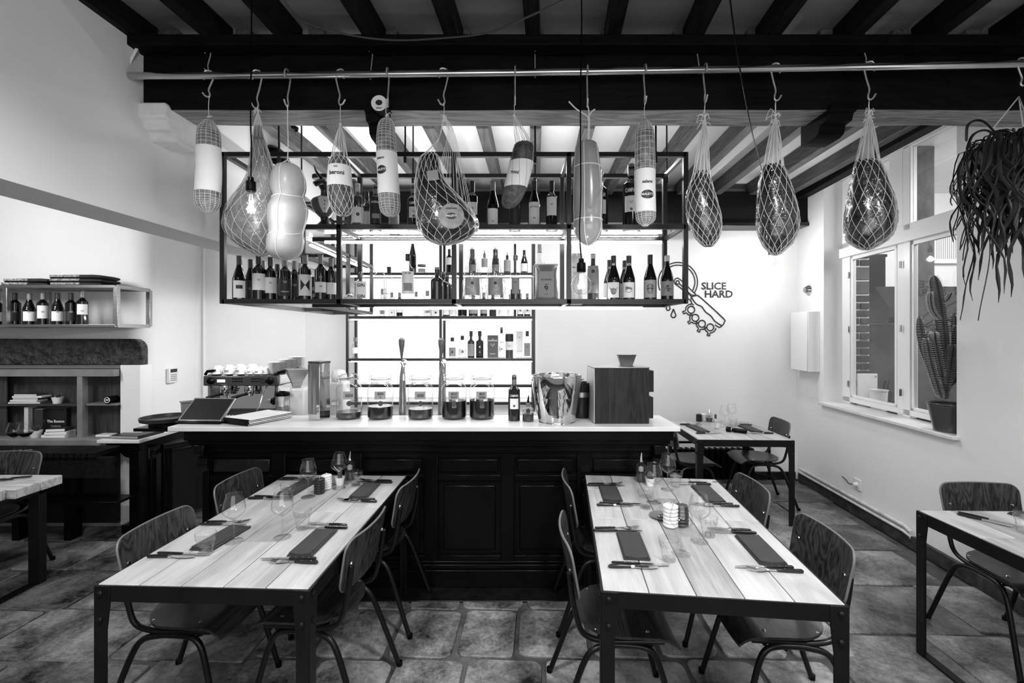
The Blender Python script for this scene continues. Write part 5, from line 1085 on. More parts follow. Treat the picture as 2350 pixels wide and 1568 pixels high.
# ---- tables
def table(name, lab, cx, cy, rz, w_, l, seams, ztop=.75, pl=5, topm=TOPW, group=None, legs=True):
    t = thing(name, lab, 'table', (cx, cy, 0), rz, group); rr = random.Random(int(cx * 100) + 7)
    a, b = w_ / 2, l / 2; pw = (w_ - .012) / pl
    for k in range(pl):
        x0 = -a + .006 + k * pw; cuts = [-b + .006] + sorted(seams[k % len(seams)]) + [b - .006]
        for y0, y1 in zip(cuts[:-1], cuts[1:]):
            dark = rr.random() < .13
            o = M().box(x0 + .0018, x0 + pw - .0018, y0 + .0012, y1 - .0012, ztop - .024, ztop + rr.uniform(-.0012, 0)).build('plank', TOPW2 if dark else topm, t, .0022)
    for x0, x1, y0, y1, nm in ((-a, a, -b, -b + .006, 'side_rail'), (-a, a, b - .006, b, 'side_rail'), (-a, -a + .006, -b, b, 'side_rail'), (a - .006, a, -b, b, 'side_rail')):
        M().box(x0, x1, y0, y1, ztop - .062, ztop - .003).build(nm, FRAME, t, .001)
    for sx in (-1, 1):
        for sy in (-1, 1):
            X, Y = sx * a, sy * b; m = M()
            # angle-iron leg: two plates, wider at the top
            pA = [(0, 0), (.048, 0), (.048, ztop - .17), (.060, ztop - .062), (.060, ztop - .004), (0, ztop - .004)]
            m.prism([(X - sx * p, z) for p, z in pA], Y + sy * .003, Y - sy * .004, 'y'); m.prism([(Y - sy * p, z) for p, z in pA], X + sx * .003, X - sx * .004, 'x')
            lg = m.build('leg', FRAME, t, .0012)
            for z in (ztop - .028, ztop - .125):
                for q in (0, 1):
                    mm_ = M().lathe([(0, 0), (.010, 0), (.010, .005), (.006, .009), (0, .010)], 8)
                    if q == 0: mm_.tr(Matrix.Translation((X - sx * .026, Y + sy * .003, z)) @ Matrix.Rotation(-sy * pi / 2, 4, 'X'))
                    else: mm_.tr(Matrix.Translation((X + sx * .003, Y - sy * .026, z)) @ Matrix.Rotation(sx * pi / 2, 4, 'Y'))
                    mm_.build('bolt', FRAME, lg)
    return t
def fit(nl, nr, fl, fr):
    pts = [PZ(*p, .75) for p in (nl, nr, fl, fr)]; c = sum(pts, Vector()) / 4
    d = (pts[2] - pts[0]) + (pts[3] - pts[1]); rz = atan2(-d.x, d.y)
    w_ = ((pts[1] - pts[0]).length + (pts[3] - pts[2]).length) / 2; l = ((pts[2] - pts[0]).length + (pts[3] - pts[1]).length) / 2
    return c.x, c.y, rz, w_, l
TL_ = fit((217, 1343), (709, 1353), (655, 1089), (936, 1091)); TR_ = fit((1386, 1359), (1938, 1386), (1338, 1092), (1643, 1097))
table('dining_table', 'long pale plank table with bolted steel frame at the left, laid for four', *TL_, [[-.12], [.22], [-.3], [.05, .45], [.12]], group='plank tables with steel frames')
table('dining_table', 'long pale plank table with bolted steel frame holding a small grey plate', *TR_, [[-.02, .4], [-.02], [.30], [-.02], [.02, .42]], group='plank tables with steel frames')
TB_ = (2.055, 4.42, radians(-2), .83, .86)
table('dining_table', 'small two seat plank table with steel frame in the back right corner', *TB_, [[.1], [-.2], [0], [.15], [-.1]], group='plank tables with steel frames')
TE_ = (2.115 + .41, 1.77, radians(-1.5), .82, 1.26)
te = table('dining_table', 'plank table with steel frame cut off by the right edge of the photo', *TE_, [[.3], [-.2], [.4], [.15], [-.1]], group='plank tables with steel frames')
M().box(-.41, -.37, -.63, .63, 0, .012).build('floor_rail', FRAME, te, .001); M().box(.37, .41, -.63, .63, 0, .012).build('floor_rail', FRAME, te, .001)
# thick rough plank table on the left edge
tt = thing('plank_table', 'thick rough plank table on a dark steel frame at the left edge of the photo', 'table', (-3.9, 2.78, 0)); ox_ = -3.9
ye = [3.18, 3.03, 2.87, 2.70, 2.52, 2.35]; off_ = [0, .0, -.05, -.03, -.08]
for k in range(5):
    xr = PX(145, 3.18) + .0 + off_[k] + (.0 if k == 0 else -.0); M().box(-1.1, xr - ox_, ye[k + 1] + .003 - 2.78, ye[k] - .003 - 2.78, .635, .70 + R.uniform(-.003, .002)).build('plank', THICKW, tt, .006)
M().box(-.95, .62, -.02, .10, .695, .703).build('dark_inlay', JOISTD, tt)
xl = PX(93, 3.1) - ox_
M().bar((xl, .30, 0), (xl, .30, .635), .075, .05).build('leg', FRAME, tt, .002); M().bar((xl, -.30, 0), (xl, -.30, .635), .075, .05).build('leg', FRAME, tt, .002)
M().bar((xl, -.33, .006), (xl, .33, .006), .06, .012).build('floor_rail', FRAME, tt); M().bar((xl, -.33, .62), (xl, .33, .62), .075, .03).build('cross_rail', FRAME, tt)
# ================================================================ TABLE SETTINGS
def mk_knife():
    t = thing('table_knife', '', 'knife'); h = M().loft([(0, 0, 0, .004, .003), (0, 0, .006, .0085, .006), (0, 0, .05, .009, .0065), (0, 0, .10, .0075, .006), (0, 0, .112, .006, .005)], 4).tr(Matrix.Rotation(pi / 2, 4, 'Y') @ Matrix.Rotation(pi / 4, 4, 'Z')).build('handle', HANDLE, t, .001, 20)
    for x in (.03, .055, .085): M().lathe([(0, .0045), (.0022, .0062), (0, .0066)], 8, (0, 0)).at(x, 0, 0).build('rivet', CHROME, h)
    M().prism([(.11, -.006), (.19, -.009), (.225, -.002), (.23, .004), (.21, .006), (.11, .006)], -.001, .001).build('blade', STEEL, t); return t
def mk_fork():
    t = thing('table_fork', '', 'fork'); h = M().loft([(0, 0, 0, .004, .003), (0, 0, .006, .0085, .006), (0, 0, .06, .0085, .006), (0, 0, .098, .006, .005)], 4).tr(Matrix.Rotation(pi / 2, 4, 'Y') @ Matrix.Rotation(pi / 4, 4, 'Z')).build('handle', HANDLE, t, .001, 20)
    for x in (.03, .07): M().lathe([(0, .0045), (.0022, .0062), (0, .0066)], 8).at(x, 0, 0).build('rivet', CHROME, h)
    hd = M().shell(lambda u, v: ((.098 + .075 * v, (2 * u - 1) * (.003 + .0105 * min(1, max(0, (v - .35) * 2.2))), .002 * sin(pi * v) - .002), (0, 0, 1)), 4, 8, .0015)
    for k in range(4): hd.tube([(.172, -.0105 + k * .007, -.002), (.195, -.0105 + k * .007, .002), (.212, -.0095 + k * .0065, .006)], [.002, .0018, .0008], 5)
    hd.build('head', STEEL, t); return t
def mk_butter():
    t = thing('butter_knife', '', 'knife'); M().loft([(0, 0, 0, .003, .003), (0, 0, .008, .008, .0065), (0, 0, .05, .0085, .006), (0, 0, .09, .006, .005)], 10).tr(Matrix.Rotation(pi / 2, 4, 'Y')).build('handle', HANDLE, t)
    M().loft([(0, 0, .09, .007, .006), (0, 0, .104, .007, .006)], 10).tr(Matrix.Rotation(pi / 2, 4, 'Y')).build('bolster', CHROME, t)
    M().prism([(.104, -.004), (.13, -.011), (.17, -.012), (.195, -.006), (.198, .002), (.18, .006), (.104, .005)], -.0012, .0012).build('blade', STEEL, t); return t
PROTO = {'knife': mk_knife, 'fork': mk_fork, 'butter': mk_butter}; DONE = {}
WORD = {'knife': 'pointed steak knife', 'fork': 'black handled fork', 'butter': 'round bladed knife'}
def cut(kind, p, rz, lab, grp):
    p = Vector(p) + Vector((0, 0, .0066))
    if kind not in DONE: o = DONE[kind] = PROTO[kind](); o.location = p; o.rotation_euler[2] = rz
    else: o = dup(DONE[kind], p, rz)
    o['label'] = WORD[kind] + ', ' + lab; o['group'] = grp
def napkin(x0, yn, x1, yf, z, lab, w_=.105):
    c = Vector(((x0 + x1) / 2, (yn + yf) / 2)); L_ = (yf - yn); rz = atan2(-(x1 - x0), L_)
    t = thing('folded_napkin', lab, 'napkin', (c.x, c.y, z), rz, 'folded dark napkins'); L2 = L_ / 2
    for k in range(3):
        i = .003 * k; f = lambda u, v, k=k, i=i: (((2 * u - 1) * (w_ / 2 - i), (2 * v - 1) * (L2 - i), .0018 + .0042 * k + (.0025 * sin(u * 5 + k) * (1 - v) if k == 2 else 0)), (0, 0, 1))
        M().shell(f, 8, 6, .0032).build('cloth_fold', CLOTH, t)
    M().tube([(w_ / 2 - .002, -L2, .0065), (w_ / 2 - .002, L2, .0065)], .0052, 8).build('rolled_edge', CLOTH, t)
def setting(x0, yn, x1, yf, side, edge_x, z, where, rz0=0, kinds=('knife', 'butter', 'knife', 'fork'), grp='cutlery'):
    napkin(x0, yn, x1, yf, z, 'folded dark napkin, ' + where)
    s = 1 if side == 'left' else -1; rz = (0 if s > 0 else pi) + rz0
    hx = edge_x + s * .035
    for kd, y, dx, dr, wd in ((kinds[0], yn - .028, .02, -.03, 'just before'), (kinds[1], yn - .058, .0, .03, 'outer one before'), (kinds[2], yf + .022, .0, .02, 'just beyond'), (kinds[3], yf + .048, .012, .09, 'farthest beyond')):
        cut(kd, (hx + s * dx, y, z), rz + dr * s, '%s the napkin, %s' % (wd, where), grp)
zt_ = .751
setting(-1.33, 1.95, -1.30, 2.19, 'left', -1.545, zt_, 'near left place of the left table', -.03)
setting(-1.30, 2.62, -1.27, 2.87, 'left', -1.515, zt_, 'far left place of the left table', -.03)
setting(-.885, 1.90, -.873, 2.15, 'right', -.745, zt_, 'near right place of the left table', -.03, ('knife', 'fork', 'knife', 'butter'))
setting(-.868, 2.57, -.862, 2.81, 'right', -.705, zt_, 'far right place of the left table', -.03, ('fork', 'butter', 'knife', 'fork'))
setting(.510, 1.87, .535, 2.12, 'left', .345, zt_, 'near left place of the right table', -.06)
setting(.555, 2.52, .575, 2.76, 'left', .42, zt_, 'far left place of the right table', -.06)
setting(1.045, 1.83, 1.07, 2.09, 'right', 1.165, zt_, 'near right place of the right table', -.07, ('knife', 'fork', 'knife', 'butter'))
setting(1.115, 2.50, 1.135, 2.77, 'right', 1.25, zt_, 'far right place of the right table', -.07, ('knife', 'fork', 'butter', 'knife'))
setting(1.80, 4.28, 1.79, 4.60, 'left', 1.66, zt_, 'left place of the small back table', 0, ('knife', 'butter', 'knife', 'fork'))
setting(2.30, 4.28, 2.31, 4.58, 'right', 2.45, zt_, 'right place of the small back table', 0, ('fork', 'butter', 'knife', 'fork'))
napkin(2.62, 2.12, 2.60, 2.36, zt_, 'folded dark napkin on the table cut off by the right edge')
cut('knife', (2.30, 2.36, zt_), radians(-52), 'lying on the table cut off by the right edge, nearer the chair', 'cutlery'); cut('butter', (2.275, 2.34, zt_), radians(-52), 'left one on the table cut off by the right edge', 'cutlery')
cut('knife', (-3.25, 3.1, .704), radians(200), 'on the rough plank table, right one', 'cutlery'); cut('butter', (-3.32, 3.05, .704), radians(196), 'on the rough plank table, left one', 'cutlery')
# glasses
def mk_wine():
    t = thing('wine_glass', '', 'wine glass')
    M().lathe(cr([(.0035, .098), (.018, .106), (.040, .125), (.047, .140), (.044, .165), (.036, .195), (.032, .212)], 5), 32, cap=False).build('bowl', STEMG, t)
    M().tube([(.032 * cos(a / 24 * 2 * pi), .032 * sin(a / 24 * 2 * pi), .212) for a in range(24)], .0009, 4, True).build('rim', STEMF, t)
    M().lathe([(.0065, .004), (.0036, .02), (.0033, .07), (.0040, .095), (.008, .101)], 12).build('stem', STEMF, t)
    M().lathe([(.0375, 0), (.0385, .0012), (.03, .0025), (.0065, .006)], 32).build('foot', STEMF, t); return t
def mk_tumbler():
    t = thing('water_glass', '', 'glass')
    M().loft([(0, 0, .008, .027, .027), (0, 0, .05, .033, .033), (0, 0, .062, .036, .036)], 10, True).build('faceted_base', STEMG, t, 0, 20)
    M().lathe([(.036, .060), (.039, .070), (.040, .088)], 30, cap=False).build('rim_band', STEMG, t)
    M().loft([(0, 0, 0, .0275, .0275), (0, 0, .010, .028, .028)], 10).build('heavy_foot', STEMF, t, .001)
    M().tube([(.040 * cos(a / 24 * 2 * pi), .040 * sin(a / 24 * 2 * pi), .088) for a in range(24)], .0011, 4, True).build('rim', STEMF, t); return t
GP = {'wine': mk_wine, 'tumbler': mk_tumbler}
GN = {'wine': 'clear wine glass', 'tumbler': 'faceted water glass'}
def glass(kind, px, py, z, lab):
    p = PZ(px, py, z)
    if kind not in DONE: o = DONE[kind] = GP[kind](); o.location = p; o.rotation_euler[2] = R.uniform(0, 3)
    else: o = dup(DONE[kind], p, R.uniform(0, 3))
    o['label'] = GN[kind] + ', ' + lab; o['group'] = GN[kind].replace('clear ', '') + 'es'; return o
glass('wine', 537, 1243, zt_, 'nearest on the left table, beside the near left napkin'); glass('wine', 648, 1234, zt_, 'near the middle of the left table, left of a water glass'); glass('wine', 707, 1141, zt_, 'by the black pepper mill on the left table'); glass('wine', 778, 1121, zt_, 'in front of the cactus pot on the left table')
glass('tumbler', 472, 1271, zt_, 'at the near left corner of the left table'); glass('tumbler', 694, 1214, zt_, 'right of the middle wine glass on the left table'); glass('tumbler', 661, 1147, zt_, 'over the far left napkin of the left table'); glass('tumbler', 817, 1115, zt_, 'far end of the left table, right of the cactus pot')
glass('wine', 1532, 1124, zt_, 'far end of the right table, tallest against the bar'); glass('wine', 1500, 1153, zt_, 'before the cactus pot of the right table'); glass('wine', 1605, 1243, zt_, 'right of the mills on the right table'); glass('wine', 1563, 1271, zt_, 'nearest on the right table, in front of the mills')
glass('tumbler', 1551, 1116, zt_, 'far end of the right table'); glass('tumbler', 1481, 1166, zt_, 'left of the cactus pot side, by the little plate'); glass('tumbler', 1535, 1286, zt_, 'nearest on the right table, left of the wine glass'); glass('tumbler', 1626, 1231, zt_, 'right of the third wine glass on the right table')
glass('wine', 1663, 980, zt_, 'left one on the small back table'); glass('wine', 1679, 974, zt_, 'right one on the small back table'); glass('tumbler', 1647, 985, zt_, 'left one on the small back table'); glass('tumbler', 1682, 979, zt_, 'right one on the small back table'); glass('tumbler', 2352, 1222, zt_, 'at the right edge on the cut off table')
for px, d_ in ((33, 'left'), (58, 'right')):
    x = PX(px, 3.62); o = dup(DONE['wine'], (x, 3.62, zk), 0, 'stemmed glass of dark red wine on the dark console table, %s one' % d_, 'filled wine glasses'); o.name = 'red_wine_glass'; o.scale = (1.05, 1.05, 1.05)
    M().lathe([(0, .103), (.018, .1075), (.038, .125), (.044, .138), (0, .139)], 24).build('wine', LIQ, o)
# mills, oil, cactus pots
def mill(px, py, h, m_, lab, r=.029, xy=None):
    p = PZ(px, py, zt_) if not xy else Vector(xy); t = thing('spice_mill', lab, 'mill', p, 0, 'ribbed salt and pepper mills')
    pr = [(r * .9, 0)]; n = 6
    for k in range(n): pr += [(r * .9, h * k / n), (r * 1.04, h * (k + .3) / n), (r * 1.04, h * (k + .7) / n)]
    M().lathe(pr + [(r * .85, h * .99), (0, h)], 24).build('ribbed_body', m_, t)
    M().lathe([(.006, h), (.007, h + .008), (0, h + .012)], 10).build('knob', CHROME, t); return t
BLK = mat('black_mill', .01, .4); WHM = mat('white_mill', .72, .4)
mill(733, 1132, .085, BLK, 'ribbed black pepper mill on the left table'); mill(749, 1122, .085, WHM, 'ribbed white salt mill behind the black one on the left table')
mill(1539, 1208, .105, WHM, 'ribbed white salt mill on the right table', .034); mill(1563, 1206, .10, BLK, 'ribbed black pepper mill behind a wine glass on the right table', .034)
mill(1604, 967, .075, BLK, 'ribbed black pepper mill on the small back table'); mill(1616, 966, .075, WHM, 'ribbed white salt mill on the small back table')
def oil(px, py, lab, h=.13):
    t = thing('oil_bottle', lab, 'oil bottle', PZ(px, py, zt_), 0, 'oil cruets'); r = .031
    M().lathe(cr([(r * .9, 0), (r, .006), (r, h * .75), (r * .8, h * .85), (.014, h * .92), (.013, h)], 3), 22, cap=False).build('glass_body', GLASSF, t); M().lathe([(0, .004), (r * .9, .006), (r * .9, h * .42), (0, h * .42)], 20).build('oil', LIQM, t)
    M().tube([(0, 0, h * .95), (0, 0, h * 1.1), (.004, 0, h * 1.38)], [.011, .008, .003], 8).build('pourer', CHROME, t); M().lathe([(0, h * .45), (.016, h * .5), (.016, h * .68), (0, h * .75)], 12).build('garlic', LABELG, t); return t
oil(803, 1101, 'glass oil bottle with steel pourer at the far end of the left table'); oil(1471, 1105, 'glass oil bottle with steel pourer at the far end of the right table'); oil(1628, 968, 'dark sauce bottle with pourer on the small back table', .10)
def pz(px, py): return PZ(px, py, zt_)
p = pz(780, 1113); pot_plant(p.x, p.y, zt_, .029, .048, 'white pot with a tiny cactus on the left table', 'tall')
p = pz(1492, 1115); pot_plant(p.x, p.y, zt_, .029, .048, 'white pot with a ball cactus on the right table', 'ball')
p = pz(1642, 968); pot_plant(p.x, p.y, zt_, .024, .035, 'white pot with an upright cactus on the small back table', 'tall')
p = pz(1518, 1187); t = thing('small_plate', 'small grey side plate beside the white mill on the right table', 'plate', p); M().lathe([(0, .002), (.03, 0), (.058, .008), (.060, .010), (.032, .004), (0, .004)], 32, cap=False).build('dish', mat('grey_plate', .12, .35), t)
t = thing('lighter', 'small silver lighter with dark top lying on the grey side plate', 'lighter', p + Vector((.005, -.002, .006)), radians(30)); M().box(-.03, .005, -.009, .009, 0, .008).build('body', CHROME, t, .002); M().lathe([(.007, 0), (.014, 0), (.014, .006), (.007, .006)], 20, (.028, 0)).build('ring', BLACK, t); M().box(.005, .016, -.006, .006, 0, .007).build('head', BLACK, t)
t = thing('pepper_grinder', 'black electric grinder lying on the small back table', 'grinder', PZ(1690, 988, zt_ + .02) , radians(-38)); M().loft([(0, 0, -.09, .012, .012), (0, 0, -.085, .02, .02), (0, 0, .02, .021, .021), (0, 0, .03, .016, .016), (0, 0, .05, .026, .026), (0, 0, .085, .026, .026), (0, 0, .09, .018, .018)], 18).tr(Matrix.Rotation(-pi / 2, 4, 'Y')).build('body', BLACK, t); M().lathe([(.022, -.002), (.022, .002)], 18).tr(Matrix.Rotation(-pi / 2, 4, 'Y')).at(-.04, 0, 0).build('band', CHROME, t)
# branded mark on table corner
t = thing('corner_stamp', 'small dark burnt stamp on the far right corner of the right table', 'stamp', (1.27, 2.86, zt_ + .0006), TR_[2]); s = M()
for k in range(3): s.box(-.02 + k * .004, .03, -.012 + k * .01, -.010 + k * .01, -.0004, .0004)
s.build('mark', INK, t); M().box(.034, .038, -.014, .012, -.0004, .0004).build('mark_bar', INK, t)
# ================================================================ RAIL, HOOKS AND HANGING HAMS
YP = lambda px: 2.375 - .05 * (px - 285) / 2065
def ZP(px):
    y = 175 + (147 - 175) * max(0, (px - 285) / 2065) ** 1.5; return PY(y, YP(px))
pts = [(PX(px, YP(px)), YP(px), ZP(px)) for px in range(285, 2480, 150)]
tp = thing('meat_rail', 'long galvanised pipe rail running under the ceiling beam with meat hooks', 'rail', pts[0])
o0 = Vector(pts[0]); M().tube([Vector(p) - o0 for p in pts], .0185, 14).build('pipe', GALV, tp)
M().lathe([(0, -.003), (.034, 0), (.034, .006), (0, .006)], 16).tr(Matrix.Rotation(pi / 2, 4, 'Y')).at(-.004, 0, 0).build('wall_flange', GALV, tp)
M().bar(P(290, 168, 2.39) - o0, P(322, 104, 2.42) - o0, .05, .012).build('wall_strap', WHITE, tp)
t = thing('smoke_detector', 'small round ring fitting on the pale rear ceiling above the roped cheese', 'detector', (PX(672, 3.7), 3.7, 3.345)); M().lathe([(.028, 0), (.045, 0), (.04, -.02), (.026, -.02), (.028, 0)], 20, cap=False).build('ring', BLACK, t); M().lathe([(0, -.004), (.03, -.004)], 16, cap=False).build('disc', CERAM, t)
HKM = mat('hook_steel', .55, .35, metal=.55)
def hook(x, y, ztop, L_, lab, ang=0, grp='meat hooks on the rail', r=.0042, small=False):
    """S hook hanging from a round rail whose top is at ztop"""
    t = thing('meat_hook', lab, 'hook', (x, y, ztop), ang, grp); q = .024 if not small else .014; b = q * .8
    p = [(-q * .9, 0, -.04)] if not small else [(-q, 0, -.02)]
    p += [(-q, 0, -.012), (-q * .6, 0, .006), (0, 0, .009), (q * .7, 0, .002), (q, 0, -.02), (q * .5, 0, -L_ * .45), (-.0, 0, -L_ * .72), (b * .3, 0, -L_ * .9), (0, 0, -L_), (-b * .8, 0, -L_ * .98), (-b * 1.5, 0, -L_ * .86)]
    M().tube(cr(p, 4), r, 8).build('rod', HKM, t); return t
def string(t, a, b, r=.0016, n=1):
    for k in range(n): M().tube(cr([tuple(a), tuple((Vector(a) + Vector(b)) / 2 + Vector((R.uniform(-.004, .004), 0, 0))), tuple(b)], 3), r, 5).build('string', STRING, t)
def radial(secs, n=26):
    s = cr(secs, 5); return s
def at_sec(S, f, a, g=1.0, e=.002):
    k = min(len(S) - 1.001, max(0, f * (len(S) - 1))); i = int(k); q = k - i
    c = [u + (v - u) * q for u, v in zip(S[i], S[i + 1])]
    return Vector((c[0] + (c[3] * g + e) * cos(a), c[1] + (c[4] * g + e) * sin(a), c[2]))
def net_diag(t, S, f0, f1, strands, twist, r=.0010, m_=None, name='netting', steps=26, e=.003):
    d = M()
    for sgn in (-1, 1):
        for k in range(strands):
            d.tube([at_sec(S, f0 + (f1 - f0) * j / steps, 2 * pi * k / strands + sgn * twist * j / steps, 1, e + .0006 * sgn) for j in range(steps + 1)], r, 4)
    d.build(name, m_ or STRING, t, kind='stuff')
def net_square(t, S, f0, f1, rows, cols, r=.0011, m_=None):
    d = M()
    for i in range(rows): d.tube([at_sec(S, f0 + (f1 - f0) * i / (rows - 1), 2 * pi * j / 18) for j in range(18)], r, 4, True)
    for k in range(cols): d.tube([at_sec(S, f0 + (f1 - f0) * j / 16, 2 * pi * k / cols) for j in range(17)], r, 4)
    d.build('square_netting', m_ or STRING, t, kind='stuff')
def skin(name, lo, hi, rough=.4, sc=14, bump=.4, coat=0):
    m, nt, b = base(name); co = coords(nt, (1, 1, 1)); t = tex(nt, co, sc, 6, .65, .4)
    nt.links.new(ramp(nt, t, [(.35, lo), (.68, hi)]), b.inputs['Base Color']); b.inputs['Roughness'].default_value = rough; b.inputs['Coat Weight'].default_value = coat; b.inputs['Coat Roughness'].default_value = .08
    bumpn(nt, t, b, bump, .008); return m
SALP = skin('pale_salami', .08, .34, .6, 30); HAM = skin('cured_ham', .004, .06, .25, 9, .7, .8); HAML = skin('light_ham', .14, .42, .3, 7, .3, .5)
CHZ = mat('smooth_cheese_skin', .42, .4, var=.12, scale=7, coat=.1, bump=.03); DSAL = skin('dark_salami', .02, .16, .5, 34)
FILM = glassy('plastic_film', .88, .6, rough=.08, wrinkle=22)
def PH(px, py, Y=2.36): return P(px, py, Y)
def hang(name, lab, px, ptop, Y, grp, cat='cured meat'):
    p = PH(px, ptop, Y); return thing(name, lab, cat, p, 0, grp), p
def secs_from(px0, ptop, rows, Y, flat=.9):
    """rows: (px centre, py, px half width) -> sections relative to the hanging point, listed top to bottom"""
    o = P(px0, ptop, Y); out = []
    for cx, cy, hw in rows:
        q = P(cx, cy, Y); r = hw * Y / F; out.append((q.x - o.x, 0, q.z - o.z, max(r, .0008), max(r * flat, .0008)))
    return cr(out, 5)
def roundlab(t, S, f0, f1, m_, a0=-2.6, a1=-.5, name='label', n=14, e=.004):
    d = M(); vs = []
    for k in range(n + 1):
        a = a0 + (a1 - a0) * k / n
        for j in range(5): vs.append(at_sec(S, f0 + (f1 - f0) * j / 4, a, 1, e))
    d.add(vs, [(k * 5 + j, k * 5 + j + 1, k * 5 + j + 6, k * 5 + j + 5) for k in range(n) for j in range(4)]); return d.build(name, m_, t)
def labtext(lb, S, f, s, size, im=INK, a=-pi / 2, tilt=0, e=.0055):
    c = at_sec(S, f, a, 1, e); v, fc = text2d(s); r = (at_sec(S, f, 0, 1, e) - at_sec(S, f, pi, 1, e)).length / 2; ctr = (at_sec(S, f, 0, 1, e) + at_sec(S, f, pi, 1, e)) / 2
    m = M(); out = []
    for x, y, _ in v:
        xr, yr = x * cos(tilt) - y * sin(tilt), x * sin(tilt) + y * cos(tilt)
        al_ = a + xr * size / r; out.append((ctr.x + r * cos(al_), ctr.y + abs(c.y - ctr.y) * sin(al_) / max(.3, abs(sin(a))), c.z + yr * size))
    m.add(out, fc); return m.build('lettering', im, lb)
def oval(lb, S, f, w_, h_, im=LABELD, e=.0048, a=-pi / 2):
    c = at_sec(S, f, a, 1, e); r = (at_sec(S, f, 0, 1, e) - at_sec(S, f, pi, 1, e)).length / 2; ctr = (at_sec(S, f, 0, 1, e) + at_sec(S, f, pi, 1, e)) / 2
    m = M(); out = []; ry = (at_sec(S, f, -pi / 2, 1, e) - ctr).length
    for k in range(17):
        x = -w_ * cos(k / 16 * pi); z = h_ * sin(k / 16 * pi) + 1e-5; al_ = a + x / r
        for s_ in (-1, 1): out.append((ctr.x + r * cos(al_), ctr.y + ry * sin(al_), c.z + s_ * z))
    m.add(out, [(2 * k, 2 * k + 2, 2 * k + 3, 2 * k + 1) for k in range(16)]); return m.build('oval_mark', im, lb)
Y = 2.36
def body(t, S, m_, name='body', n=26, mod=None): return M().loft(S[::-1], n, True, mod).build(name, m_, t)
def topnet(t, S, zt, strands=10, r=.0012, x=0):
    """gathered net strands from the body's top up to the knot"""
    d = M()
    for k in range(strands):
        a = 2 * pi * k / strands; b_ = at_sec(S, .10, a, 1, .003); d.tube(cr([(x * .2, 0, zt), tuple(Vector((x * .2, 0, zt)).lerp(b_, .4) * 1.0 + Vector((.006 * cos(a), .006 * sin(a), 0))), tuple(b_)], 4), r, 4)
        b2 = at_sec(S, .10, a + .5, 1, .003); d.tube(cr([(x * .2, 0, zt), tuple(Vector((x * .2, 0, zt)).lerp(b2, .5) + Vector((.004 * sin(a), .004 * cos(a), 0))), tuple(b2)], 4), r, 4)
    d.build('gathered_net', STRING, t, kind='stuff')
def knot(t, z, n=5, sp_=.02, x=0, r=.0015):
    d = M(); d.loft([(x, 0, z - .006, .004, .004), (x, 0, z, .007, .007), (x, 0, z + .006, .004, .004)], 8)
    for k in range(n):
        a = R.uniform(0, 6.28); l = sp_ * R.uniform(.5, 1.3); d.tube(cr([(x, 0, z), (x + l * cos(a) * .7, .3 * l * sin(a), z + l * R.uniform(-.2, .8)), (x + l * cos(a) * 1.2, .3 * l, z + l * R.uniform(-.9, .6))], 3), r, 4)
    d.build('knot', STRING, t)
def hookat(px, ptop, pbot, lab, ang=0, off=0, r=.0042):
    """rail hook: from the rail down to pixel row pbot"""
    y = YP(px); zt = ZP(px) + .0185; L_ = zt - PY(pbot, y)
    return hook(PX(px + off, y), y, zt, L_, lab, ang, r=r)
GH = 'cured hams and salamis on the meat rail'
# 1 netted salami, far left
hookat(479, 165, 222, 'steel meat hook carrying the leftmost netted salami', .2)
t, p = hang('netted_salami', 'pale netted salami hanging leftmost on the rail, with a plain paper band', 480, 270, Y, GH)
S = secs_from(480, 270, [(480, 272, 4), (479, 285, 14), (479, 305, 23), (479, 345, 25), (480, 400, 26), (477, 450, 26), (477, 472, 24), (477, 485, 13), (477, 490, 2)], Y)
body(t, S, SALP); net_square(t, S, .06, .36, 13, 15); net_square(t, S, .60, .98, 15, 15); lb = roundlab(t, S, .36, .60, LABEL, -3.3, .2, 'paper_band', 20); oval(lb, S, .47, .012, .02, LABELD, a=-2.75); string(t, (0, 0, 0), (0, 0, PY(222, Y) - p.z)); knot(t, 0)
# 2 pale wrapped ham behind the bulb
hookat(590, 160, 248, 'large steel meat hook carrying the big pale ham behind the left bulb', .15)
t, p = hang('pale_ham', 'big pale film wrapped ham in a loose net behind the left hanging bulb', 592, 285, Y + .05, GH)
S = secs_from(592, 285, [(592, 290, 6), (593, 320, 12), (598, 365, 21), (600, 410, 31), (590, 450, 46), (578, 490, 55), (575, 530, 52), (583, 560, 38), (596, 580, 20), (600, 589, 4)], Y + .05, .7)
body(t, S, HAML, n=32, mod=lambda a, k, j: 1 + .03 * sin(a * 3 + k * .3)); net_diag(t, S, .12, .99, 12, 3.2, .0011); M().loft([(a_, b_, c_, d_ * 1.07 + .004, e_ * 1.06 + .004) for a_, b_, c_, d_, e_ in S[::-1]], 34, True, lambda a, k, j: 1 + .035 * sin(a * 11 + k * .8)).build('plastic_wrap', FILM, t)
topnet(t, S, .07, 9); knot(t, .07, 7); string(t, (0, 0, .07), (0, 0, PY(248, Y) - p.z), n=2)
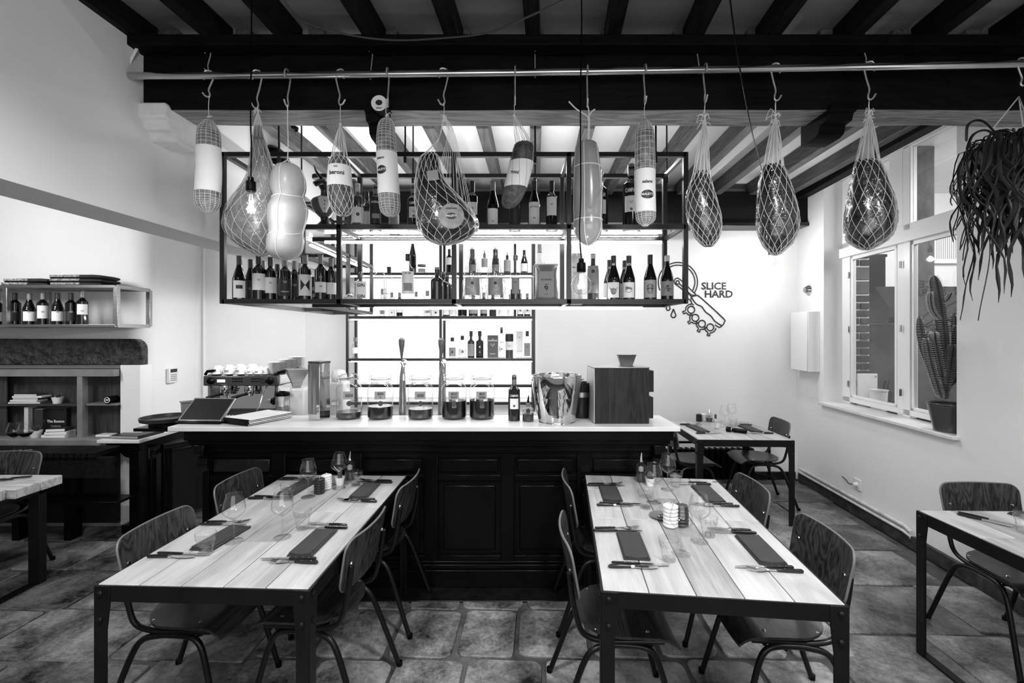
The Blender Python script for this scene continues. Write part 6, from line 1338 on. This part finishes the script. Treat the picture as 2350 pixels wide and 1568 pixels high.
# 3 roped cheese
hookat(660, 160, 245, 'thin steel hook of the roped smooth cheese', pi / 2 * .9)
t, p = hang('roped_cheese', 'large smooth pear shaped cheese tied with string, hanging left of the bull bust', 660, 372, Y - .02, 'hanging cheeses', 'cheese')
S = secs_from(660, 372, [(660, 376, 10), (660, 384, 27), (661, 405, 36), (662, 432, 38), (662, 450, 33), (661, 460, 36), (661, 480, 43), (659, 505, 42), (657, 532, 37), (655, 555, 40), (653, 578, 37), (652, 592, 24), (652, 597, 8)], Y - .02, .95)
body(t, S, CHZ, n=34, mod=lambda a, k, j: 1 - .03 * exp(-((a - 4.6) / .12) ** 2)); d = M()
for a in (4.65, 1.5, 3.1, 0): d.tube([at_sec(S, q / 24, a, 1, .0005) for q in range(25)], .0022, 5)
for f in (.38, .70): d.tube([at_sec(S, f + .012 * sin(j), 2 * pi * j / 24, 1, .0005) for j in range(24)], .0026, 5, True)
for a in (4.65, 1.5, 3.1, 0): d.tube([at_sec(S, .05, a, 1, 0), (0, 0, .01)], .0026, 5)
d.tube(cr([(0, 0, .012), (-.035, -.01, -.03), (-.075, -.01, -.055), (-.07, -.02, -.075), (-.04, -.06, -.12)], 5), .0026, 6); d.build('tied_string', STRING, t, kind='stuff')
M().tube(cr([(0, 0, .012), (.003, 0, .1), (0, 0, .2), (0, 0, PY(245, Y) - p.z)], 4), .0028, 6).build('hanging_cord', STRING, t); q = roundlab(t, S, .53, .66, LABEL, -3.4, -3.0, 'side_label')
# 4 small dark netted salami with label
hookat(780, 160, 240, 'steel meat hook carrying the dark short salami with white label', pi * .95)
t, p = hang('netted_salami', 'dark netted salami with white printed label, hanging beside the horned bust', 781, 285, Y, GH)
S = secs_from(781, 285, [(779, 360, 14), (779, 372, 21), (779, 400, 25), (781, 440, 27), (784, 470, 25), (786, 490, 17), (787, 497, 3)], Y)
body(t, S, DSAL); net_diag(t, S, .02, .98, 12, 2.6, .0011); lb = roundlab(t, S, .24, .46, LABEL, -3.2, .1); labtext(lb, S, .35, 'Citterio' if 0 else 'beroni', .030, a=-1.5); oval(lb, S, .28, .012, .005, LABELG); topnet(t, S, 0, 10, .0013); knot(t, 0, 3, .01); string(t, (0, 0, 0), (0, 0, PY(240, Y) - p.z))
# 5 long netted salami
hookat(890, 160, 245, 'steel meat hook carrying the long netted salami with oval label', pi / 2)
t, p = hang('netted_salami', 'long pale netted salami lettered MALETTI, left of the large ham', 887, 262, Y, GH)
S = secs_from(887, 262, [(888, 272, 8), (887, 285, 17), (886, 310, 20), (887, 350, 22), (890, 400, 22), (893, 450, 23), (895, 480, 22), (896, 493, 14), (896, 498, 3)], Y)
body(t, S, SALP); net_square(t, S, .05, .40, 14, 14); net_square(t, S, .60, .98, 14, 14); lb = roundlab(t, S, .38, .62, LABEL, -3.3, .2); oval(lb, S, .49, .030, .022, a=-2.0); labtext(lb, S, .49, 'MALETTI', .016, WINK, a=-2.0); labtext(lb, S, .425, 'salami', .018, a=-2.0); knot(t, -.01, 5, .02); string(t, (0, 0, 0), (0, 0, PY(245, Y) - p.z))
# 6 large ham
hookat(1018, 160, 240, 'large steel meat hook carrying the biggest dark ham in the middle', .1)
t, p = hang('large_ham', 'biggest dark cured ham in white net with a round paper label, middle of the rail', 1018, 290, Y - .02, GH)
S = secs_from(1018, 290, [(988, 352, 10), (985, 365, 20), (984, 390, 25), (990, 420, 34), (1002, 450, 48), (1017, 480, 60), (1027, 510, 68), (1028, 535, 60), (1024, 553, 38), (1020, 563, 6)], Y - .02, .62)
body(t, S, HAM, n=36, mod=lambda a, k, j: 1 + .03 * sin(a * 4 + k * .35) + .02 * sin(a * 9)); M().loft([(a_, b_, c_, d_ * 1.03 + .004, e_ * 1.03 + .005) for a_, b_, c_, d_, e_ in S[::-1]], 40, True, lambda a, k, j: 1 + .018 * sin(a * 17 + k)).build('plastic_wrap', FILM, t)
net_diag(t, S, .02, .99, 15, 2.4, .0011, e=.008)
d = M()
for k in range(11):
    a = -pi + k * .32; q = at_sec(S, .18 + .045 * k, .1 + .04 * k, 1, .006); d.tube(cr([(.006 * sin(k), 0, .05), (.02 + .004 * k, -.01, -.05), tuple(q)], 4), .0013, 4)
for k in range(5): d.tube(cr([(0, 0, .05), (-.02, -.01, -.06), tuple(at_sec(S, .04, -pi + k * .6, 1, .006))], 4), .0013, 4)
d.build('gathered_net', STRING, t, kind='stuff')
cc = at_sec(S, .66, -1.35, 1, .010); dd_ = M().lathe([(0, 0), (.062, 0), (.062, .002), (0, .002)], 36).tr(Matrix.Translation(cc + Vector((0, -.006, 0))) @ Matrix.Rotation(pi / 2, 4, 'X')).build('round_label', skin('crumpled_label', .16, .34, .4, 18, .5), t)
M().lathe([(0, 0), (.026, 0), (.026, .001), (0, .001)], 24).tr(Matrix.Translation(cc + Vector((0, -.0085, 0))) @ Matrix.Rotation(pi / 2, 4, 'X') @ Matrix.Scale(.6, 4, (0, 1, 0))).build('oval_mark', LABELD, dd_); text_flat('MALETTI', .014).at(cc.x, cc.y - .0105, cc.z).build('lettering', WINK, dd_); text_flat('prosciutto', .013).at(cc.x, cc.y - .0095, cc.z + .038).build('lettering', INK, dd_)
M().box(-.028, .028, -.001, .001, -.025, .025).tr(Matrix.Translation(at_sec(S, .3, -1.3, 1, .012)) @ Matrix.Rotation(-.15, 4, 'Y')).build('paper_tag', LABELG, t)
knot(t, .03, 5, .02); knot(t, .05, 4, .02); string(t, (0, 0, .05), (0, 0, PY(240, Y) - p.z), n=2)
# 7 tilted salami
hookat(1182, 160, 240, 'thin steel hook of the tilted dark salami', pi / 2)
t, p = hang('netted_salami', 'dark speckled salami tilted in its net with white label, right of the large ham', 1180, 265, Y, GH)
S = secs_from(1180, 265, [(1203, 327, 12), (1202, 335, 21), (1199, 360, 25), (1192, 395, 26), (1183, 430, 25), (1174, 458, 22), (1168, 474, 12), (1166, 478, 3)], Y)
body(t, S, DSAL); net_diag(t, S, .02, .98, 10, 2.2, .0009, mat('dark_net', .10, .8)); lb = roundlab(t, S, .34, .58, LABEL, -2.9, .2); labtext(lb, S, .46, 'roni', .026, tilt=-.2, a=-1.9); topnet(t, S, 0, 9, .0012); knot(t, 0, 3, .01); string(t, (0, 0, 0), (0, 0, PY(240, Y) - p.z))
# 8 roped cylinder cheese
hookat(1348, 152, 245, 'thin steel hook of the long roped cheese cylinder', pi / 2 * .95)
t, p = hang('roped_cheese', 'long smooth cylinder cheese tied with string, behind the right bulb cord', 1350, 322, Y, 'hanging cheeses', 'cheese')
S = secs_from(1350, 322, [(1346, 326, 14), (1346, 332, 23), (1347, 350, 27), (1348, 378, 29), (1349, 400, 31), (1350, 440, 33), (1350, 480, 33), (1350, 500, 32), (1350, 525, 33), (1350, 545, 26), (1350, 558, 14), (1350, 563, 3)], Y, .95)
body(t, S, mat('waxed_cheese_skin', .28, .2, var=.15, scale=6, coat=.4), n=34); d = M()
for a in (4.3, 1.5, 5.6, 3.1): d.tube([at_sec(S, q / 24, a, 1, .0005) for q in range(25)], .0019, 5)
for f in (.30, .66): d.tube([at_sec(S, f, 2 * pi * j / 24, 1, .0006) for j in range(24)], .0026, 5, True)
d.tube(cr([(0, 0, 0), (0, 0, .06), (-.003, 0, .12), (-.06, 0, .16), (-.10, 0, .20)], 4), .0035, 6).tube(cr([(0, 0, .12), (.02, 0, .15), (.035, 0, .16)], 4), .0035, 6).tube(cr([(.004, 0, 0), (.006, 0, .10), (0, 0, PY(245, Y) - p.z)], 4), .003, 6); d.build('tied_string', STRING, t, kind='stuff')
for f, s, a in ((.16, '5 Dol', -1.1), (.50, 'Provolone Valpadana', -1.15), (.55, 'Provolone', -2.5)): labtext(t, S, f, s, .022 if f < .2 else .015, LABELG, a=a, tilt=1.0)
# 9 netted salami right
hookat(1480, 152, 238, 'thin steel hook of the netted salami at the right upright', pi / 2)
t, p = hang('netted_salami', 'pale netted salami lettered salami MALETTI, in front of the large aperitif bottle', 1480, 272, Y, GH)
S = secs_from(1480, 272, [(1480, 276, 5), (1480, 290, 15), (1480, 310, 20), (1480, 370, 22), (1480, 430, 22), (1481, 480, 22), (1482, 505, 20), (1481, 516, 8), (1481, 520, 4)], Y)
body(t, S, SALP); net_square(t, S, .05, .44, 15, 14); net_square(t, S, .64, .98, 14, 14); lb = roundlab(t, S, .42, .66, LABEL, -3.3, .2); oval(lb, S, .55, .034, .022); labtext(lb, S, .55, 'MALETTI', .0165, WINK); labtext(lb, S, .485, 'salami', .022); knot(t, -.01, 4, .016); string(t, (0, 0, 0), (0, 0, PY(238, Y) - p.z))
# 10-12 wrapped dark hams
def darkham(px, top, rows, lab, hy, hlab, tilt, flat=.8, bits=8):
    hookat(px, 155, hy, hlab, tilt)
    t, p = hang('wrapped_ham', lab, px, top, Y, GH); S = secs_from(px, top, rows, Y, flat)
    body(t, S, HAM, n=30, mod=lambda a, k, j: 1 + .04 * sin(a * 3 + k * .4) + .025 * sin(a * 7 + k)); M().loft([(a_, b_, c_, d_ * 1.05 + .003, e_ * 1.05 + .003) for a_, b_, c_, d_, e_ in S[::-1]], 36, True, lambda a, k, j: 1 + .03 * sin(a * 13 + k * 1.3)).build('plastic_wrap', FILM, t)
    net_diag(t, S, .01, .99, 13, 2.8, .0011, e=.006); topnet(t, S, .02, 12, .0014); knot(t, .02, bits, .035); knot(t, -.02, bits, .03); string(t, (0, 0, .02), (0, 0, PY(hy, Y) - p.z), n=2)
    x = S[0][0]; M().loft(cr([(0, 0, -.01, .006, .006), (x * .5, 0, S[0][2] * .45, .016, .012), (x, 0, S[0][2], .03, .02), (x, 0, S[0][2] - .04, .036, .026)], 4)[::-1], 20, True, lambda a, k, j: 1 + .12 * sin(a * 6 + k)).build('twisted_film', MILK, t)
darkham(1618, 275, [(1610, 395, 15), (1608, 420, 22), (1608, 450, 30), (1614, 490, 35), (1620, 520, 32), (1624, 548, 23), (1626, 566, 8)], 'slim dark ham in film and net, first right of the hanging shelf', 235, 'thin steel hook of the slim ham right of the hanging shelf', pi / 2)
darkham(1780, 272, [(1772, 380, 18), (1775, 395, 24), (1778, 430, 33), (1783, 480, 41), (1785, 520, 42), (1784, 555, 32), (1781, 578, 14), (1780, 586, 3)], 'dark ham in film and net before the wall glow, second from the right', 230, 'steel meat hook carrying the ham before the wall glow', pi)
darkham(1995, 265, [(1988, 370, 20), (1992, 385, 27), (1995, 430, 38), (1998, 475, 47), (1996, 520, 49), (1992, 550, 40), (1990, 568, 18), (1990, 574, 4)], 'rightmost dark ham in net, with frayed string bow, before the window', 228, 'steel meat hook carrying the rightmost ham', pi - .2, bits=14)
# upper row of empty hooks on eye screws
for px, y0, y1, y2 in ((477, 70, 115, 165), (851, 75, 113, 182), (1228, 75, 113, 178), (1604, 70, 105, 170), (1988, 58, 98, 150)):
    Yh_ = 2.43; t = thing('eye_screw', 'iron eye screw in the black beam, %s' % {477: 'above the leftmost salami', 851: 'left of the long netted salami', 1228: 'right of the tilted salami', 1604: 'above the slim ham', 1988: 'above the rightmost ham'}[px], 'screw', P(px, y1 - 8, Yh_), 0, 'eye screws in the beam')
    M().tube([(0, .03, .055), (0, 0, .05), (0, 0, .03), (0, 0, .012)], .0035, 6).build('shank', HKM, t); M().tube([(.010 * cos(a), 0, .010 * sin(a)) for a in [k / 10 * 2 * pi for k in range(10)]], .003, 6, True).build('eye', HKM, t)
    hook(PX(px, Yh_), Yh_ - .0, PY(y1, Yh_), PY(y1, Yh_) - PY(y2, Yh_), 'empty small steel hook hanging from the beam %s' % {477: 'above the leftmost salami', 851: 'left of the long netted salami', 1228: 'between tilted salami and cheese cylinder', 1604: 'above the slim ham', 1988: 'above the rightmost ham'}[px], {477: .1, 851: 1.2, 1228: 1.57, 1604: 1.9, 1988: 2.8}[px], 'small hooks on the beam', .003, True)
# white disc on the corbel
t = thing('cheese_drum', 'small white round label end of a dark drum fixed at the left corbel', 'drum', P(870, 237, 2.40)); M().lathe([(0, 0), (.040, 0), (.042, .004), (.042, .10), (0, .10)], 32).tr(Matrix.Rotation(-pi / 2, 4, 'X')).build('drum', BLACK, t)
d = M().lathe([(0, 0), (.041, 0), (.041, .003), (0, .003)], 32).tr(Matrix.Rotation(pi / 2, 4, 'X')).build('disc_label', LABEL, t); M().lathe([(0, 0), (.018, 0), (.018, .001), (0, .001)], 20).tr(Matrix.Translation((0, -.003, .002)) @ Matrix.Rotation(pi / 2, 4, 'X') @ Matrix.Scale(.8, 4, (0, 1, 0))).build('seal_mark', LABELD, d); text_flat('salumi', .012).at(0, -.0045, -.026).build('lettering', INK, d)
# ---- pendant bulbs
BULB = glassy('bulb_glass', .98, .8)
def pendant(cord, pos, r, lab, power, ph=0):
    t = thing('pendant_bulb', lab, 'lamp', pos, ph, 'bare bulbs on black cords'); o = Vector(pos)
    M().tube(cr([tuple(Vector(c) - o) for c in cord], 6), .0033, 7).build('cord', BLACK, t)
    s = r * 1.35
    M().lathe([(.0, s + .065), (.012, s + .06), (.013, s + .045), (.021, s + .04), (.022, s - .0), (.019, s - .004), (0, s - .004)], 20).build('socket', BLACK, t)
    M().lathe(cr([(.014, s), (.016, s * .88), (r * .62, r * .82), (r * .98, r * .25), (r * .98, -r * .25), (r * .62, -r * .80), (.0, -r)], 6), 32, cap=False).build('glass_globe', BULB, t)
    fl = M()
    for k in range(6):
        a = k * pi / 3; fl.tube([(.006 * cos(a), .006 * sin(a), r * .55), (.014 * cos(a), .014 * sin(a), -r * .35)], .0013, 5)
    fl.build('filament', FIL, t); M().tube([(0, 0, s - .01), (0, 0, r * .5)], .003, 6).build('filament_post', CHROME, t)
    l = light('bulb_light', 'POINT', pos, power, .02); return t
b1 = P(576, 478, 2.10); pendant([P(577, -120, 2.10), P(577, 100, 2.10), P(575, 260, 2.10), P(577, 340, 2.10), b1 + Vector((0, 0, .062 * 1.35 + .06))], b1, .060, 'lit round bulb on a black cord before the big pale ham', .9)
b2 = P(1334, 655, 2.16); pendant([P(1333, -120, 2.16), P(1335, 60, 2.16), P(1332, 240, 2.16), P(1333, 440, 2.16), P(1330, 530, 2.16), b2 + Vector((0, 0, .049 * 1.35 + .06))], b2, .048, 'lit round bulb on a black cord hanging low before the canister', 2)
b3 = P(1768, 600, 4.75); pendant([P(1668, -60, 1.8), P(1690, 110, 1.95), P(1712, 235, 2.2), P(1727, 308, 2.5), P(1747, 385, 3.3), P(1765, 470, 4.75), b3 + Vector((0, 0, .12))], b3, .055, 'glowing bulb near the back wall, hidden behind the second ham from the right', 18)
# cable swag along the ceiling
t = thing('ceiling_cable', 'thin dark cable sagging across the dark ceiling', 'cable', P(900, 90, 2.3)); o = t.location.copy()
M().tube(cr([tuple(P(x, y, Y_) - o) for x, y, Y_ in ((640, -20, 1.9), (690, 45, 2.1), (790, 78, 2.25), (900, 92, 2.3), (1010, 88, 2.3), (1120, 75, 2.2), (1220, 35, 2.0), (1310, -8, 1.8))], 6), .0045, 6).build('cable', mat('grey_cable', .05, .4), t)
# ================================================================ PLANTS
hp = thing('hanging_plant', 'trailing leaf cactus in a hanging pot at the upper right edge of the photo', 'plant', P(2318, 335, 2.1)); o = hp.location.copy()
y = YP(2335); hook(PX(2345, 2.32), 2.32, ZP(2345) + .0185, .13, 'steel hook holding the hanging plant at the right edge', pi, 'meat hooks on the rail')
GP_ = mat('plant_pot', .02, .4); M().lathe([(0, -.16), (.09, -.16), (.13, 0), (.135, 0), (.12, -.02), (0, -.03)], 28).build('pot', GP_, hp)
for a in (.3, 2.4, 4.5): M().tube([(.12 * cos(a), .12 * sin(a), 0), tuple(P(2338, 222, 2.3) - o)], .003, 6).build('hanger', CERAM, hp)
LF = [mat('dark_leaf', .006, .5, var=.3, scale=6, spec=.3), mat('mid_leaf', .022, .5, var=.3, scale=6, spec=.3)]
def leafmesh(k):
    rr = random.Random(k); L_ = rr.uniform(.32, .92); out = rr.uniform(.03, .13); w_ = rr.uniform(.004, .0085); n = 16; vs = []
    for i in range(n + 1):
        t_ = i / n; r_ = out * (1 - (1 - min(1, t_ * 2.6)) ** 2); z = .06 * sin(min(1, t_ * 3.2) * pi) * .9 - max(0, t_ - .18) * L_; ww = w_ * (.4 + min(1, t_ * 4) * .6) * (1 if t_ < .9 else (1 - t_) * 8 + .2) * (1 + .25 * sin(i * 2.3)); y = .04 * sin(t_ * 5 + k) + .016 * sin(t_ * 15 + k); r_ += .02 * sin(t_ * 9 + k * 2) * t_
        vs += [(r_, y - ww, z), (r_ + .002, y, z + .002), (r_, y + ww, z), (r_ - .002, y, z - .002)]
    m = M().add(vs, [(i * 4 + j, i * 4 + (j + 1) % 4, i * 4 + 4 + (j + 1) % 4, i * 4 + 4 + j) for i in range(n) for j in range(4)]); return m.mesh('leaf', LF[k % 2])
LMS = [leafmesh(k) for k in range(16)]
for k in range(190):
    a = R.uniform(0, 2 * pi); put('leaf', LMS[k % 16], hp, (.07 * R.random() * cos(a), .07 * sin(a), -.01), a + R.uniform(-.2, .2)).scale = (R.uniform(.6, 1.35), 1, R.uniform(.5, 1.1))
for k, (ax, pts) in enumerate((((0), [(-.02, 0, 0), (-.10, 0, .07), (-.17, 0, .05), (-.20, 0, -.02)]), ((0), [(-.02, 0, 0), (-.12, 0, .11), (-.19, 0, .10), (-.20, 0, .02)]), (0, [(-.04, 0, 0), (-.16, 0, -.02), (-.235, 0, -.1), (-.22, 0, -.26)]))):
    M().tube(cr([(x, y_, z) for x, y_, z in pts], 6), [.005] * 12 + [.006] * 6 + [.002], 5).build('leaf', LF[0], hp)
# cactus on the sill
pc = Vector((XR(3.30) + .075, 3.33, ZS + .001))
ct = thing('potted_cactus', 'tall branching columnar cactus in a dark round pot on the window sill', 'cactus', pc)
M().lathe(cr([(0, .003), (.085, 0), (.09, .006), (.125, .19), (.132, .20), (.122, .2), (.115, .18), (0, .175)], 3), 36, cap=False).build('pot', mat('dark_glazed_pot', .06, .2), ct)
M().lathe([(0, .178), (.115, .18)], 24).build('soil', mat('pebbly_soil', .06, .9, var=.9, scale=60, bump=.6), ct)
CG = mat('cactus_skin', .05, .5, var=.4, scale=10); sp = M()
def column(pts, r):
    P_ = cr(pts, 6); d = M(); n = 12; vs = []
    rs_ = [r * (.75 + .25 * min(1, i / 4)) * (1 if i < len(P_) - 4 else (.92, .75, .5, .12)[i - len(P_) + 4]) for i in range(len(P_))]
    for (x, y, z), rr_ in zip(P_, rs_):
        for j in range(n):
            a = 2 * pi * j / n; q = rr_ * (1.12 if j % 2 else .66); vs.append((x + q * cos(a), y + q * sin(a), z))
    K = len(P_); d.add(vs, [(i * n + j, i * n + (j + 1) % n, (i + 1) * n + (j + 1) % n, (i + 1) * n + j) for i in range(K - 1) for j in range(n)] + [tuple(range((K - 1) * n, K * n))]); d.build('stem', CG, ct, 0, 25)
    for i in range(0, K - 1):
        for f in (0, .5):
            x, y, z = [u + (v - u) * f for u, v in zip(P_[i], P_[i + 1])]
            for j in range(1, n, 2):
                a = 2 * pi * j / n; q = rs_[i] * 1.1
                for da in (-.35, .35): sp.tube([(x + q * cos(a), y + q * sin(a), z), (x + (q + .010) * cos(a + da), y + (q + .010) * sin(a + da), z + .004)], .0008, 3)
def cp(px, py): q = P(px, py, 3.33); return (q.x - pc.x, q.z - pc.z)
def col2(pix, r, dy=0):
    column([(cp(a, b)[0], dy * (i / (len(pix) - 1)), cp(a, b)[1]) for i, (a, b) in enumerate(pix)], r)
col2([(2166, 915), (2168, 850), (2165, 780), (2158, 720), (2150, 670), (2143, 632)], .030)
col2([(2158, 912), (2140, 870), (2122, 820), (2110, 775)], .020, -.05); col2([(2160, 912), (2142, 850), (2125, 790), (2120, 725)], .022, .04); col2([(2163, 880), (2150, 830), (2138, 780), (2134, 762)], .022, -.03)
col2([(2168, 905), (2178, 850), (2186, 800), (2186, 745)], .022, -.03); col2([(2172, 900), (2190, 840), (2200, 780), (2198, 720)], .022, .03); col2([(2164, 860), (2150, 820), (2146, 790), (2143, 760)], .020, .05); col2([(2170, 890), (2172, 850), (2170, 820), (2168, 790)], .022, -.06)
col2([(2156, 735), (2140, 715), (2134, 690), (2135, 670)], .014); col2([(2158, 700), (2170, 690), (2173, 680), (2174, 673)], .013, -.03)
col2([(2175, 890), (2208, 850), (2222, 800), (2226, 760)], .022, .02)
sp.build('spines', STRING, ct, kind='stuff')
